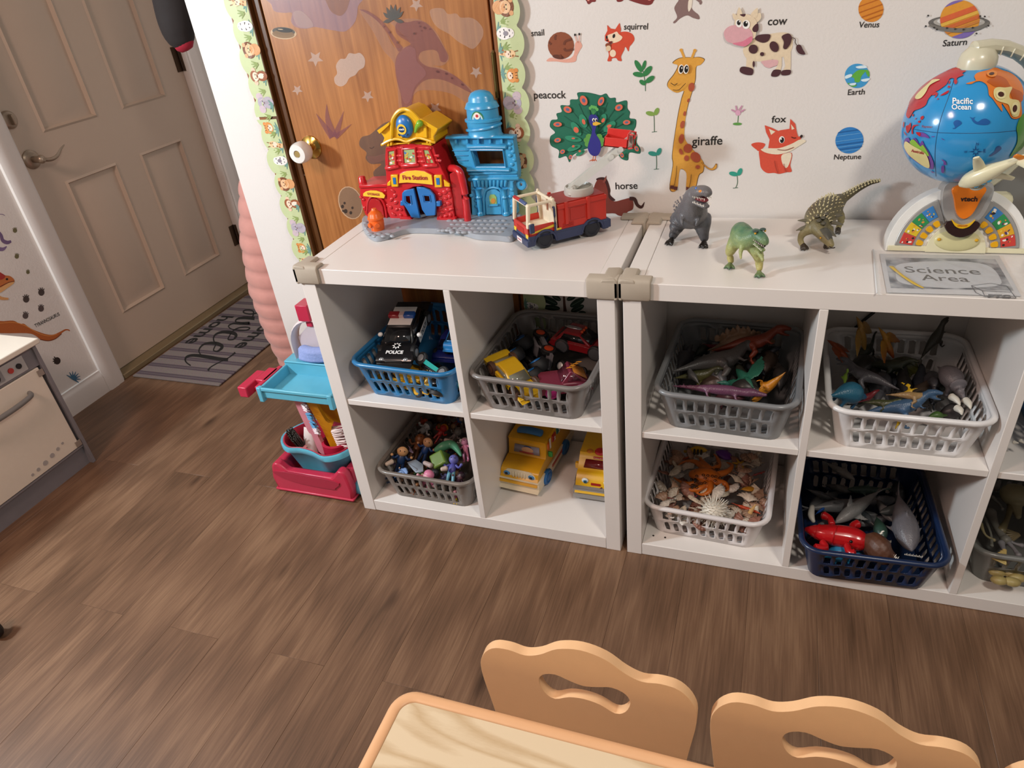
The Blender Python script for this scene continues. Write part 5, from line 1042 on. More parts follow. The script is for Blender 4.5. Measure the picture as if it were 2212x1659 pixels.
tag(cf.obj('cab_frame',TCm,ft,smooth=50,remesh=.0012))
MB().box(.026,.031,-hw+.003,-.006,.042,zr-.004).box(.026,.031,.006,hw-.003,.042,zr-.004).box(.026,.031,-.006,.006,.042,.072).obj('cab_back_wall',TCm,ft,bevel=.001)
for s in(-1,1):MB().loft([(.036,s*(hw-.006),zr+.001),(.036,s*(hw-.006),zr+.008)],.003,8).obj('roof_peg',TCm,ft)
MB().loft([(.096,-.034,zr+.0035),(.096,.0,zr+.0045)],.0042,10).obj('light_bar_red',M('#b8302a',.35),ft).rotation_euler=(0,0,0)
MB().loft([(.096,.002,zr+.0045),(.096,.032,zr+.0035)],.0042,10).obj('light_bar_blue',M('#4a5a86',.4),ft)
for s in(-1,1):
 MB().loft([(.036,s*(hw+.001),.092),(.035,s*(hw+.0045),.089),(.035,s*(hw+.0045),.040),(.036,s*(hw+.001),.036)],.0025,8,sm=3).obj('grab_rail',TN,ft)
 mr=MB().box(.088,.100,s*(hw+.008)-.003,s*(hw+.008)+.003,.046,.068).obj('mirror',TN,ft,bevel=.002);MB().cyl((.096,s*hw,.067),(.096,s*(hw+.008),.066),.003,n=8).obj('mirror_arm',TCm,mr)
zb_=.094
bx_=MB().box(-.100,.024,-hw,hw,.034,zb_).obj('rear_box',TR,ft,bevel=.0015)
MB().box(-.098,.022,-hw+.004,hw-.004,zb_,zb_+.002).obj('box_lid',M('#9e2219',.4),ft)
for s in(-1,1):
 for x_ in(.004,-.052):MB().box(x_-.004,x_+.004,s*(hw+.0025)-.0025,s*(hw+.0025)+.0025,.046,zb_+.004).obj('rib',TR,ft,bevel=.001)
 MB().box(-.100,.024,s*(hw+.001)-.002,s*(hw+.001)+.002,zb_-.010,zb_).obj('top_rail',TR,ft,bevel=.0005)
 MB().box(-.044,-.006,s*hw-.0005,s*hw+.0012,.052,.080).obj('locker_panel',M('#b5281d',.38),ft,bevel=.0008)
 for k in range(5):MB().box(-.014,.014,s*hw-.0005,s*hw+.0012,.0475-k*.0022,.0487-k*.0022).obj('vent_slat',TR,ft)
tz_=zb_+.002;TU=Vector((-.052,0,tz_))
MB().lathe([(0,0),(.034,0),(.035,.004),(.033,.016),(.030,.018),(.028,.012),(0,.010)],30,Matrix.Translation(TU)).obj('turret',TG,ft)
inv=Matrix.Rotation(-ang,4,'Z')
ad=(inv@Vector((.098,.020,.072))).normalized();P0=TU+Vector((.012,0,.020));sd_=ad.cross(Vector((0,0,1))).normalized();un=sd_.cross(ad)
for s in(-1,1):MB().loft([TU+Vector((.018,0,.004))+sd_*s*.013,TU+Vector((.014,0,.022))+sd_*s*.013],(.010,.0025),10,up=tuple(sd_)).obj('turret_cheek',TG,ft)
MB().cyl(P0-sd_*.017,P0+sd_*.017,.005,n=14).obj('pivot',TG,ft)
am=MB();Ln=.158
for s in(-1,1):am.add([P0+sd_*s*.0085+ad*a+un*b+sd_*s*c for a in(-.012,Ln)for b in(-.008,.008)for c in(0,.002)],[(0,1,3,2),(4,6,7,5),(0,4,5,1),(2,3,7,6),(0,2,6,4),(1,5,7,3)])
am.add([P0+sd_*c+ad*a+un*b for a in(-.01,Ln)for b in(-.008,-.006)for c in(-.0085,.0085)],[(0,1,3,2),(4,6,7,5),(0,4,5,1),(2,3,7,6),(0,2,6,4),(1,5,7,3)])
lm=am.obj('ladder',M('#cfd0ca',.4),ft)
for k in range(6):MB().loft([P0+ad*(.012+k*.026)-sd_*.009+un*.004,P0+ad*(.012+k*.026)+sd_*.009+un*.004],.0014,6).obj('rung',M('#cfd0ca',.4),lm)
for a in(.108,.134):MB().cyl(P0+ad*a+sd_*.010,P0+ad*a+sd_*.016,.006,n=14).obj('joint_bolt',M('#cfd0ca',.4),lm)
B0=P0+ad*(Ln-.010)+un*.010
X_=Matrix.Translation(B0)@Matrix.Rotation(-ang,4,'Z')@Matrix.Rotation(.12,4,'Y')
bu=MB().box(-.040,.014,-.016,.020,-.014,-.011,X_).box(-.040,.014,.017,.020,-.014,.018,X_).box(-.040,.014,-.016,-.013,-.014,.006,X_).box(-.040,-.037,-.016,.020,-.014,.006,X_).box(.011,.014,-.016,.020,-.014,.018,X_)
tag(bu.obj('bucket',M('#d83a34',.36),ft,bevel=.0008))
MB().loft([X_@Vector(p)for p in((.016,-.012,.016),(.024,-.012,.016),(.026,-.012,-.012),(.016,-.012,-.014))],.0025,8).loft([X_@Vector(p)for p in((.016,.014,.016),(.024,.014,.016),(.026,.014,-.012),(.016,.014,-.014))],.0025,8).loft([X_@Vector(p)for p in((.026,-.012,.010),(.026,.014,.010))],.0025,8).obj('bucket_rail',M('#d83a34',.36),ft)
MB().loft([X_@Vector((.018,0,-.014)),X_@Vector((.019,0,.016))],.0035,10).obj('bucket_latch',TG,ft)
# --- toy dinosaurs on the long shelf
def skinmat(name,ca,cb,cc=None,scale=30.,rough=.42,axis=2,lo=0.,hi=.1):
 """rubber skin: gradient along an axis between two colours, mottled by noise"""
 m,nt,p=newmat(name);tc=nd(nt,'ShaderNodeTexCoord');sp=nd(nt,'ShaderNodeSeparateXYZ');nt.links.new(tc.outputs['Object'],sp.inputs[0])
 no=nd(nt,'ShaderNodeTexNoise',Scale=scale,Detail=4.);nt.links.new(tc.outputs['Object'],no.inputs['Vector'])
 mr=nd(nt,'ShaderNodeMapRange');mr.inputs[1].default_value=lo;mr.inputs[2].default_value=hi;nt.links.new(sp.outputs[axis],mr.inputs[0])
 ad=nd(nt,'ShaderNodeMath',operation='MULTIPLY_ADD');ad.inputs[1].default_value=.5;ad.inputs[2].default_value=-.25;nt.links.new(no.outputs['Fac'],ad.inputs[0])
 a2=nd(nt,'ShaderNodeMath',operation='ADD');nt.links.new(mr.outputs[0],a2.inputs[0]);nt.links.new(ad.outputs[0],a2.inputs[1])
 r=nd(nt,'ShaderNodeValToRGB');e=r.color_ramp.elements;e[0].color=lin(ca);e[1].color=lin(cb)
 if cc:q=e.new(.5);q.color=lin(cc)
 nt.links.new(a2.outputs[0],r.inputs[0]);nt.links.new(r.outputs[0],p.inputs['Base Color']);p.inputs['Roughness'].default_value=rough
 vo=nd(nt,'ShaderNodeTexVoronoi',Scale=420.);nt.links.new(tc.outputs['Object'],vo.inputs['Vector'])
 b=nd(nt,'ShaderNodeBump',Strength=.35,Distance=.001);nt.links.new(vo.outputs['Distance'],b.inputs['Height']);nt.links.new(b.outputs[0],p.inputs['Normal'])
 return m
TOOTH=M('#efe9dc',.35);MOUTH=M('#7d2b33',.5);EYE=M('#e0a21c',.3);CLAW=M('#17130f',.3)
def teeth(mb,a,b,n,dn,h=.004,r=.0013):
 for k in range(n):
  p=Vector(a).lerp(Vector(b),k/(n-1));mb.cyl(p,p+Vector(dn)*h*(.7+.5*(k%2)),r,.0003,n=6)
def foot(t,c,dirs,m=CLAW,r=.006,ln=.016):
 mb=MB()
 for d in dirs:mb.loft([Vector(c)+Vector((0,0,r)),Vector(c)+Vector(d).normalized()*ln*.6+Vector((0,0,r*.9)),Vector(c)+Vector(d).normalized()*ln+Vector((0,0,r*.35))],[r,r*.8,r*.3],8,sm=2)
 mb.ball(Vector(c)+Vector((0,0,r*1.2)),(r*1.2,r*1.2,r*1.3),10,k=6)
 o=mb.obj('foot',m,t,remesh=.0015);return o
def rel(o):return lambda x,y,z:Vector((x,y,z))-Vector(o)
O=(.886,.235,SZ);R_=rel(O)
g=thing('tyrannosaurus_toy','dark grey roaring tyrannosaurus toy with black feet below the giraffe','toy dinosaur',O)
gm=skinmat('grey_dino_skin','#2e2e31','#6d6a6c','#57575b',60,.38,lo=.0,hi=.13)
mb=MB()
mb.loft([R_(.838,.315,.790),R_(.855,.29,.800),R_(.872,.262,.815),R_(.886,.238,.826),R_(.893,.215,.840),R_(.896,.200,.862),R_(.897,.190,.880),R_(.903,.180,.892)],[.006,.014,.026,.033,.033,.027,.021,.017],16,sm=3)
mb.loft([R_(.899,.186,.887),R_(.912,.172,.898),R_(.924,.162,.901),R_(.931,.157,.896)],[(.016,.015),(.0165,.013),(.014,.010),(.010,.007)],12,sm=3)
mb.loft([R_(.901,.186,.878),R_(.913,.172,.874),R_(.923,.163,.871),R_(.929,.158,.870)],[(.014,.008),(.013,.006),(.011,.005),(.008,.004)],12,sm=3)
for fx,fy,hx in((.850,.216,.866),(.922,.204,.912)):
 mb.loft([R_(hx,.24,.818),R_((hx*1.4+fx*.6)/2,.225,.806),R_((hx+fx*1.6)/2.6,fy+.016,.790),R_(fx,fy+.012,.776)],[.021,.019,.013,.009],12,sm=3)
 foot(g,R_(fx,fy,SZ),((-.7,-1,0),(0,-1,0),(.7,-1,0))if fx>.9 else((-1,-.7,0),(-.6,-1,0),(.2,-1,0)))
for s,ax in((-1,.872),(1,.912)):
 mb.loft([R_(ax,.205,.846),R_(ax-.002*s,.190,.838),R_(ax-.004*s,.180,.830),R_(ax-.006*s,.176,.823)],[.009,.006,.0045,.003],8,sm=2)
mb.obj('body',gm,g,remesh=.0022)
m2=MB().loft([R_(.905,.182,.884),R_(.917,.168,.884),R_(.926,.160,.882)],[(.012,.006),(.011,.005),(.007,.003)],10,sm=2);m2.obj('mouth',MOUTH,g)
m2=MB()
for sg_ in(-1,1):
 o_=Vector((.010,.008,0))*sg_
 teeth(m2,R_(.908,.174,.890)+o_,R_(.929,.155,.890)+o_*.6,8,(0,-.1,-1));teeth(m2,R_(.909,.174,.876)+o_,R_(.928,.156,.873)+o_*.6,8,(0,0,1))
tag(m2.obj('teeth',TOOTH,g),kind='stuff')
MB().ball(R_(.9155,.1560,.9035),(.006,.0045,.0035),10,k=6).obj('orange_cheek',M('#d98a3a',.4),g);MB().ball(R_(.905,.1650,.906),(.0035,.003,.003),10,k=6).obj('eye',M('#3f6fc0',.2),g)
m2=MB()
for k in range(26):
 a=k/25;b=R_(.858,.275,.815).lerp(R_(.884,.195,.885),a)+Vector((-.006-.013*math.sin(PI*a)+(k%3)*.005,0,.002*(k%2)-.002))
 m2.ball(b,.0022,6,k=4)
tag(m2.obj('scutes',M('#8d8788',.4),g),kind='stuff')
O=(1.012,.085,SZ);R_=rel(O)
g=thing('tyrannosaurus_toy','green and yellow striding tyrannosaurus toy nearest the shelf front','toy dinosaur',O)
gm=skinmat('green_dino_skin','#b8ae6a','#2f6b58','#8ea06a',70,.42,lo=.02,hi=.098)
mb=MB()
mb.loft([R_(1.000,.190,.815),R_(.999,.160,.822),R_(.999,.128,.832),R_(1.003,.102,.832),R_(1.012,.086,.830),R_(1.022,.074,.838),R_(1.030,.068,.846)],[.004,.010,.018,.0235,.022,.017,.014],14,sm=3)
mb.loft([R_(1.027,.070,.848),R_(1.037,.058,.848),R_(1.046,.048,.843),R_(1.050,.044,.838)],[(.012,.011),(.012,.010),(.0095,.008),(.006,.005)],12,sm=3)
mb.loft([R_(1.029,.068,.836),R_(1.039,.056,.828),R_(1.046,.049,.822)],[(.010,.006),(.0085,.0045),(.006,.0035)],10,sm=3)
mb.loft([R_(.994,.105,.825),R_(.985,.098,.806),R_(.982,.106,.790),R_(.986,.100,.775)],[.0155,.012,.0085,.006],10,sm=3)
mb.loft([R_(1.022,.088,.822),R_(1.036,.072,.806),R_(1.040,.074,.788),R_(1.042,.066,.775)],[.0155,.012,.0085,.006],10,sm=3)
mb.loft([R_(1.006,.070,.822),R_(1.004,.062,.812),R_(1.006,.052,.803)],[.006,.0042,.0025],8,sm=2);mb.loft([R_(1.036,.060,.816),R_(1.044,.050,.808),R_(1.047,.044,.803)],[.006,.0042,.003],8,sm=2)
mb.obj('body',gm,g,remesh=.0018)
fm=skinmat('green_foot_skin','#2c5a44','#7d8a58',None,120,.45,lo=0,hi=.012)
foot(g,R_(.984,.096,SZ),((-.8,-.8,0),(0,-1,0),(.7,-.7,0)),fm,.0048,.015);foot(g,R_(1.042,.060,SZ),((-.6,-1,0),(.1,-1,0),(.8,-.6,0)),fm,.0048,.015)
MB().loft([R_(1.031,.066,.841),R_(1.041,.054,.836),R_(1.047,.047,.832)],[(.0085,.005),(.0075,.004),(.004,.002)],10,sm=2).obj('mouth',M('#3a1d1a',.5),g)
m2=MB()
for sg_ in(-1,1):
 o_=Vector((.0065,.0065,0))*sg_;teeth(m2,R_(1.033,.060,.842)+o_,R_(1.048,.043,.836)+o_*.5,7,(0,0,-1),.003,.001);teeth(m2,R_(1.034,.060,.832)+o_,R_(1.045,.046,.825)+o_*.5,7,(0,0,1),.003,.001)
tag(m2.obj('teeth',TOOTH,g),kind='stuff')
for s in(-1,1):MB().ball(R_(1.037,.058,.856)+Vector((.0085,.0075,0))*s,.0022,8,k=6).obj('eye',EYE,g)
for s in(-1,1):MB().ball(R_(1.035,.060,.859)+Vector((.0065,.0055,0))*s,(.006,.006,.0025),8,k=6).obj('brow',M('#3a4f48',.4),g)
O=(1.160,.255,SZ);R_=rel(O)
g=thing('ankylosaur_toy','olive armoured dinosaur toy with long raised spiky tail','toy dinosaur',O)
gm=skinmat('anky_skin','#a59a6c','#57503a','#7d7350',60,.45,lo=.0,hi=.075)
mb=MB()
ax=[R_(1.176,.176,.785),R_(1.166,.188,.795),R_(1.155,.205,.803),R_(1.148,.228,.810),R_(1.152,.262,.814),R_(1.166,.296,.818),R_(1.182,.325,.822),R_(1.198,.340,.829)]
mb.loft(ax,[(.0065,.006),(.0115,.010),(.014,.014),(.022,.020),(.031,.026),(.031,.027),(.023,.021),(.0125,.0125)],16,sm=3)
tl=[R_(1.192,.335,.826),R_(1.212,.350,.836),R_(1.230,.360,.846),R_(1.250,.366,.855),R_(1.268,.368,.858)]
mb.loft(tl,[.012,.0088,.0068,.005,.003],12,sm=4)
for p in([(1.135,.222,.804),(1.121,.215,.796),(1.117,.212,.783),(1.123,.207,.772)],[(1.168,.226,.802),(1.172,.220,.792),(1.170,.222,.780),(1.170,.220,.772)],[(1.190,.312,.806),(1.199,.308,.795),(1.197,.312,.780),(1.195,.306,.772)],[(1.150,.312,.806),(1.144,.310,.795),(1.146,.312,.780),(1.147,.306,.772)]):mb.loft([R_(*q)for q in p],[.0125,.0085,.0065,.006],10,sm=3)
mb.obj('body',gm,g,remesh=.002)
for c,dr_ in(((1.124,.205,SZ),((-.3,-1,0),(.4,-1,0),(1,-.4,0))),((1.170,.217,SZ),((-.5,-1,0),(.2,-1,0),(.8,-.6,0))),((1.195,.303,SZ),((-.4,-1,0),(.3,-1,0))),((1.147,.303,SZ),((-.4,-1,0),(.3,-1,0)))):foot(g,R_(*c),dr_,M('#3b3126',.45),.0055,.012)
m2=MB();sp=M('#c9bd92',.4);random.seed(3)
for i in range(9):
 for j in range(9):
  t_=.42+i*.055;k=int(t_*7);c=ax[min(7,k)].lerp(ax[min(7,k+1)],t_*7-k)
  d_=(ax[min(7,k+1)]-ax[k]).normalized();s_=d_.cross(Vector((0,0,1))).normalized();u_=s_.cross(d_)
  q=(j-4)*.30+(i%2)*.15;rr=.030 if 2<i<7 else .026
  n_=s_*math.sin(q)+u_*math.cos(q);b=c+n_*rr*.86
  m2.cyl(b,b+n_*.006,.0022,.0004,n=6)
tag(m2.obj('back_spines',sp,g),kind='stuff')
m2=MB()
for i in range(14):
 t_=i/13*3.98;k=int(t_);c=tl[k].lerp(tl[k+1],t_-k);r=.011*(1-i/17)
 for q in(-1.15,-.4,.4,1.15):
  n_=Vector((.5*math.sin(q)*.6,-.8*math.sin(q),math.cos(q))).normalized();m2.cyl(c+n_*r*.8,c+n_*(r+.0045),.0022,.0003,n=6)
tag(m2.obj('tail_spines',sp,g),kind='stuff')
for p,d_,l_ in(((1.128,.222,.808),(-1,-.45,-.25),.024),((1.132,.240,.815),(-1,-.2,.05),.024),((1.166,.208,.806),(.8,-.7,-.35),.024),((1.176,.236,.813),(1,-.4,-.1),.022),((1.18,.26,.82),(1,-.1,0),.016)):
 d_=Vector(d_).normalized();MB().loft([R_(*p),R_(*p)+d_*l_*.5,R_(*p)+d_*l_],[(.007,.004),(.006,.003),(.001,.0008)],8,sm=2).obj('shoulder_spike',M('#5f5a48',.45),g)
for a,b,z in((1.145,.222,.831),(1.156,.218,.829),(1.148,.210,.826),(1.157,.205,.822),(1.162,.232,.832)):MB().ball(R_(a,b,z),(.0055,.007,.0035),10,k=6).obj('armour_plate',M('#4f4a3c',.45),g)
for s in(-1,1):MB().ball(R_(1.163,.186,.800)+Vector((.0095,.0035,.001))*s,.0018,8,k=6).obj('eye',EYE,g)
MB().loft([R_(1.158,.200,.812),R_(1.167,.187,.804),R_(1.175,.178,.791)],[(.009,.003),(.009,.003),(.005,.002)],10,sm=2).obj('head_shield',M('#4f4c42',.45),g)
MB().loft([R_(1.168,.176,.788),R_(1.176,.170,.783),R_(1.182,.173,.783)],.0012,6,sm=2).obj('mouth',M('#2a1d18',.5),g)
# --- toy globe
GO=Vector((1.402,.215,SZ));GCt=Vector((1.378,.252,1.0))-GO;GR=.1045
gl=thing('toy_globe','blue talking toy globe with airplane on a white arched base','toy globe',tuple(GO))
CRM_=M('#ded9b8',.3,coat=.2);SIL=M('#a9a7a4',.35,.35);GWH=M('#e6e6e2',.3,coat=.2);OCE=M('#2f92cf',.16,coat=.5,noise=.03)
MB().ball(tuple(GCt),GR,64,k=40).obj('sphere',OCE,gl,smooth=180)
def on_sphere(u,v,e=0.):
 d=ray(u,v).normalized();oc=CAM-(GCt+GO);b=d.dot(oc);c=oc.dot(oc)-(GR+e)**2;di=b*b-c
 t=-b-math.sqrt(di)if di>0 else-b
 p=CAM+d*t;n=(p-GCt-GO).normalized();return n*(GR+e)+GCt
ZG=zoomer(1880,80,5.184)
def land(name,pts,col,e=.0016,sm=3,par=None):
 p=ZG(*(catmull(pts,sm)if sm else pts));bm=bmesh.new()
 V=[Vector((u,v,0))for u,v in p];tr=tessellate_polygon([V]);bv=[bm.verts.new(q)for q in V]
 for t_ in tr:
  try:bm.faces.new([bv[i]for i in t_])
  except ValueError:pass
 for _ in range(3):
  es=[x for x in bm.edges if x.calc_length()>7]
  if not es:break
  bmesh.ops.subdivide_edges(bm,edges=es,cuts=1);bmesh.ops.triangulate(bm,faces=bm.faces)
 bm.verts.index_update();bm.verts.ensure_lookup_table()
 mb=MB().add([on_sphere(w_.co.x,w_.co.y,e)for w_ in bm.verts],[[w_.index for w_ in f.verts]for f in bm.faces]);bm.free()
 o=mb.obj(name,M(col,.25,coat=.3),par or gl,smooth=180)
 return o
RL,OL,PL,CL_='#b32430','#d9782a','#6a3f98','#dcd093'
land('asia',[(990,345),(1010,370),(1075,375),(1030,405),(1045,425),(970,460),(975,500),(955,530),(935,500),(940,465),(890,465),(850,530),(770,590),(720,620),(650,690),(620,760),(560,800),(490,825),(460,870),(425,910),(400,870),(420,790),(450,690),(510,610),(600,530),(700,460),(830,390),(930,345)],RL)
land('china_patch',[(500,680),(520,640),(590,570),(660,510),(700,475),(780,475),(720,505),(660,545),(620,620),(570,680),(525,695)],CL_,.0028)
for pts in([(780,655),(830,620),(880,595),(870,625),(820,650)],[(690,635),(720,615),(755,625),(745,660),(715,680),(735,645),(700,655)],[(870,545),(895,548),(890,568),(868,565)],[(880,490),(895,488),(888,522),(876,522)],[(560,900),(590,880),(598,905),(570,930)],[(535,940),(560,935),(555,960),(535,958)],[(470,865),(485,862),(480,890),(468,885)],[(395,1000),(430,985),(450,955),(455,1010),(430,1060),(410,1075)],[(480,985),(550,985),(500,1000),(475,1040),(480,1080),(462,1085),(462,1030)],[(370,950),(380,960),(372,1020),(364,990)],[(500,915),(518,903),(505,925)],[(370,1055),(408,1105),(385,1090)],[(750,688),(765,685),(760,702),(750,700)]):land('island',pts,RL,.0014,2)
land('new_guinea',[(510,1070),(545,1065),(590,1070),(640,1100),(660,1135),(600,1120),(560,1115)],PL);land('new_guinea_tip',[(508,1070),(548,1065),(565,1085),(550,1115)],RL,.002,2)
for pts in([(680,1112),(725,1112),(700,1122)],[(790,1130),(832,1155),(810,1150)],[(790,1370),(840,1390),(850,1435),(815,1425),(822,1400)],[(795,1450),(825,1440),(828,1500),(815,1525),(795,1510)],[(680,1500),(712,1515),(705,1525),(685,1515)]):land('island',pts,PL,.0014,2)
land('australia',[(375,1180),(395,1135),(430,1130),(450,1165),(490,1130),(520,1150),(550,1200),(580,1160),(610,1220),(650,1280),(690,1360),(710,1420),(700,1480),(640,1465),(560,1430),(490,1380),(430,1330),(385,1260)],PL)
land('australia_green',[(440,1175),(485,1148),(560,1225),(590,1210),(660,1335),(560,1280),(470,1215)],'#86b83c',.0024);land('australia_patch',[(378,1200),(400,1168),(470,1215),(560,1265),(620,1310),(655,1390),(660,1465),(600,1450),(500,1380),(430,1320),(385,1250)],CL_,.003)
land('north_america',[(1070,520),(1140,498),(1180,485),(1165,440),(1190,405),(1250,385),(1330,365),(1400,340),(1480,370),(1570,400),(1650,460),(1700,540),(1719,640),(1690,720),(1700,860),(1660,910),(1590,910),(1550,850),(1490,760),(1470,750),(1480,835),(1420,760),(1370,690),(1330,650),(1320,580),(1300,530),(1240,495),(1180,500),(1130,525)],OL)
land('north_america_shade',[(1310,490),(1420,430),(1520,470),(1580,560),(1700,620),(1700,720),(1600,700),(1560,600),(1480,560),(1400,555),(1340,520)],'#b5581e',.0022);land('usa_patch',[(1385,590),(1430,560),(1510,565),(1590,560),(1560,640),(1570,690),(1660,710),(1680,780),(1660,880),(1600,890),(1570,840),(1550,760),(1490,735),(1420,710),(1385,660)],CL_,.003)
for cx,cy,rx,ry in((1465,640,58,52),(1620,800,42,75)):land('picture_button',ell(cx,cy,rx,ry,10),'#e3dba6',.0042,0);land('button_print',ell(cx,cy,rx*.6,ry*.55,10),'#4a2a22',.0047,0)
land('south_america',[(1640,1010),(1690,880),(1760,860),(1800,1000),(1760,1200),(1640,1290),(1560,1350),(1640,1200),(1650,1100)],'#4f8f3a',.0014)
for k,pts in enumerate(([(1305,400),(1370,375),(1420,395),(1400,440),(1330,440)],)):land('canada_button',pts,'#e08a3a',.004);land('canada_print',ell(1360,408,30,16,-10),'#4a2a22',.0046,0)
land('whale_print',[(1115,895),(1145,905),(1175,895),(1160,920),(1200,950),(1250,920),(1300,915),(1345,950),(1320,980),(1260,985),(1190,975),(1150,945),(1135,915)],'#1c5aa0',.0006);land('dolphin_print',[(920,1020),(950,1010),(930,960),(960,930),(1000,935),(1025,965),(1000,990),(970,1010),(945,1030)],'#1c5aa0',.0006);land('squid_print',[(1330,1330),(1390,1280),(1410,1230),(1450,1220),(1470,1250),(1430,1290),(1400,1310),(1350,1335)],'#1f4f8c',.0006)
for a in range(8):
 q=PI*a/4;r_=82 if a%2==0 else 52;land('compass_point',[(1182+r_*math.cos(q),1283+r_*math.sin(q)),(1182+22*math.cos(q+.4),1283+22*math.sin(q+.4)),(1182+22*math.cos(q-.4),1283+22*math.sin(q-.4))],'#174a86',.0007+a*.00003,0)
def gtext(s,A,B,col,name,hs=1.,bold=.02,e=.0012):
 vs,fs,wd=textmesh(s,bold);mb=MB();(ax,ay),(bx,by)=ZG(A,B);dx,dy=(bx-ax)/wd,(by-ay)/wd
 mb.add([on_sphere(ax+dx*x+dy*y*hs,ay+dy*x-dx*y*hs,e)for x,y in vs],fs);return mb.obj(name,M(col,.4),gl,smooth=0,recal=False)
gtext('Pacific',(920,745),(1148,748),'#eef2f2','pacific_lettering');gtext('Ocean',(910,808),(1128,812),'#eef2f2','ocean_lettering');gtext('Equator',(577,1010),(695,1018),'#8a2a38','equator_lettering',.9);gtext('Australia',(455,1285),(597,1315),'#a82a34','australia_lettering',1.1,e=.0038)
for s_,A,B in(('N',(1187,1212),(1215,1212)),('S',(1145,1372),(1168,1372)),('W',(1050,1298),(1088,1296)),('E',(1270,1292),(1294,1292))):gtext(s_,A,B,'#174a86','compass_letter')
def gline(pts,name,r=.0005):MB().loft([on_sphere(*ZG(p)[0],.0001)for p in catmull(pts,8,False)],r,5).obj(name,M('#1d4f78',.5),gl)
gline([(400,1010),(550,1042),(760,1070),(1100,1078),(1400,1068),(1660,1045)],'equator_seam');gline([(935,480),(880,660),(800,880),(750,1080),(725,1300),(735,1560)],'meridian_seam')
ct=GCt+Vector((-.004,-.002,GR*.93))
MB().lathe([(.030,-.004),(.031,.012),(.029,.022),(.020,.034),(0,.039)],28,Matrix.Translation(ct)@Matrix.Rotation(.12,4,'Y')).obj('pole_cap',M('#cfcbb2',.3,coat=.2),gl)
av=Vector((1,.28,0)).normalized();am=MB();P=[]
for k in range(17):
 q=math.radians(98-k*12);P.append(GCt+av*(.126*math.cos(q)+.004)+Vector((0,0,.132*math.sin(q))))
am.loft(P,(.012,.017),10,up=(-av.y,av.x,0));arm_=am.obj('meridian_arm',M('#c9c6ae',.32,coat=.2),gl,smooth=35)
for k in range(2,10):
 q=math.radians(98-k*9);d_=av*math.cos(q)+Vector((0,0,math.sin(q)));MB().loft([GCt+av*.004+d_*.120+Vector((av.y,-av.x,0))*.0165,GCt+av*.004+d_*.133+Vector((av.y,-av.x,0))*.0165],.0012,6).obj('scale_mark',M('#dedbc6',.4),arm_)
MB().box(.03,.09,.035,.075,.0008,.10).obj('arm_foot',CRM_,gl,bevel=.01)
BX=Matrix.Translation((0,-.008,.0008))@Matrix.Rotation(-.22,4,'X')
def arc(r,a0,a1,n=20,h=1.0):return[(r*math.cos(math.radians(a0+(a1-a0)*k/n)),r*h*math.sin(math.radians(a0+(a1-a0)*k/n)))for k in range(n+1)]
MB().prism(arc(.123,0,180,32,1.03),.0,.055,BX).obj('base_shell',GWH,gl,bevel=.006,seg=3)
MB().prism([(-.119,.001),(.119,.001),(.119,.011),(-.119,.011)],-.004,.004,BX).obj('base_plinth',CRM_,gl,bevel=.001)
for s in(-1,1):
 a0,a1=(6,66)if s>0 else(114,174)
 MB().prism(arc(.108,a0,a1,14,1.03)+arc(.060,a1,a0,14,1.03),-.003,.003,BX).obj('wing_panel',SIL,gl,bevel=.0015)
 cols=('#c8433a','#d9b92a','#2f8a50','#3a7fc0')
 for k in range(4):
  b0,b1=9+k*12.7,9+(k+1)*12.7-.4
  if s<0:b0,b1=180-b0,180-b1
  q=MB().prism(arc(.101,b0,b1,5,1.03)+arc(.077,b1,b0,5,1.03),-.0042,-.0028,BX).obj('picture_tile',M(cols[k]if not(s>0 and k==1)else '#d9a32a',.35),gl,bevel=.0004)
  random.seed(k+10*s);m_=MB();bm_=math.radians((b0+b1)/2)
  for i in range(7):
   rr,aa=random.uniform(.081,.097),bm_+random.uniform(-.08,.08);c_=random.choice(('#e9e4da','#e9e4da','#2a2522','#d98a3a','#4a3a60','#e0c040'))
   m_.mat(M(c_,.45));m_.fill([BX@Vector((rr*math.cos(aa)+p[0],-.0044-i*.00006,rr*1.03*math.sin(aa)+p[1]))for p in ell(0,0,random.uniform(.001,.0035),random.uniform(.001,.0025),random.uniform(0,180),8)])
  tag(m_.obj('tile_print',smooth=0,recal=False,parent=q),kind='stuff')
  rb,ab=.0665,bm_;X2=BX@Matrix.Translation((rb*math.cos(ab),-.003,rb*1.03*math.sin(ab)))@Matrix.Rotation(-ab,4,'Y')
  MB().prism(catmull([(.006,.0),(.004,.0055),(-.005,.004),(-.0065,0),(-.005,-.004),(.004,-.0055)],3),-.004,0,X2).obj('yellow_button',M('#e3a80f',.28,coat=.3),gl,bevel=.0012)
MB().prism(arc(.052,0,180,24,1.12),-.006,.004,BX).obj('centre_dome',CRM_,gl,bevel=.004,seg=3)
MB().ball((0,0,0),(.040,.007,.021),28,BX@Matrix.Translation((0,-.0055,.024)),k=12).obj('scoop',M('#cfc998',.3),gl)
for s in(-1,1):MB().ball((0,0,0),(.0035,.003,.003),8,BX@Matrix.Translation((s*.032,-.0105,.026)),k=6).obj('scoop_dot',M('#d9a51a',.3),gl)
neck=catmull([(-.040,.128),(-.040,.10),(-.030,.070),(-.012,.052),(.012,.052),(.030,.070),(.040,.10),(.040,.128),(.02,.14),(-.02,.14)],4)
MB().prism(neck,-.020,.03,BX).obj('silver_neck',SIL,gl,bevel=.005,seg=3)
MB().prism(catmull([(-.027,.125),(-.022,.105),(-.013,.078),(0,.068),(.013,.078),(.022,.105),(.027,.125),(0,.134)],4),-.026,-.015,BX,t=1.04).obj('orange_shield',M('#dc7412',.22,coat=.4),gl,bevel=.003,seg=3)
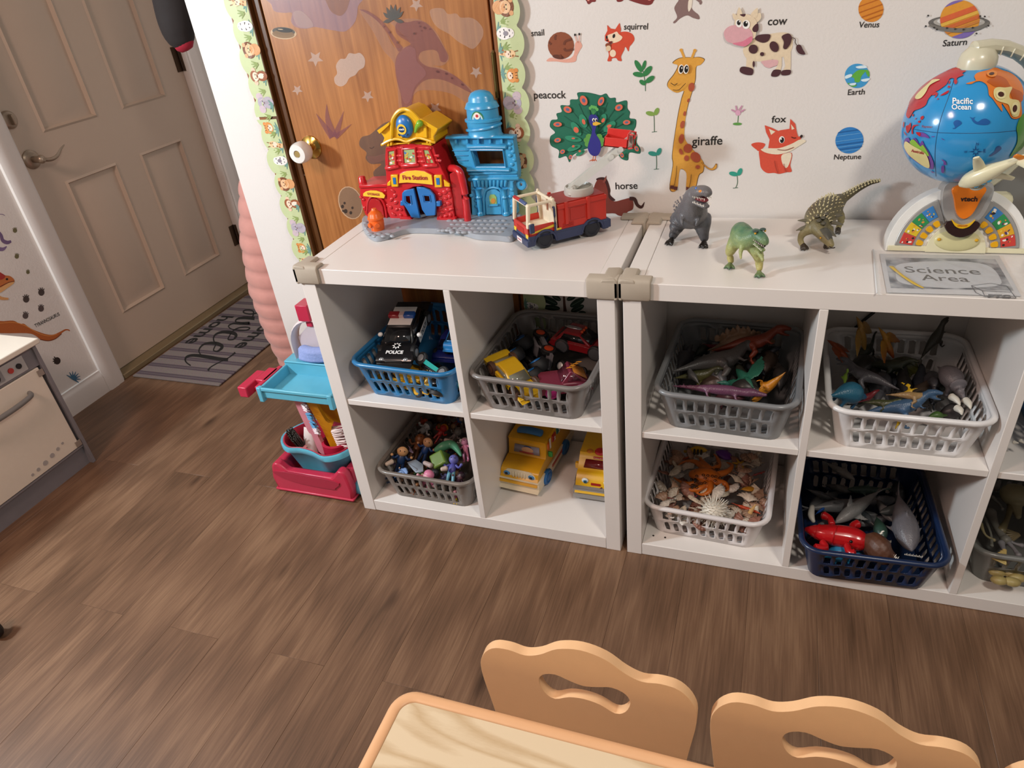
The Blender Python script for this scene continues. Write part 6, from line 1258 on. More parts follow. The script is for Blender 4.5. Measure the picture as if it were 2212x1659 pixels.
mb=MB();put_text(mb,'vtech',BX@Vector((-.012,-.0266,.101)),BX@Vector((.016,-.0266,.101)),(0,.2,1),bold=.03);mb.obj('brand_lettering',M('#2a1c18',.4),gl)
MB().prism(catmull([(-.030,.056),(-.020,.064),(0,.052),(.020,.064),(.030,.056),(.020,.040),(0,.032),(-.020,.040)],3),-.023,-.012,BX).obj('dark_sensor',M('#2a1412',.12,coat=.4),gl,bevel=.002)
on=MB().prism(catmull([(-.020,.067),(-.012,.060),(0,.0565),(.012,.060),(.020,.067),(.012,.054),(0,.0495),(-.012,.054)],3),-.0255,-.014,BX).obj('power_switch',M('#dcae16',.3),gl,bevel=.001)
mb=MB();put_text(mb,'ON/OFF',BX@Vector((-.0085,-.0262,.0535)),BX@Vector((.0085,-.0262,.0535)),(0,.2,1),bold=.02);mb.obj('power_lettering',M('#b03a1c',.4),on)
pa=on_sphere(2090,392,.018);pe=on_sphere(2158,362,.030);d_=(pe-pa).normalized();pn=(pa-GCt).normalized()
A_=lambda t,s=0.,u=0.:pa+d_*t+d_.cross(pn).normalized()*s+pn*u
ap=MB().loft([A_(-.012),A_(.0),A_(.018),A_(.040),A_(.062),A_(.082),A_(.098)],[(.006,.006),(.014,.013),(.0165,.0155),(.0145,.0135),(.009,.009),(.005,.006),(.003,.004)],16,up=tuple(pn),sm=3).obj('airplane_body',CRM_,gl)
MB().lathe([(0,0),(.0185,0),(.019,.003),(.017,.006),(0,.006)],26,Matrix.Translation(A_(.008,.016,-.006))@Vector((0,0,1)).rotation_difference((A_(0,1,-.2)-A_(0)).normalized()).to_matrix().to_4x4()).obj('airplane_disc',M('#b5b2a6',.3,.2),ap)
for s in(-1,1):MB().loft([A_(.030,s*.012,-.003),A_(.040,s*.034,-.004),A_(.048,s*.052,-.002)],[(.010,.003),(.008,.0025),(.005,.002)],10,up=tuple(pn),sm=2).obj('airplane_wing',CRM_,ap)
MB().loft([A_(.088,0,.004),A_(.098,0,.018),A_(.102,0,.026)],[(.003,.007),(.0025,.006),(.002,.004)],8,up=tuple(d_),sm=2).obj('airplane_tail',CRM_,ap)
MB().loft([A_(.090,-.016,.002),A_(.094,0,.004),A_(.090,.016,.002)],[(.005,.002),(.006,.0025),(.005,.002)],8,up=tuple(pn),sm=2).obj('airplane_tailplane',M('#d9802a',.3),ap)
for t_,s_ in((.010,.0105),(.022,.0110),(.032,.0105)):MB().ball(A_(t_,s_*.72,.0105),(.0052,.0045,.0045),10,k=6).obj('airplane_window',M('#3f9cc8',.15,coat=.4),ap)
bq=[px(u,v,y=.372)for u,v in((2118,432),(2170,382),(2250,300),(2420,250),(2420,560),(2130,560))]
bq=[(p.x-1.5,max(p.z,SZ+.0008)-SZ)for p in bq]
lb=thing('leaning_board','grey board with a black edge leaning on the wall behind the globe','board',(1.5,.372,SZ))
MB().prism(bq,.0,.010).obj('board_panel',M('#77746f',.55,noise=.12,scale=6),lb)
MB().loft([(bq[i][0],.004,bq[i][1])for i in(0,1,2,3)],.0035,6).obj('board_edge',M('#22201e',.5),lb)
# --- card in a plastic bag
bg=thing('plastic_bag','clear plastic zip bag with a grey Science Area card at the shelf edge','plastic bag',(1.37,.105,SZ))
bo=Vector((1.37,.105,SZ))
def cardmat():
 m,nt,p=newmat('science_card_print');tc=nd(nt,'ShaderNodeTexCoord');n1=nd(nt,'ShaderNodeTexNoise',Scale=26.,Detail=3.);n2=nd(nt,'ShaderNodeTexNoise',Scale=9.,Detail=2.)
 for n_ in(n1,n2):nt.links.new(tc.outputs['Object'],n_.inputs['Vector'])
 r=nd(nt,'ShaderNodeValToRGB');e=r.color_ramp.elements;e[0].position=.38;e[0].color=lin('#3d434c');e[1].position=.62;e[1].color=lin('#a9abae')
 nt.links.new(n1.outputs['Fac'],r.inputs[0]);nt.links.new(r.outputs[0],p.inputs['Base Color']);p.inputs['Roughness'].default_value=.5;return m
def zt_(pts,e):return[px(u,v,z=SZ+e)-bo for u,v in pts]
cd=[(1900,548),(2158,552),(2206,640),(1916,632)]
c_=MB().add(zt_(cd,.0012)+zt_(cd,.0018),[(0,1,2,3),(4,5,6,7),(0,1,5,4),(1,2,6,5),(2,3,7,6),(3,0,4,7)]).obj('card',M('#c3c4c6',.5),bg)
MB().fill(zt_([(1912,556),(2150,560),(2190,628),(1924,622)],.0020)).obj('card_print',cardmat(),c_,recal=False)
MB().fill(zt_(catmull([(1945,570),(2050,564),(2130,572),(2160,600),(2150,618),(2040,622),(1950,612),(1935,590)],4),.0022)).obj('card_centre',M('#b9bcc0',.5),c_,recal=False)
for s_,A,B in(('Science',(1957,588),(2120,593)),('Area',(1992,605),(2096,609))):
 mb=MB();p,q=zt_([A,B],.0024);put_text(mb,s_,p,q,(-.05,1,0),hs=.95,bold=.004);mb.obj('lettering',M('#3a3431',.5),c_)
bxp=MB();
for pts in([(2098,617),(2108,632),(2128,641),(2122,628),(2098,617)],[(2122,628),(2185,631),(2195,644),(2128,641)],[(2098,617),(2140,612),(2175,618),(2185,631)]):bxp.loft(zt_(pts,.0024),.0006,5)
bxp.obj('box_drawing',M('#33343a',.5),c_);mb=MB();p,q=zt_([(2136,641),(2184,643)],.0024);put_text(mb,'PTC',p,q,(.1,1,0),hs=.8,bold=.05);mb.obj('box_lettering',M('#33343a',.5),c_)
film,nt,p=newmat('clear_film');p.inputs['Base Color'].default_value=(.95,.97,1,1);p.inputs['Roughness'].default_value=.08;p.inputs['Alpha'].default_value=.13;p.inputs['Specular IOR Level'].default_value=1.
tc=nd(nt,'ShaderNodeTexCoord');no=nd(nt,'ShaderNodeTexNoise',Scale=40.,Detail=2.,Distortion=1.5);b=nd(nt,'ShaderNodeBump',Strength=.6,Distance=.004);nt.links.new(tc.outputs['Object'],no.inputs['Vector']);nt.links.new(no.outputs['Fac'],b.inputs['Height']);nt.links.new(b.outputs[0],p.inputs['Normal'])
mb=MB();n1,n2=26,16;A,B,C_,D_2=zt_([(1886,540),(2214,547),(2228,645),(1894,634)],.0026);random.seed(5);vs=[]
for i in range(n1+1):
 for j in range(n2+1):
  u_,v_=i/n1,j/n2;q=A.lerp(B,u_).lerp(D_2.lerp(C_,u_),v_);q.z+=(random.random()*.0022+.001*math.sin(u_*17+v_*9))*(1 if 0<i<n1 and 0<j<n2 else 0)+.0006;vs.append(q)
mb.add(vs,[(i*(n2+1)+j,(i+1)*(n2+1)+j,(i+1)*(n2+1)+j+1,i*(n2+1)+j+1)for i in range(n1)for j in range(n2)]).obj('film',film,bg,smooth=0)
MB().loft([A+Vector((0,0,.001)),D_2+Vector((0,0,.001))],.0015,6).obj('zip_seal',M('#d9dcde',.25),bg)
MB().loft(zt_([(1925,575),(1945,592),(1975,612),(1995,622)],.0045),[(.004,.0006),(.003,.0012),(.0035,.001),(.002,.0006)],6,sm=3).obj('yellow_tape',M('#c9a93a',.3),bg)
# --- baskets
BH,BW0,BD0,BW1,BD1=.104,.245,.305,.290,.352
def basket(label,col,x,y,z,yaw=0.,alpha=1.):
 """slotted plastic basket; x is the centre of its front rim, y the front rim"""
 t=thing('storage_basket',label,'basket',(x,y+BD1/2,z+.0006),yaw,'slotted plastic baskets in the cube shelves')
 m=M(col,.32,coat=.15,noise=.03)
 def ring(h,grow=0.):
  f=h/BH;a=(BW0+(BW1-BW0)*f)/2+grow;b=(BD0+(BD1-BD0)*f)/2+grow;return a,b,.026+.012*f
 def wp(side,u,h):
  a,b,r=ring(h);L=(a-r)if side%2==0 else(b-r);s=-L+2*L*u
  return((s,-b,h),(a,s,h),(-s,b,h),(-a,-s,h))[side]
 mb=MB();hs=(0,.014,.050,.056,.092,BH)
 for side in range(4):
  n=9 if side%2==0 else 11
  for k in range(n):
   u0,u1=k/n,(k+1)/n
   for i in range(5):
    h0,h1=hs[i],hs[i+1]
    if i in(1,3):
     um,hm=(u0+u1)/2,(h0+h1)/2;mg=(u1-u0)*.22;g=.003;sl=(u1-u0)*.1*(1 if i==1 else-1)
     O_=[(u0,h0),(um,h0),(u1,h0),(u1,hm),(u1,h1),(um,h1),(u0,h1),(u0,hm)]
     I_=[(u0+mg+sl,h0+g),(um,h0+g*.4),(u1-mg,h0+g),(u1-mg,hm),(u1-mg-sl,h1-g),(um,h1-g*.4),(u0+mg,h1-g*1.8),(u0+mg,hm)]
     vs=[wp(side,*p)for p in O_+I_];mb.add(vs,[(q,(q+1)%8,8+(q+1)%8,8+q)for q in range(8)])
    else:mb.add([wp(side,u0,h0),wp(side,u1,h0),wp(side,u1,h1),wp(side,u0,h1)],[(0,1,2,3)])
  for i in range(5):
   vs=[]
   for h in(hs[i],hs[i+1]):
    a,b,r=ring(h);cx,cy=((a-r,-b+r),(a-r,b-r),(-a+r,b-r),(-a+r,-b+r))[side]
    for q in range(6):an=math.radians(-90+90*side+18*q);vs.append((cx+r*math.cos(an),cy+r*math.sin(an),h))
   mb.add(vs,[(q,q+1,7+q,6+q)for q in range(5)])
 a,b,r=ring(0);fl_=rrect(-a,a,-b,b,r,5);mb.add([(p,q,.0)for p,q in fl_],[tuple(range(len(fl_)))])
 mb.obj('basket_body',m,t,solid=.0022,smooth=50,weld=True)
 a,b,r=ring(BH,.004);MB().loft([(p,q,BH+.001)for p,q in rrect(-a,a,-b,b,r+.004,6)],(.0068,.0062),10,closed=True).obj('rim',m,t,smooth=70)
 return t
S1=SZ/2+SD/2;S0=ST
basket('blue basket of toy vehicles with a police car in the four-cube shelf','#2a74a8',.219,.012,S1,-.055)
basket('grey basket of toy cars with a yellow car at its front left','#7d7875',.553,.006,S1,-.05)
basket('taupe basket heaped with small toy figures on the bottom shelf','#787069',.212,.012,S0,-.02)
basket('grey basket of dinosaurs with a purple crocodile at the front','#7b7d7f',1.002,.010,S1,-.05)
basket('white basket of dinosaurs on the upper shelf below the globe','#dedddd',1.353,.012,S1,.0)
basket('white basket filled with seashells and sea creatures','#dcd7d6',.974,.026,S0,-.05)
basket('navy blue basket of toy sharks with a red lobster','#182a4c',1.331,-.030,S0,.05)
basket('grey basket of toy bones at the bottom right edge of the photo','#6f706d',1.690,.036,S0,0)
basket('blue basket at the right edge of the photo on the upper shelf','#1f6ba0',1.735,.02,S1,0)
# --- vehicles
def frame(tail,head,roll=0.,up=(0,0,1)):
 tail,head=Vector(tail),Vector(head);x=(head-tail).normalized();u=Vector(up);y=u.cross(x).normalized();z=x.cross(y)
 R=Matrix((x,y,z)).transposed().to_4x4();return Matrix.Translation((tail+head)/2)@R@Matrix.Rotation(roll,4,'X')
def vehicle(name,label,X,L,W,H,body,cab=None,glass='#17181b',tyre='#1a1a1b',hub='#8d8f92',wr=.02,cabx=(-.30,.22),kind='car',group=None,hubr=.55,sc=1.,front=None):
 t=thing(name,label,'toy car',group=group);t.matrix_world=X
 t.location=X.to_translation();t.rotation_euler=X.to_euler();t.scale=(sc,)*3
 mB=M(body,.25,coat=.35);hl=L/2;zc=wr*.8;zh=H*.55
 pr_=[(-hl,zc),(hl*.96,zc),(hl,zc+.25*(zh-zc)),(hl*.95,zc+.75*(zh-zc)),(hl*.55,zh),(-hl*.9,zh*1.04),(-hl,zh*.9)]
 MB().prism(catmull(pr_,3),-W/2,W/2).obj('car_body',mB,t,bevel=min(.006,W*.12),seg=3,smooth=60)
 a,b=cabx[0]*L,cabx[1]*L;mC=M(cab or body,.25,coat=.35)
 c_=MB().prism([(a-.012,zh*.97),(b+.018,zh*.97),(b-.02,H),(a+.012,H)],-W*.43,W*.43,t=1.)
 for i,v in enumerate(c_.v):
  if v.z>zh:v.y*=.84
 c=c_.obj('cabin',mC,t,bevel=.004,seg=2)
 gm_=M(glass,.1,coat=.5)
 for x0,x1,s in((b+.016,b-.016,1),(a-.010,a+.010,-1)):
  o=Vector((s*.0012,0,.0006));MB().add([Vector(p)+o for p in((x0,-W*.36,zh+.004),(x0,W*.36,zh+.004),(x1,W*.32,H-.005),(x1,-W*.32,H-.005))],[(0,1,2,3)]).obj('windscreen',M(front,.3)if front and s>0 else gm_,c,recal=False,solid=.001)
 for s in(-1,1):MB().add([(a+.004,s*W*.425,zh+.005),(b+.002,s*W*.425,zh+.005),(b-.016,s*W*.378,H-.006),(a+.014,s*W*.378,H-.006)],[(0,1,2,3)]).obj('side_window',gm_,c,recal=False,solid=.0016)
 mt,mh=M(tyre,.6),M(hub,.3,.3)
 for x_ in(-.3*L,.31*L):
  for s in(-1,1):wheel(t,x_,s*(W/2-wr*.18),wr,wr*.62,m=mt,hub=mh,hr=hubr,z=wr)
 return t
B1z=S1+.004
Xp=frame(px(893,668,y=.245),px(853,772,y=.065),0)
pc=vehicle('police_car','black toy police car with red and blue roof lights',Xp@Matrix.Translation((0,0,-.028)),.185,.082,.058,'#121214','#121214',wr=.017,cabx=(-.32,.16),sc=1.18)
H_=.058
MB().box(-.048,.012,-.027,.027,H_-.0005,H_+.001).obj('white_roof',M('#e2e0dc',.3),pc,bevel=.0005)
for s,c_ in((-1,'#8f1a22'),(1,'#1f4f9a')):MB().box(-.024,-.008,s*.018-.0125,s*.018+.0125,H_,H_+.010).obj('roof_light',M(c_,.15,coat=.4),pc,bevel=.002)
MB().box(-.023,-.009,-.006,.006,H_,H_+.009).obj('roof_light_centre',M('#c9b0ac',.3),pc,bevel=.001)
zh_=.0335
mb=MB().mat(M('#e8e8e6',.4));P_=lambda x,y:(x,y,zh_+.0016-max(0,x-.055)*.10)
for k in range(8):
 q=PI*k/4;mb.add([P_(.054+.011*math.cos(q),.011*math.sin(q)),P_(.054+.006*math.cos(q+.35),.006*math.sin(q+.35)),P_(.054+.004*math.cos(q),.004*math.sin(q)),P_(.054+.006*math.cos(q-.35),.006*math.sin(q-.35))],[(0,1,2,3)])
put_text(mb,'POLICE',P_(.077,-.020),P_(.077,.020),(-1,0,.10),bold=.04);mb.obj('bonnet_print',smooth=0,recal=False,parent=pc)
for s in(-1,1):
 MB().ball((.086,s*.028,.0235),(.006,.010,.005),12,k=8).obj('headlamp',M('#c9ced2',.1,.8),pc);MB().ball((.024,s*.046,.040),(.006,.006,.005),10,k=6).obj('wing_mirror',M('#dcdad6',.3),pc)
 dp=MB().box(-.045,.022,s*.0415-.0006,s*.0415+.0006,.014,.032).obj('white_door',M('#dddbd7',.3),pc);mb=MB();put_text(mb,'POLICE',(-.036 if s<0 else .014,s*.0424,.019),(.014 if s<0 else-.036,s*.0424,.019),(0,0,1),bold=.03);mb.obj('door_lettering',M('#15171c',.5),dp)
MB().box(.088,.0935,-.020,.020,.019,.0255).obj('grille',M('#2a2626',.4),pc,bevel=.001)
yt=vehicle('yellow_truck','yellow toy dump truck under the police car',frame((.115,.105,B1z+.002),(.275,.060,B1z+.006)),.165,.075,.062,'#d9a31c','#d9a31c',hub='#e0ad22',wr=.022,cabx=(-.42,-.12));MB().box(-.04,.07,-.03,.03,.036,.052).obj('dump_bed',M('#c9961a',.35),yt,bevel=.003)
vehicle('yellow_truck','small yellow toy loader with black tyres at the basket\'s right front',frame((.250,.075,B1z+.030),(.318,.052,B1z+.034),.9),.07,.05,.042,'#dba820',hub='#e0b024',wr=.020,tyre='#1b1a18')
tc_r=vehicle('teal_car','teal toy car lying on its side in the blue basket',frame((.232,.135,B1z+.072),(.345,.068,B1z+.060),2.2),.15,.075,.045,'#2a9a92','#1a1a1c',wr=.018)
bt=vehicle('blue_truck','bright blue toy tow truck behind the teal car',frame((.300,.26,B1z+.045),(.300,.155,B1z+.062)),.11,.066,.075,'#2a79b5','#2a79b5',wr=.018,cabx=(-.1,.3))
vehicle('navy_car','dark blue toy car at the back of the blue basket',frame((.255,.30,B1z+.035),(.262,.16,B1z+.030)),.14,.07,.055,'#18246a',glass='#0c0f2a',wr=.017)
yc=vehicle('yellow_car','yellow toy racing car tilted over the grey basket\'s front rim',frame(px(1078,778,z=B1z+.085),px(1142,848,z=B1z+.045))@Matrix.Translation((0,0,-.018)),.16,.072,.045,'#d5a91c','#d5a91c',glass='#77776a',tyre='#4a2f20',hub='#6b4630',wr=.019,cabx=(-.30,.12))
fm_=vehicle('maroon_truck','maroon toy pickup with orange flames at the basket\'s front right',frame(px(1178,822,z=B1z+.060),px(1258,812,z=B1z+.058))@Matrix.Translation((0,0,-.034)),.118,.072,.066,'#742a3c','#742a3c',tyre='#a02a6a',hub='#c93a8a',glass='#54202c',wr=.017,cabx=(.0,.30),front='#b5722a')
MB().box(-.050,-.004,-.024,.024,.034,.0365).obj('truck_bed',M('#3a1a35',.5),fm_)
for k in range(4):MB().fill([(.004+k*.009+p[0],-.012+k*.007+p[1],.0672+.0002*k)for p in[(0,0),(.006,.003),(.012,.001),(.018,.004),(.010,.007),(.004,.006)]]).obj('flame_print',M('#d98a24',.4),fm_,recal=False)
rc_=vehicle('red_car','red toy car with silver bonnet scoop at the basket\'s right rear',frame(px(1206,735,z=B1z+.055),px(1318,762,z=B1z+.045))@Matrix.Translation((0,0,-.012)),.155,.075,.062,'#8f1d24','#8f1d24',tyre='#202022',hub='#5f6064',wr=.021,cabx=(-.38,.10),hubr=.8)
MB().ball((-.030,0,.0625),(.026,.007,.004),14,k=8).obj('silver_scoop',M('#b5b5b8',.15,.9),rc_)
for k in range(3):MB().ball((.000,-.012+k*.012,.0622),.004,10,k=6).obj('roof_button',M('#d9501f',.3),rc_)
def bigwheel(name,par,p,ax,r,w_,hubc,tyre='#16171a'):
 q=Vector((0,0,1)).rotation_difference(Vector(ax).normalized()).to_matrix().to_4x4();X=Matrix.Translation(p)@q
 o=MB().lathe([(r*.5,w_/2-.003),(r*.55,w_/2),(r*.85,w_/2),(r,w_*.25),(r,-w_*.25),(r*.85,-w_/2),(0,-w_/2)],24,X).obj(name,M(tyre,.6),par,smooth=40)
 MB().lathe([(r*.56,w_/2),(r*.46,w_/2-.001),(r*.4,w_*.2),(0,w_*.18)],20,X).obj('hub',M(hubc,.35),o);return o
cc=px(1138,778,z=B1z+.035);mo=thing('monster_truck','black upside-down monster truck with blue-rimmed tyres','toy car',tuple(cc))
for u,v,z_ in((1130,742,.070),(1112,768,.068),(1163,790,.048),(1150,812,.050)):bigwheel('wheel',mo,px(u,v,z=B1z+z_)-cc,(-.5,.15,.85),.027,.032,'#2672b8')
MB().loft([px(1135,752,z=B1z+.045)-cc,px(1155,800,z=B1z+.035)-cc],(.012,.008),8).loft([px(1122,765,z=B1z+.055)-cc,px(1160,790,z=B1z+.04)-cc],.007,8).loft([px(1118,770,z=B1z+.05)-cc,px(1152,812,z=B1z+.04)-cc],.007,8).box(-.04,.04,-.03,.03,-.03,-.005).obj('axle_frame',M('#121214',.4),mo)
gt=vehicle('grey_truck','grey toy truck on its side with orange-hubbed wheels',frame(px(1172,722,z=B1z+.055),px(1205,785,z=B1z+.04),1.35),.13,.05,.045,'#77757a','#77757a',hub='#d9502a',wr=.020,hubr=.62)
vehicle('green_car','lime green toy car with blue wheels at the back of the grey basket',frame(px(1128,722,z=B1z+.045),px(1178,722,z=B1z+.045),2.7),.085,.045,.04,'#5c9438','#2a8a4a',tyre='#3a5fa8',hub='#3a5fa8',wr=.015)
vehicle('black_buggy','small black toy buggy upside down with white hubs',frame(px(1216,775,z=B1z+.03),px(1262,796,z=B1z+.03),2.6),.07,.045,.035,'#19191b',hub='#d9d9d6',wr=.016,hubr=.62)
def bus(label,loc,rz,roofc,kind):
 t=thing('toy_bus' if kind else 'toy_fire_bus',label,'toy bus',loc,rz);t.scale=(1.05,1.12,.87)if kind else(1.,1.1,.8);Y=M('#d8a010' if kind else '#e3b013',.32,coat=.25)
 pr_=[(-.115,.030),(.115,.030),(.118,.058),(.110,.078),(.070,.090),(.058,.094),(.050,.138),(.040,.152),(-.105,.158),(-.115,.15)]
 if not kind:pr_=[(-.10,.028),(.116,.028),(.120,.044),(.112,.066),(.096,.086),(.084,.092),(.052,.130),(.040,.134),(-.10,.134)]
 MB().prism(catmull(pr_,3),-.052,.052).obj('bus_body',Y,t,bevel=.012,seg=4,smooth=60)
 cs=M('#e3d8bd' if kind else '#8d8a86',.4)
 MB().prism(catmull([(-.12,.016),(.118,.014),(.127,.024),(.126,.048),(.11,.05),(-.118,.046)],3),-.056,.056).obj('bumper_skirt',cs,t,bevel=.006,seg=3)
 wc=M('#1f66a8' if kind else '#5a5a5c',.4)
 for x_ in(-.07,.068):
  for s in(-1,1):wheel(t,x_,s*.050,.026,.022,m=wc,hub=wc,hr=.5)
 if kind:
  MB().prism(catmull([(-.036,.050),(.036,.050),(.044,.064),(.036,.074),(.026,.080),(-.026,.080),(-.036,.074),(-.044,.064)],3),-.002,.003,Matrix.Translation((.1175,0,0))@Matrix.Rotation(PI/2,4,'Z')).obj('grille',cs,t,bevel=.001)
  for k in range(5):MB().loft([(.1215,-.016+k*.008,.055),(.1205,-.016+k*.008,.074)],.0018,6).obj('grille_bar',cs,t)
  for s in(-1,1):
   e=MB().ball((.1195,s*.034,.064),(.004,.009,.009),16,k=8).obj('headlight_eye',M('#3f80b8',.2,coat=.3),t);MB().ball((.1232,s*.034,.065),(.0015,.0045,.0045),12,k=6).obj('pupil',M('#0e1114',.2),e)
  wf=MB().add([(.0605,-.036,.100),(.0605,.036,.100),(.0535,.034,.126),(.0535,-.034,.126)],[(0,1,2,3)]).obj('windscreen_print',M('#9a97a8',.35),t,recal=False,solid=.0015)
  MB().ball((.0585,.002,.112),(.0025,.017,.013),14,k=8).obj('driver_print',M('#e0b088',.4),wf);MB().ball((.0560,.002,.1215),(.003,.011,.005),12,k=6).obj('driver_cap_print',M('#2f4f8a',.4),wf);MB().ball((.0605,.0,.103),(.0022,.022,.004),12,k=6).obj('driver_coat_print',M('#a83a2c',.4),wf)
  MB().loft([(.022,-.030,.158),(.026,0,.166),(.022,.030,.158)],[(.014,.009)]*3,12,sm=3).obj('roof_handle',M(roofc,.35),t)
  MB().box(.040,.048,.054,.066,.090,.110).obj('stop_sign',M('#2f8a3a',.35),t,bevel=.003)
  for k,(c_,n_)in enumerate((('#d9661c','1'),('#a82218','2'),('#1f5f5a','3'))):
   b_=MB().box(.018-k*.034,.044-k*.034,.044,.0555,.110+k*.004,.138+k*.004).obj('number_button',M(c_,.3),t,bevel=.004);m_=MB();put_text(m_,n_,(.036-k*.034,.0562,.114+k*.004),(.026-k*.034,.0562,.114+k*.004),(0,0,1),bold=.05);m_.obj('button_number',M('#efe9e2',.4),b_)
  MB().box(-.05,.03,.0555,.057,.030,.040).obj('side_label',M('#b8402c',.4),t)
 else:
  MB().box(-.095,.020,-.040,.040,.128,.1355).obj('red_seat_well',M('#6d0f14',.3),t,bevel=.004)
  MB().lathe([(0,0),(.014,0),(.0145,.005),(.012,.009),(0,.0095)],24,Matrix.Translation((.046,0,.1335))).obj('red_button',M('#c01f22',.25,coat=.3),t)
  for s in(-1,1):MB().ball((.046,s*.027,.1345),(.009,.009,.005),14,k=8).obj('amber_lamp',M('#c9740f',.15,coat=.4),t)
  MB().add([(.0835,-.037,.0965),(.0835,.037,.0965),(.0655,.034,.1175),(.0655,-.034,.1175)],[(0,1,2,3)]).obj('red_windscreen',M('#6d0f14',.15,coat=.4),t,recal=False,solid=.002)
  lb_=MB().box(.0605,.0630,-.015,.015,.1195,.1265).obj('brand_label',M('#c22420',.35),t);m_=MB();put_text(m_,'Fisher-Price',(.0635,-.013,.1215),(.0635,.013,.1215),(-.1,0,1),bold=.01);m_.obj('brand_lettering',M('#eadfd2',.4),lb_)
  for s in(-1,1):
   e=MB().ball((.1115,s*.028,.068),(.005,.009,.011),16,k=8).obj('printed_eye',M('#e6ecec',.3),t);MB().ball((.1160,s*.027,.067),(.002,.0055,.0075),12,k=6).obj('iris',M('#3f86a8',.3),e);MB().ball((.1178,s*.027,.068),(.001,.0028,.004),10,k=6).obj('pupil',M('#0e1114',.2),e)
   MB().box(.060,.072,s*.056-.006,s*.056+.006,.075,.098).obj('side_mirror',Y,t,bevel=.002)
  MB().box(.112,.1175,-.012,.012,.056,.063).obj('nose_badge',M('#a81f1c',.4),t);MB().loft([(.1195,-.014,.049),(.1205,-.004,.046),(.1200,.008,.047),(.1185,.016,.053)],.0018,6,sm=3).obj('smile_print',M('#5a1714',.4),t)
bus('yellow toy school bus with blue roof handle in the lower right cube',(.462,.258,S0+.0005),-PI/2-.10,'#2f6aa0',True)
bus('yellow toy bus with red button and red windscreen beside the school bus',(.668,.262,S0+.0005),-PI/2,'#c01f22',False)
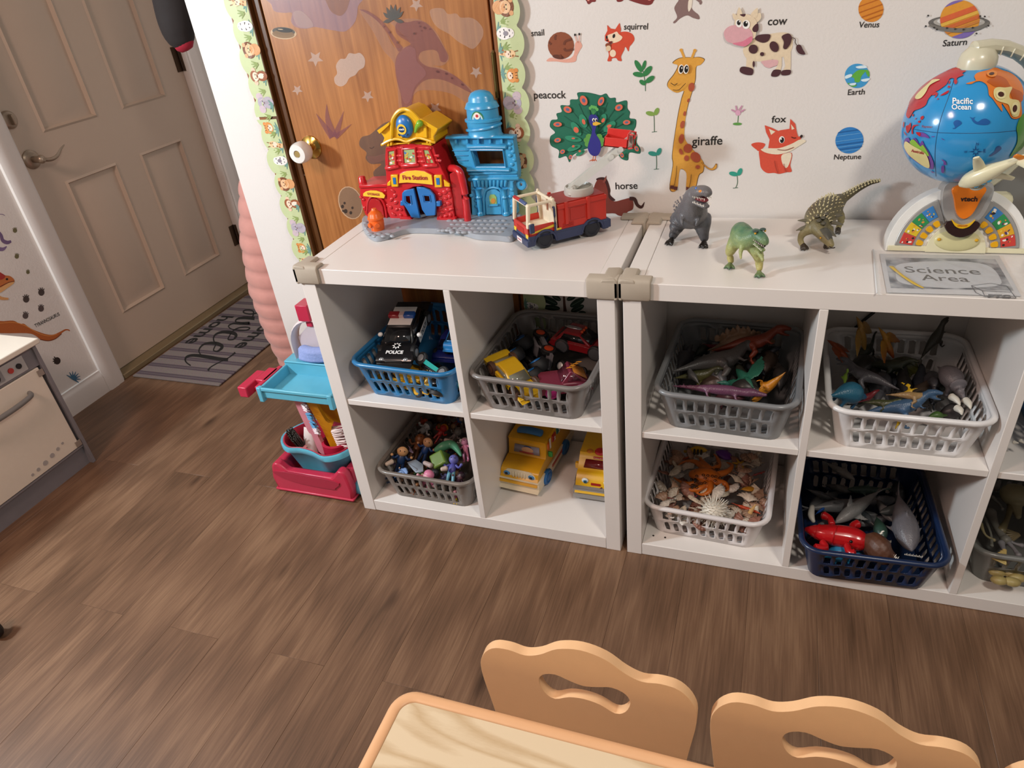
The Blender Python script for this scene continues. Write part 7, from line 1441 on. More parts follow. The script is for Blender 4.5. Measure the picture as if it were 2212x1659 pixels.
# --- toy animals in the baskets
def critter(kind,label,tail,head,col,col2=None,roll=0.,fat=1.,name=None,cat='toy dinosaur',group=None,vox=.0024,up=(0,0,1),legs=True):
 """a small rubber animal laid from tail tip to nose"""
 tail,head=Vector(tail),Vector(head);L=(head-tail).length;mb=MB();mb.X=frame(tail,head,roll,up)@Matrix.Scale(L,4);f=fat
 if kind=='theropod':
  mb.loft([(-.5,0,.02),(-.32,0,.05),(-.12,0,.08),(.06,0,.08),(.2,0,.13),(.3,0,.2),(.36,0,.22)],[.012,.035*f,.075*f,.095*f,.07*f,.05*f,.045*f],12,sm=3)
  mb.loft([(.34,0,.225),(.42,0,.23),(.5,0,.205)],[(.062,.055),(.055,.042),(.034,.024)],10,sm=3).loft([(.34,0,.19),(.42,0,.145),(.48,0,.125)],[(.045,.026),(.038,.02),(.022,.012)],8,sm=2)
  if legs:
   for s in(-1,1):mb.loft([(.0,s*.06,.06),(.05,s*.085,-.04),(-.02,s*.085,-.11),(.0,s*.085,-.19),(.06,s*.09,-.2)],[.06,.045,.03,.022,.02],8,sm=2).loft([(.2,s*.05,.09),(.25,s*.065,.04),(.29,s*.06,.05)],[.022,.016,.01],6,sm=2)
 elif kind in('quad','stego','tricera','longneck'):
  nk=[(.22,0,.10),(.3,0,.26),(.36,0,.42),(.44,0,.47),(.5,0,.44)]if kind=='longneck' else[(.26,0,.09),(.36,0,.09),(.5,0,.06)]
  nr=[.06,.042,.034,.036,.022]if kind=='longneck' else[.085,.075,.035]
  mb.loft([(-.5,0,.0),(-.34,0,.05),(-.18,0,.11),(0,0,.14),(.14,0,.12)]+nk,[.01,.03*f,.085*f,.125*f,.105*f]+nr,12,sm=3)
  if legs:
   for x_ in(-.14,.16):
    for s in(-1,1):mb.loft([(x_,s*.07,.08),(x_+.02,s*.1,-.03),(x_,s*.1,-.13)],[.06,.042,.038],8,sm=2)
  if kind=='stego':
   for k in range(9):a=-.34+k*.075;h_=.10*math.sin(PI*(k+1)/10)+.03;mb.loft([(a,0,.12+.1*math.sin(PI*(k+1)/10)),(a,(-1)**k*.02,.17+.1*math.sin(PI*(k+1)/10)+h_*.4),(a-.01,(-1)**k*.025,.17+.1*math.sin(PI*(k+1)/10)+h_)],[(.02,.05),(.018,.055),(.008,.008)],8,up=(1,0,0))
  if kind=='tricera':mb.ball((.27,0,.17),(.03,.15,.13)).loft([(.36,.05,.15),(.44,.06,.26)],[.02,.004],6).loft([(.36,-.05,.15),(.44,-.06,.26)],[.02,.004],6).loft([(.45,0,.1),(.48,0,.16)],[.02,.004],6)
 elif kind=='croc':
  mb.loft([(-.5,0,0),(-.3,0,.01),(-.1,0,.02),(.1,0,.03),(.25,0,.03),(.34,0,.04),(.42,0,.035),(.5,0,.03)],[.008,.025,.05,.06,.045,.05,.032,.02],12,sm=3)
  for k in range(24):a=-.45+k*.036;mb.cyl((a,.012*(-1)**k,.03),(a,.014*(-1)**k,.075 if a>-.2 else .05),.012,.002,n=5)
  for x_ in(-.12,.18):
   for s in(-1,1):mb.loft([(x_,s*.04,.02),(x_+.02,s*.09,-.01),(x_+.05,s*.1,-.03)],[.022,.016,.012],6,sm=2)
 elif kind=='ptero':
  mb.loft([(-.3,0,0),(-.1,0,.02),(.1,0,.03),(.2,0,.06),(.28,0,.08),(.5,0,.05)],[.02,.06*f,.07*f,.045*f,.045*f,.008],10,sm=3).loft([(.26,0,.1),(.14,0,.19)],[.022,.006],6)
  for s in(-1,1):mb.loft([(.08,s*.03,.03),(.12,s*.2,.06),(.0,s*.4,.05),(-.2,s*.6,.03)],[(.06*f,.02),(.12*f,.018),(.11*f,.015),(.012,.008)],8,sm=3)
 elif kind=='shark':
  mb.loft([(-.5,0,.02),(-.4,0,.01),(-.2,0,0),(.05,0,0),(.25,0,.0),(.4,0,.01),(.5,0,.02)],[(.012,.03),(.022,.03),(.06*f,.065*f),(.095*f,.1*f),(.09*f,.09*f),(.055*f,.055*f),(.015,.02)],14,sm=3)
  mb.loft([(-.45,0,.01),(-.54,0,.10),(-.58,0,.19)],[(.012,.05),(.01,.035),(.004,.008)],8,up=(1,0,0),sm=2).loft([(-.45,0,.01),(-.52,0,-.06),(-.55,0,-.11)],[(.012,.045),(.008,.03),(.004,.006)],8,up=(1,0,0),sm=2)
  mb.loft([(.06,0,.07),(.0,0,.15),(-.05,0,.2)],[(.014,.07),(.01,.045),(.004,.01)],8,up=(1,0,0),sm=2)
  for s in(-1,1):mb.loft([(.18,s*.06,-.03),(.1,s*.16,-.06),(.04,s*.24,-.08)],[(.07,.012),(.045,.01),(.008,.005)],8,sm=2)
 elif kind=='fish':
  mb.loft([(-.28,0,0),(-.1,0,0),(.15,0,0),(.36,0,0),(.5,0,0)],[(.03,.06),(.08,.19),(.11,.24),(.09,.17),(.03,.04)],12,sm=3).loft([(-.26,0,0),(-.4,0,.0),(-.5,0,0)],[(.02,.06),(.014,.14),(.008,.17)],8).loft([(.15,0,.2),(-.05,0,.32)],[(.02,.1),(.008,.03)],8,up=(1,0,0))
 m=skinmat('toy_skin',col,col2 or col,None,70,.38,lo=-.02*0,hi=.05)if col2 else M(col,.4,noise=.25,scale=90,bump=.2,bscale=300)
 return tag(mb.obj(name or{'shark':'toy_shark','fish':'toy_fish'}.get(kind,'toy_dinosaur'),m,remesh=vox),label,cat,group)
Z9=zoomer(1400,660,5.53);ZA=zoomer(1760,660,4.879);D1=S1+.004
def at(Zf,a,b,h,base=S1+.004):return px(*Zf((a,b))[0],z=base+h)
G1='dinosaurs in the grey basket';G2='dinosaurs in the upper white basket'
c9=lambda*a:at(Z9,*a)
critter('theropod','long grey spinosaur toy sprawled across the grey basket',c9(300,810,.075),c9(1400,690,.062),'#363637','#4c4a49',-.8,1.1,group=G1)
critter('theropod','rust-orange tyrannosaurus toy at the back right of the grey basket',c9(760,560,.075),c9(1720,470,.10),'#a5482a','#7d3420',-.55,1.,group=G1)
critter('stego','dark stegosaurus toy with tan back plates at the back of the grey basket',c9(700,540,.07),c9(1500,470,.075),'#5a4a3c','#8a6a50',0,1.15,group=G1)
critter('croc','mauve crocodile toy with tiny spines along the front rim',c9(290,960,.088),c9(1410,1100,.088),'#6a4058','#4a283c',0,group=G1)
critter('theropod','orange-yellow dinosaur toy with its tail curling up at the front right',c9(1640,790,.118),c9(1180,1120,.040),'#c9861c','#b06f14',2.6,1.2,group=G1)
critter('ptero','dark green winged reptile toy in the middle of the grey basket',c9(1000,700,.07),c9(1280,1010,.062),'#1f5a4a','#2a6b58',.5,1.5,group=G1)
critter('quad','small teal turtle-headed toy beside the green winged reptile',c9(1010,960,.058),c9(810,930,.066),'#2f6b60',None,0,1.2,group=G1)
critter('theropod','grey dinosaur toy lying at the left of the grey basket',c9(620,960,.055),c9(420,760,.072),'#4a4848',None,.4,1.5,group=G1)
critter('quad','charcoal sauropod toy in the right corner of the grey basket',c9(1560,1080,.04),c9(1540,720,.055),'#2f2d2c',None,.3,1.3,group=G1)
critter('theropod','olive dinosaur toy under the long grey spinosaur',c9(300,880,.05),c9(900,860,.05),'#6b6430','#3f4028',0,1.2,group=G1)
critter('quad','dark brown dinosaur toy at the bottom of the grey basket',c9(500,1020,.025),c9(1100,980,.03),'#3a2c24',None,0,1.6,group=G1)
critter('theropod','crimson dinosaur toy buried near the orange tyrannosaurus',c9(640,470,.05),c9(1230,700,.04),'#7a2230',None,.2,1.1,group=G1)
critter('quad','black-green dinosaur toy against the basket back left',c9(520,640,.03),c9(760,480,.04),'#262c26',None,.3,1.4,group=G1)
critter('quad','plum dinosaur toy low behind the front slots of the grey basket',c9(700,1180,.02),c9(1150,1130,.02),'#5a2f38',None,0,1.6,group=G1)
cA=lambda*a:at(ZA,*a)
critter('ptero','tan pterosaur toy standing upright with its beak pointing up',cA(560,560,.07),cA(405,110,.172),'#b8924a','#a07a38',1.2,1.3,group=G2,up=(0,-1,.2))
critter('ptero','burnt orange pterosaur toy by the basket\'s left side',cA(430,640,.075),cA(105,370,.120),'#a84f22','#8a3f1a',1.4,1.5,group=G2,up=(0,-1,.3))
critter('ptero','brick red pterosaur toy with raised yellow wing',cA(880,640,.065),cA(640,230,.150),'#9a3a22','#b8862a',1.0,1.2,group=G2,up=(.2,-1,.2))
critter('longneck','black-green long-necked dinosaur toy in the middle of the white basket',cA(420,620,.05),cA(660,400,.075),'#24281e','#33382a',0,1.2,group=G2)
critter('theropod','grey duck-billed dinosaur toy standing at the back right corner',cA(1110,580,.065),cA(1440,170,.142),'#4c4a42','#3a3932',0,1.15,group=G2)
critter('theropod','slate grey dinosaur toy with long tail at the left of the white basket',cA(890,900,.072),cA(180,690,.082),'#45434a','#5a575c',.7,1.1,group=G2)
critter('theropod','dark green open-mouthed dinosaur toy in the centre',cA(480,640,.06),cA(1080,710,.075),'#23281f','#343a2a',-.6,1.3,group=G2)
critter('quad','yellow-green dinosaur toy under the dark centre ones',cA(720,590,.055),cA(1180,760,.05),'#7a8030','#3a3a20',.2,1.7,group=G2)
critter('tricera','glossy grey triceratops toy with white horns at the right side',cA(1290,640,.085),cA(1560,1010,.075),'#57545a','#77747a',.1,1.5,group=G2)
for k,(p,q)in enumerate((((1440,960),(1530,1050)),((1500,1080),(1550,1150)),((1590,1000),(1640,1090)))):MB_=MB().loft([cA(*p,.092),cA((p[0]+q[0])/2+12,(p[1]+q[1])/2-8,.094),cA(*q,.090)],[.0075,.006,.0016],10,sm=2);tag(MB_.obj('toy_horn',M('#c9c4b8',.35)),('cream horn on the grey triceratops\' brow','lowest cream horn beside the basket\'s front right','outermost cream horn nearest the basket side')[k],'toy horn',G2)
critter('quad','blue crested dinosaur toy hanging its tail over the left rim',cA(130,960,.105),cA(520,1000,.06),'#1d4a70','#24607a',.2,1.7,group=G2)
critter('theropod','pale blue dinosaur toy along the front of the white basket',cA(480,1160,.05),cA(1360,1090,.075),'#456788','#3a5878',-.5,1.1,group=G2)
critter('theropod','tan-brown roaring dinosaur toy near the front rim',cA(740,950,.095),cA(1310,1040,.085),'#7d5f4a','#a58a5a',-.9,1.,group=G2)
critter('ptero','yellow pterosaur toy with a raised wing beside the tan dinosaur',cA(850,950,.08),cA(1110,870,.105),'#c9a51c',None,.5,1.,group=G2)
critter('theropod','bright yellow dinosaur toy poking through the front slots',cA(940,1130,.055),cA(850,1320,.028),'#d0a81e',None,0,1.,group=G2)
critter('theropod','dark red dinosaur toy left of centre in the white basket',cA(420,1040,.06),cA(660,930,.065),'#6a1a22',None,.3,1.4,group=G2)
critter('theropod','black-green crocodile-skinned dinosaur toy behind the tan one',cA(480,1030,.07),cA(940,1100,.07),'#2c3222','#454a2a',-.6,1.2,group=G2)
critter('quad','grey dinosaur toy at the bottom right of the white basket',cA(1250,1180,.02),cA(1640,1120,.03),'#3f3d3e',None,0,1.8,group=G2)
critter('quad','green dinosaur toy low by the front of the white basket',cA(1150,1200,.03),cA(1400,1170,.03),'#4a6b34',None,0,1.4,group=G2)
critter('theropod','lime green dinosaur toy standing on its tail at the left side',cA(300,880,.05),cA(320,640,.105),'#7a9a2e',None,0,.9,group=G2)
random.seed(21)
for bk_,f_,gr,x0,x1,y0,y1 in(('grey',c9,G1,330,1600,560,1080),('upper white',cA,G2,300,1600,620,1130)):
 for k in range(15):
  c_,nm=random.choice((('#2b2a29','charcoal'),('#33362c','dark green'),('#3d332b','dark brown'),('#45454a','slate'),('#2a2f38','blue-black')))
  a,b=random.uniform(x0,x1),random.uniform(y0,y1);q=random.uniform(0,6.28);r_=random.uniform(190,300)
  critter(random.choice(('quad','theropod','theropod')),'half-buried '+nm+' dinosaur toy under the others in the '+bk_+' basket',f_(max(x0,min(x1,a-r_*math.cos(q))),max(y0,min(y1,b-r_*.6*math.sin(q))),random.uniform(.025,.05)),f_(max(x0,min(x1,a+r_*math.cos(q))),max(y0,min(y1,b+r_*.6*math.sin(q))),random.uniform(.03,.055)),c_,None,random.uniform(-.6,.6),1.5,group=gr,vox=.003)
# --- sea creatures (navy basket)
ZN=zoomer(1700,970,4.32);G3='sea creatures in the navy basket'
cN=lambda a,b,h:at(ZN,a,b,h,S0+.004)
lo_=thing('toy_lobster','glossy red toy lobster in the navy basket','toy lobster',tuple(cN(470,810,.075)),group=G3);lo0=cN(470,810,.075);LR=M('#b5161c',.2,coat=.4)
rl=lambda a,b,h:cN(a,b,h)-lo0
MB().loft([rl(175,750,.085),rl(250,765,.088),rl(350,790,.088),rl(470,810,.086),rl(590,830,.085),rl(690,860,.085),rl(745,875,.083)],[.006,.015,.022,.026,.027,.024,.014],16,sm=3).obj('shell',LR,lo_,remesh=.0022)
for k in range(3):c_=rl(285+k*80,770+k*18,.088);d_=(rl(345,790,.088)-rl(285,770,.088)).normalized();q=Vector((0,0,1)).rotation_difference(d_).to_matrix().to_4x4();MB().loft([c_+q@Vector(((.017+k*.003)*math.cos(a),(.017+k*.003)*math.sin(a),0))for a in[2*PI*i/16 for i in range(16)]],.0025,6,closed=True,up=tuple(d_)).obj('segment_ring',LR,lo_)
for pts in([(420,700),(400,650),(340,620)],[(620,780),(610,720),(660,700)],[(330,870),(360,920),(270,925)],[(560,900),(580,960),(620,975)]):MB().loft([rl(a,b,.088)for a,b in pts],[.008,.008,.011],10,sm=3).obj('claw',LR,lo_)
for a,b in((610,775),(598,865)):MB().ball(rl(a,b,.106),.004,8,k=6).obj('eye',M('#140c0c',.2),lo_)
for k,(lb,t_,h_,c1,c2,ro,ft_)in enumerate((('white-bellied toy shark with its head low beside the red lobster',(880,380,.105),(455,690,.080),'#8a8c8c','#55595a',2.4,1.1),('large grey toy shark with open jaws at the right of the navy basket',(1030,400,.12),(1160,960,.085),'#77757a','#5d5b60',0,1.7),('pale grey toy shark lying across the back',(160,560,.07),(720,510,.075),'#6f7072',None,.4,1.2),('pale hammerhead shark toy against the back slots',(340,110,.09),(640,290,.085),'#8a8a88',None,1.2,1.1),('dark teal toy shark near the centre back',(960,380,.085),(560,380,.080),'#2a4038','#3a4f48',.2,1.1),('slate toy shark with raised tail at the left rear',(170,370,.095),(430,470,.07),'#4f5254',None,.6,1.2),('small light grey shark toy under the lobster',(200,840,.05),(420,640,.06),'#77777a',None,.3,1.2),('dark grey whale shark toy at the right side',(1180,520,.085),(860,600,.075),'#454b4c',None,.4,1.4))):critter('shark',lb,cN(*t_),cN(*h_),c1,c2,ro,ft_,cat='toy shark',group=G3)
random.seed(31)
for k in range(9):
 a,b,q=random.uniform(350,1050),random.uniform(420,900),random.uniform(0,6.28);c_,nm=random.choice((('#5a5d60','mid grey'),('#3a4044','dark grey'),('#77797a','light grey')))
 critter('shark','half-buried '+nm+' toy shark under the others in the navy basket',cN(a-190*math.cos(q),b-130*math.sin(q),random.uniform(.03,.06)),cN(a+190*math.cos(q),b+130*math.sin(q),random.uniform(.035,.06)),c_,None,random.uniform(-.8,.8),1.3,cat='toy shark',group=G3,vox=.003)
gb_=cN(860,950,.07);gp=thing('gulper_toy','brown big-mouthed toy fish head with white teeth in the navy basket','toy fish',tuple(gb_),group=G3);rg=lambda a,b,h:cN(a,b,h)-gb_
MB().loft([rg(760,970,.06),rg(800,900,.085),rg(850,930,.09),rg(920,990,.085),rg(990,1000,.08)],[(.012,.012),(.022,.030),(.026,.034),(.024,.026),(.012,.010)],14,sm=3).obj('head',M('#553423',.45,noise=.3,scale=120,bump=.4,bscale=200),gp,remesh=.0025)
m_=MB();teeth(m_,rg(890,870,.10),rg(965,870,.10),9,(.1,-.4,.9),.010,.0018);teeth(m_,rg(835,830,.11),rg(885,770,.11),7,(.6,0,.6),.009,.0016);teeth(m_,rg(990,1000,.095),rg(1040,1040,.09),5,(.3,.2,.8),.008,.0016);tag(m_.obj('teeth',TOOTH,gp),kind='stuff')
critter('shark','dark green toy piranha with gaping mouth behind the brown fish head',cN(830,620,.09),cN(900,850,.085),'#1f2f2a','#2f4f42',.2,2.0,cat='toy fish',group=G3)
m_=MB();teeth(m_,cN(1100,985,.09),cN(1260,1010,.09),12,(0,-.3,1),.006,.0014);tag(m_.obj('shark_teeth',TOOTH),'row of white teeth in the large grey shark\'s jaw','toy teeth',G3)
critter('quad','sky blue toy turtle under the lobster at the basket front',cN(300,1010,.035),cN(700,1000,.045),'#2f8fc4',None,0,2.0,cat='toy turtle',group=G3,name='toy_turtle')
wb_=MB().loft([cN(235,540,.08),cN(225,620,.085),cN(250,680,.08)],[.006,.008,.004],10,sm=3);tag(wb_.obj('toy_tusk',M('#c9c4ba',.4)),'curved cream toy tusk at the left of the navy basket','toy tusk',G3)
critter('fish','royal blue toy fish near the cream tusk',cN(250,620,.065),cN(360,540,.075),'#1f4f9a',None,.5,1.6,cat='toy fish',group=G3)
critter('shark','orca toy, black with white patch at the back of the navy basket',cN(330,330,.06),cN(620,400,.07),'#1c1d20','#8a8a88',.4,1.5,cat='toy whale',group=G3)
# --- seashell basket
ZSh=zoomer(1380,940,6.144);cS=lambda a,b,h:at(ZSh,a,b,h,S0+.004);G4='seashells and sea toys in the white basket'
oc0=cS(900,580,.07);oc=thing('toy_octopus','orange toy octopus with black ring marks on the seashells','toy octopus',tuple(oc0),group=G4);ro_=lambda a,b,h:cS(a,b,h)-oc0;OC=M('#c0661a',.4,noise=.15)
mb=MB().loft([ro_(690,510,.085),ro_(790,520,.09),ro_(890,530,.092),ro_(980,540,.09),ro_(1060,560,.085)],[(.012,.008),(.022,.014),(.024,.016),(.024,.014),(.014,.009)],14,sm=3)
for pts in([(980,470),(1060,400),(1040,300),(990,250)],[(1060,520),(1180,480),(1240,400),(1160,360)],[(860,440),(760,360),(620,350),(520,400)],[(840,600),(700,650),(560,620),(460,560)],[(900,640),(780,720),(640,720),(590,670)],[(950,640),(940,740),(850,790),(760,770)],[(1020,620),(1140,640),(1180,720),(1110,740)],[(940,450),(870,380),(820,320),(840,290)]):mb.loft([ro_(a,b,.088-.004*i)for i,(a,b)in enumerate(pts)],[.0095,.0075,.0045,.002],10,sm=4)
mb.obj('body',OC,oc,remesh=.002)
random.seed(4)
for k in range(34):a,b=random.choice(((900+random.uniform(-160,180),540+random.uniform(-90,110)),(760+random.uniform(-60,60),620+random.uniform(-40,80)),(990+random.uniform(-60,60),430+random.uniform(-60,40))));c_=ro_(a,b,.0895+.0165*max(.2,1-((a-890)/240)**2-((b-530)/170)**2));MB().loft([(c_.x+.0032*math.cos(q),c_.y+.0042*math.sin(q),c_.z)for q in[2*PI*i/10 for i in range(10)]],.0009,5,closed=True).obj('ring_mark',M('#2a1c12',.5),oc)
ur0=cS(990,1010,.088);ur=thing('spiny_shell_ball','white spiny urchin ball at the front of the shell basket','toy urchin',tuple(ur0),group=G4);UW=M('#d9d2c4',.5)
MB().ball((0,0,0),(.028,.028,.025),24,k=16).obj('core',UW,ur)
m_=MB()
for k in range(170):z_=1-2*(k+.5)/170;q=k*2.39996;r_=math.sqrt(1-z_*z_);d_=Vector((r_*math.cos(q),r_*math.sin(q),z_));m_.cyl(d_*.024,d_*(.037+.004*(k%3)),.0013,.0006,n=5)
tag(m_.obj('spines',UW,ur),kind='stuff')
critter('fish','yellow and black striped toy fish at the back of the shell basket',cS(590,210,.07),cS(905,200,.085),'#d0a418',None,.1,1.,cat='toy fish',group=G4)
for k in range(3):tag(MB().loft([cS(740+k*45,190+k*4,.098),cS(735+k*45,255,.09)],(.003,.003),6).obj('fish_stripe',M('#1c1812',.4)),('black stripe nearest the yellow fish\'s tail','middle black stripe on the yellow fish','black stripe nearest the yellow fish\'s head')[k],'toy marking',G4)
critter('fish','purple toy ray at the back of the shell basket',cS(1320,330,.06),cS(1020,220,.08),'#6a1f86','#4a2f8a',1.2,1.6,cat='toy ray',group=G4)
critter('shark','turquoise toy dolphin fin poking up at the front right',cS(1200,1200,.075),cS(1480,1150,.088),'#158f86',None,0,.8,cat='toy dolphin',group=G4)
critter('shark','tan spotted toy fish standing at the right front of the shells',cS(1580,880,.095),cS(1410,1120,.07),'#b88a4a','#c9a878',.5,1.,cat='toy fish',group=G4)
critter('croc','orange-red toy lobster at the right side of the shells',cS(1200,890,.075),cS(1620,1050,.07),'#b53f1c',None,.4,cat='toy lobster',group=G4,name='toy_lobster')
critter('fish','yellow toy seahorse on the shells at the right',cS(1310,720,.075),cS(1560,710,.07),'#c98f24',None,1.3,.9,cat='toy seahorse',group=G4)
critter('croc','long orange toy starfish arm at the back left',cS(460,360,.06),cS(750,270,.07),'#b04f18',None,.3,cat='toy starfish',group=G4,name='toy_starfish')
critter('croc','dark red toy crab leg by the basket\'s left side',cS(310,820,.08),cS(490,850,.078),'#8a1c1c',None,.3,cat='toy crab',group=G4,name='toy_crab')
critter('croc','pink toy starfish arm under the octopus',cS(690,850,.07),cS(820,780,.07),'#a02a4a',None,.3,cat='toy starfish',group=G4,name='toy_starfish')
critter('croc','maroon toy lobster tail by the right rim',cS(1440,560,.07),cS(1700,480,.085),'#7d2420',None,.3,cat='toy lobster',group=G4,name='toy_lobster')
st_=MB()
for k in range(6):q=k*PI/3;c_=cS(1345,385,.07);st_.loft([c_,c_+Vector((.022*math.cos(q),.022*math.sin(q),.002))],[.005,.0015],8)
tag(st_.obj('toy_starfish',M('#d0a01c',.4),remesh=.0015),'yellow toy anemone beside the purple ray','toy anemone',G4)
def shellmesh(fan=True):
 mb=MB();n,m=15,5;vs=[]
 for j in range(m+1):
  for i in range(n):
   a=math.radians(-70+140*i/(n-1));r=j/m;rr=r*(1+.035*(-1)**i*r);vs.append((rr*math.sin(a),rr*math.cos(a)-.4,.42*math.sin(PI*min(1,r*.8))*(1-.5*abs(math.sin(a)))+.03*(-1)**i*r))
 return mb.add(vs,[(j*n+i,j*n+i+1,(j+1)*n+i+1,(j+1)*n+i)for j in range(m)for i in range(n-1)])
SHC=(('#d6c9b4','cream'),('#b08a72','tan'),('#8f6152','brownish pink'),('#c9b9a8','pale beige'),('#a0806a','brown'),('#d9d2c8','off-white'))
base_sh=[]
for c_,nm in SHC:o=shellmesh().obj('seashell',M(c_,.4,noise=.4,scale=6),None,solid=.06,smooth=30);base_sh.append(o)
random.seed(12);fix=[(490,490,.08,0,.026,'cream scallop shell with brown ribs at the left side'),(640,740,.075,2,.030,'large ribbed brown scallop shell left of the octopus arms'),(1050,770,.088,5,.030,'smooth off-white clam shell above the spiny ball'),(470,1010,.088,1,.022,'striped cone shell at the front left rim'),(350,930,.085,5,.024,'chunky white shell at the front left'),(750,1070,.08,4,.024,'brown shell left of the spiny ball'),(1540,340,.07,0,.026,'white scallop shell at the back right corner'),(1440,840,.078,3,.030,'wide beige shell beside the orange lobster'),(1230,720,.075,5,.024,'white ridged shell right of the octopus'),(1290,600,.072,0,.026,'long cream shell on the right side'),(1540,1150,.078,2,.026,'pink-edged scallop shell at the front right'),(660,430,.075,3,.030,'beige shell under the octopus\'s head'),(450,770,.08,3,.022,'pale whelk shell at the left'),(740,880,.08,0,.026,'cream oyster shell below the octopus')]
used=set()
def shell_at(a,b,h,ci,sc,label,tilt):
 src=base_sh[ci];first_=ci not in used;used.add(ci)
 o=src if first_ else src.copy()
 if not first_:COL.objects.link(o)
 o.location=cS(a,b,h);o.scale=(sc,)*3;o.rotation_euler=tilt;tag(o,label,'seashell',G4)
for a,b,h,ci,sc,lb in fix:shell_at(a,b,h,ci,sc,lb,(random.uniform(-.5,.5),random.uniform(-.4,.4),random.uniform(0,6.3)))
for k in range(120):
 ci=random.randrange(6);a,b=random.uniform(280,1680),random.uniform(240,1190)
 shell_at(a,b,random.uniform(.040,.074),ci,random.uniform(.021,.031),SHC[ci][1]+' seashell in the heap under the octopus',(random.uniform(-.7,.7),random.uniform(-.7,.7),random.uniform(0,6.3)))
for ci in range(6):
 if ci not in used:shell_at(900,800,.05,ci,.02,SHC[ci][1]+' seashell in the heap under the octopus',(0,0,0))
# --- bones (grey basket, right edge)
cB=lambda a,b,h:at(ZN,a,b,h,S0+.004);G5='toy bones in the grey basket'
for k,(lb,pts,r_,c_)in enumerate((('grey toy arm bone reaching down to a hand',[(1900,600),(1960,740),(2040,850)],.010,'#6f6d66'),('pale toy bone standing in the bone basket',[(2000,760),(2060,640),(2090,520)],.008,'#6b6246'),('grey toy finger bones at the front',[(2040,850),(2110,920),(2160,990)],.006,'#77767a'),('grey toy thumb bone beside the fan bone',[(2000,880),(2030,960),(2060,1040)],.006,'#77767a'),('upper grey toy finger bone',[(2050,840),(2120,880),(2190,900)],.005,'#77767a'),('thin cream toy rib at the basket\'s left side',[(1810,700),(1850,800),(1930,850)],.004,'#8a8060'),('curved toy rib bone near the back',[(1920,450),(1990,520),(2010,560)],.004,'#7a7a74'),('long toy rib lying against the left side',[(1830,620),(1900,780),(1910,900)],.004,'#6a6a62'))):
 tag(MB().loft([cB(a,b,.085)for a,b in pts],[r_*1.2,r_*.7,r_],10,sm=3).ball(cB(*pts[0],.085),r_*1.35,10,k=6).ball(cB(*pts[-1],.085),r_*1.2,10,k=6).obj('toy_bone',M(c_,.45,noise=.2),remesh=.0018),lb,'toy bone',G5)
sk=MB().ball(cB(2130,430,.10),(.032,.03,.026),18,k=12).loft([cB(2120,470,.09),cB(2140,560,.085),cB(2160,640,.08)],[.018,.012,.006],10,sm=3);tag(sk.obj('toy_skull',M('#8f8768',.45,noise=.2),remesh=.0025),'tan toy skull at the back of the bone basket','toy skull',G5)
fb=thing('fan_bone','yellow-cream fan of toy bones at the front rim of the bone basket','toy bone',tuple(cB(2000,1040,.085)),group=G5);f0=cB(2000,1040,.085)
for k in range(6):MB().loft([cB(2040,1075,.088)-f0,cB(1920+k*22,1010-k*14,.092)-f0],[(.002,.002),(.0045,.003)],8).obj('fan_rib',M('#b8a468',.45),fb)
fb=thing('fan_bone','brown spread foot bones in the middle of the bone basket','toy bone',tuple(cB(2120,800,.07)),group=G5);f0=cB(2120,800,.07)
for k in range(6):MB().loft([cB(2160,800,.072)-f0,cB(2020+k*8,740+k*30,.075)-f0],[(.005,.004),(.0025,.002)],8).obj('toe_bone',M('#6f6248',.45),fb)
for k,(a,b)in enumerate(((1960,1150),(2090,1160),(2150,1200),(1980,1225),(2100,1240))):tag(MB().ball(cB(a,b,.035),(.018,.012,.010),12,k=8).loft([cB(a-20,b,.036),cB(a+60,b+12,.03)],[.006,.003],8).obj('toy_bone',M('#a3925c',.45,noise=.2),remesh=.0022),('cream toy bone seen through the first slot','cream toy bone seen through the second slot','cream toy bone seen through the third upper slot','lower cream toy bone behind the first slot','lower cream toy bone behind the second slot')[k],'toy bone',G5)
vehicle('yellow_truck','yellow and red toy at the top of the right edge blue basket',frame((1.62,.16,S1+.10),(1.66,.05,S1+.095)),.11,.06,.05,'#c9961a','#a82a20',wr=.016)
for k in range(2):tag(MB().loft([px(2190+k*14,955-k*4,y=.06),px(2200+k*12,957,y=.055)],[.004,.0012],8).obj('toy_claw',M('#c9c4ba',.4)),('pale toy claw poking through the right edge blue basket','second pale toy claw through the blue basket, further right')[k],'toy claw')
tag(MB().loft([px(1888,674,y=.395),px(1868,690,y=.394),px(1848,708,y=.393)],.004,8).obj('cable',M('#171614',.5)),'black cable on the wall behind the upper white basket','cable')
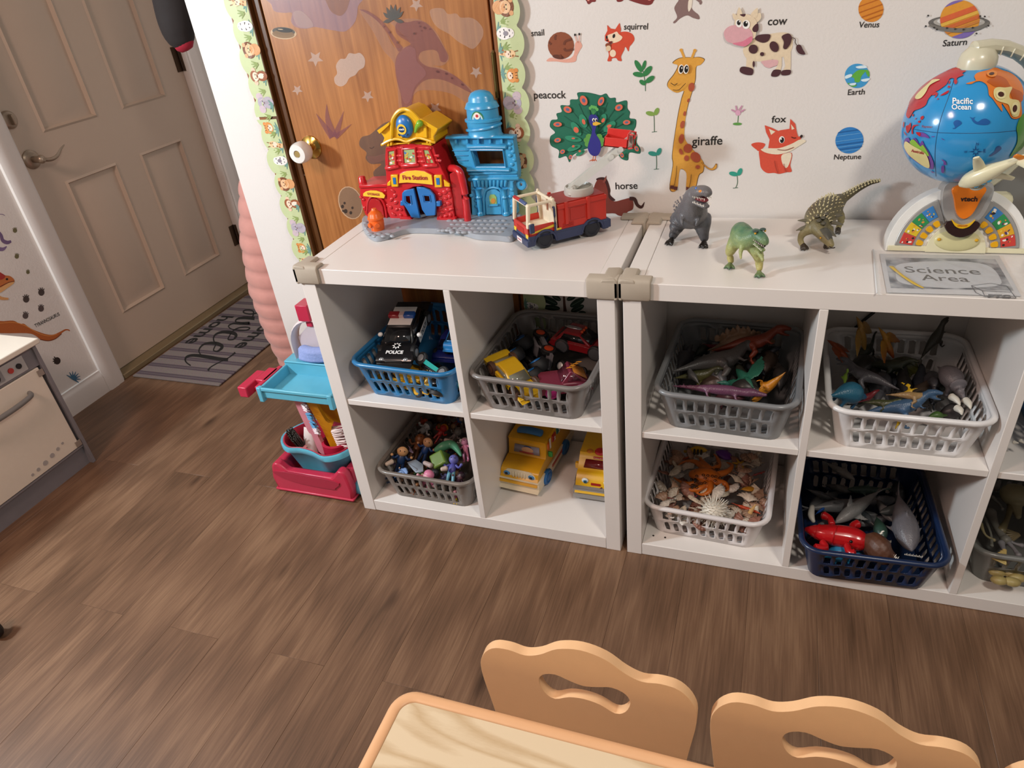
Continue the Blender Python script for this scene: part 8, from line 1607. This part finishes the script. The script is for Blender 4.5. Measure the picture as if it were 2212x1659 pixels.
# --- small figures (taupe basket)
ZF=zoomer(800,880,7.542);cF=lambda a,b,h:px(*ZF((a,b))[0],z=S0+.004+h);G6='small figures in the taupe basket'
def figure(label,foot_,head_,body,legs,skin='#c99a78',hair=None,roll=0.,arms=True,hs=1.,cat='toy figure',hat=None):
 f,h=Vector(foot_),Vector(head_);L=(h-f).length*1.45;X=frame(f,h,roll,up=(0,-1,.35));t=thing('toy_figure',label,cat,group=G6)
 t.location=X.to_translation();t.rotation_euler=X.to_euler();t.scale=(L,)*3
 mb=MB().loft([(-.08,0,0),(.06,0,0),(.20,0,0)],[(.12,.09),(.13,.10),(.09,.07)],12,sm=2)
 mb.obj('torso',M(body,.4),t)
 for s in(-1,1):
  MB().loft([(-.06,s*.06,0),(-.28,s*.09,.01),(-.46,s*.10,0),(-.5,s*.10,.07)],[.065,.055,.05,.05],10,sm=2).obj('leg',M(legs,.4),t)
  if arms:MB().loft([(.16,s*.11,0),(.08,s*.22,.04),(.16,s*.30,.10)],[.05,.042,.045],10,sm=2).obj('arm',M(body,.4),t)
  if arms:MB().ball((.18,s*.31,.11),.05,10,k=6).obj('hand',M(skin,.45),t)
 hd=MB().ball((.34,0,.02),(.165*hs,.16*hs,.16*hs),18,k=12).obj('head',M(skin,.45),t)
 for s in(-1,1):MB().ball((.36,s*.06*hs,.02+.15*hs),(.022,.018,.012),8,k=6).obj('eye',M('#15110f',.3),hd)
 if hair:MB().ball((.385,0,-.012),(.15*hs,.172*hs,.155*hs),18,k=12).obj('hair',M(hair,.4),hd)
 if hat:MB().lathe([(0,.14),(.09,.11),(.13,.03),(.19,0),(.19,-.02),(0,-.02)],18,Matrix.Translation((.43,0,.02))@Matrix.Rotation(PI/2,4,'Y')).obj('hat',M(hat,.4),hd)
 return t
figure('black-haired figure in a blue suit leaning at the left front',cF(470,1040,.05),cF(530,700,.105),'#16345f','#122c52','#c99a6a','#171310',.4,hs=1.15)
figure('bearded man figure in a blue suit in the middle of the heap',cF(830,850,.06),cF(950,560,.105),'#18366a','#142c52','#b98a62','#2a1c16',.1,hs=1.2)
figure('purple and blue figure with outstretched legs at the front right',cF(1300,1180,.06),cF(1360,850,.095),'#4a4a9a','#5f9ab0','#6a6ab0',None,.2)
figure('white dog figure with a grey cap patch at the back',cF(780,440,.055),cF(940,300,.09),'#b5b2b0','#a5a2a0','#bdb8b4','#4a4644',0,hs=1.1,cat='toy animal figure')
figure('red dragon figure with yellow horns at the back',cF(1060,520,.06),cF(1200,340,.085),'#a01c18','#8a1814','#a82018','#c9861c',0,hs=1.2,cat='toy animal figure')
figure('grey coiled figure at the back right',cF(1300,540,.06),cF(1430,400,.085),'#6a5f5a','#5d534e','#77706a',None,0,hs=1.3)
figure('pink long-eared figure against the right side',cF(1560,820,.07),cF(1540,560,.10),'#c97a98','#c07090','#cf8aa8','#c9b5b0',0,hs=1.,cat='toy animal figure')
figure('brown monkey figure behind the bearded man',cF(700,800,.05),cF(820,520,.075),'#6a3f20','#5d3519','#7d4a24',None,0,hs=1.2,cat='toy animal figure')
figure('tiny black figure with green shoes at the front',cF(800,1100,.06),cF(1060,1060,.07),'#1c1d1f','#2f5a2a','#232427',None,0)
figure('pink-haired figure sitting at the basket\'s front rim',cF(900,1280,.03),cF(950,1110,.085),'#cf7a9a','#c06a8a','#d9a0a8','#cf7a9a',0)
figure('blue-winged figure at the front left',cF(420,1100,.06),cF(560,1030,.075),'#6a8ab8','#5f80b0','#c9a080','#5f86c0',0)
figure('small brown bear figure at the front centre',cF(860,1080,.05),cF(930,960,.075),'#7a4f24','#6a4420','#8a5a2c',None,0,hs=1.2,cat='toy animal figure')
figure('maroon figure low at the front right corner',cF(1400,1260,.03),cF(1480,1120,.07),'#3a1f30','#301a28','#5a3a40','#2a1620',0)
figure('orange fish figure at the back left',cF(760,260,.07),cF(900,220,.08),'#b8431c','#a83a18','#b8431c',None,0,cat='toy animal figure')
figure('pink and yellow figure with its foot poking through the last slot',cF(1390,1530,.008),cF(1385,1380,.035),'#c96a86','#d9b01c','#c98a90',None,0,arms=False)
figure('white rabbit figure beside the pink one',cF(1500,640,.08),cF(1480,540,.105),'#b5aaa8','#aaa09e','#bdb2b0',None,0,cat='toy animal figure')
figure('dark brown figure at the very back of the basket',cF(960,250,.05),cF(1140,180,.075),'#4a2c18','#3d2414','#5a3820',None,0,hs=1.2)
figure('blue and red figure at the back right corner',cF(1400,260,.06),cF(1480,190,.08),'#2f4f8a','#8a2020','#b8a090',None,0)
figure('violet figure behind the purple legs',cF(1120,1200,.05),cF(1230,1110,.065),'#3a3c66','#34365c','#4a4c78',None,0)
figure('orange and brown figure behind the lower slots',cF(700,1380,.02),cF(760,1260,.04),'#a85a24','#7a4420','#b8865a',None,0)
bx=MB().box(-.026,.026,-.022,.022,-.026,.026,tx=.8);b0=thing('robot_head','olive green box-headed toy with slanted face in the heap','toy figure',tuple(cF(1150,880,.085)),rot=(.5,-.4,.5),group=G6)
bx.obj('head',M('#5f7a30',.3,coat=.3),b0,bevel=.005,seg=3)
for s in(-1,1):MB().ball((s*.009-.004,-.021,.004),.0035,8,k=6).obj('eye',M('#15180f',.3),b0)
MB().box(-.010,.004,-.0225,-.020,-.014,-.008).obj('mouth',M('#dfe3cf',.4),b0)
dg=MB().loft([cF(1060,700,.09),cF(1180,640,.098),cF(1310,600,.1),cF(1400,660,.1),cF(1480,790,.095)],[.008,.014,.013,.010,.004],12,sm=3);tag(dg.obj('toy_serpent',M('#4a8a68',.4,noise=.25),remesh=.002),'teal green sea-serpent toy arched over the heap','toy figure',G6)
for lb,pts,c_ in(('pale grey-blue toy shell dish in the middle of the heap',[(600,900),(740,850),(860,930),(860,1040),(740,1060),(680,990)],'#8f9aa6'),('light blue toy hat brim at the front left',[(500,1000),(580,990),(610,1050),(590,1100),(520,1080)],'#7f9cc8'),('lilac toy wing beside the black-haired figure',[(560,600),(640,640),(700,740),(650,720),(610,660)],'#9a7f98')):
 c0_=[cF(a,b,.088+.006*(i%2))for i,(a,b)in enumerate(pts)];ctr=sum(c0_,Vector())/len(c0_)-Vector((0,0,.012));n=len(c0_)
 tag(MB().add(c0_+[ctr],[(i,(i+1)%n,n)for i in range(n)]).obj('toy_accessory',M(c_,.35),solid=.003,smooth=60),lb,'toy part',G6)
for k,(lb,p,q,c_)in enumerate((('loose pale toy arm at the left of the heap',(260,930),(360,880),'#c9b8a8'),('pinkish toy shoe below the bearded man',(880,900),(990,950),'#a89490'),('small pale toy hand near the front rim',(1160,1010),(1240,990),'#b8a49a'),('cream toy fist on the red dragon',(1220,530),(1330,570),'#a8928a'))):tag(MB().loft([cF(*p,.095),cF(*q,.095)],[.0065,.008],10).obj('toy_limb',M(c_,.4),remesh=.0015),lb,'toy part',G6)
figure('dark blue figure low behind the front slots on the left',cF(320,1180,.03),cF(520,1150,.045),'#1f3350','#182840','#8a6a50','#1a1512',0)
figure('dark brown figure filling the basket beneath the bearded man',cF(560,900,.03),cF(760,760,.045),'#33241c','#2a1d16','#5a4030','#1d1512',0)
random.seed(9)
for k in range(26):
 a,b=random.uniform(330,1480),random.uniform(330,1120);q=random.uniform(0,6.28);c_,nm=random.choice((('#1c1d22','black'),('#243a66','navy'),('#5a2f1c','brown'),('#6a1f1c','dark red'),('#3a4a3a','grey-green'),('#8a8078','pale grey'),('#5f4a7a','violet'),('#a06a28','ochre')))
 figure('half-buried '+nm+' figure low in the taupe basket',cF(a,b,random.uniform(.03,.055)),cF(a+130*math.cos(q),b+110*math.sin(q),random.uniform(.04,.066)),c_,c_,random.choice(('#a8805e','#8a6a50',c_)),random.choice((None,'#1a1512','#3a2418')),random.uniform(-.5,.5),hs=1.15)
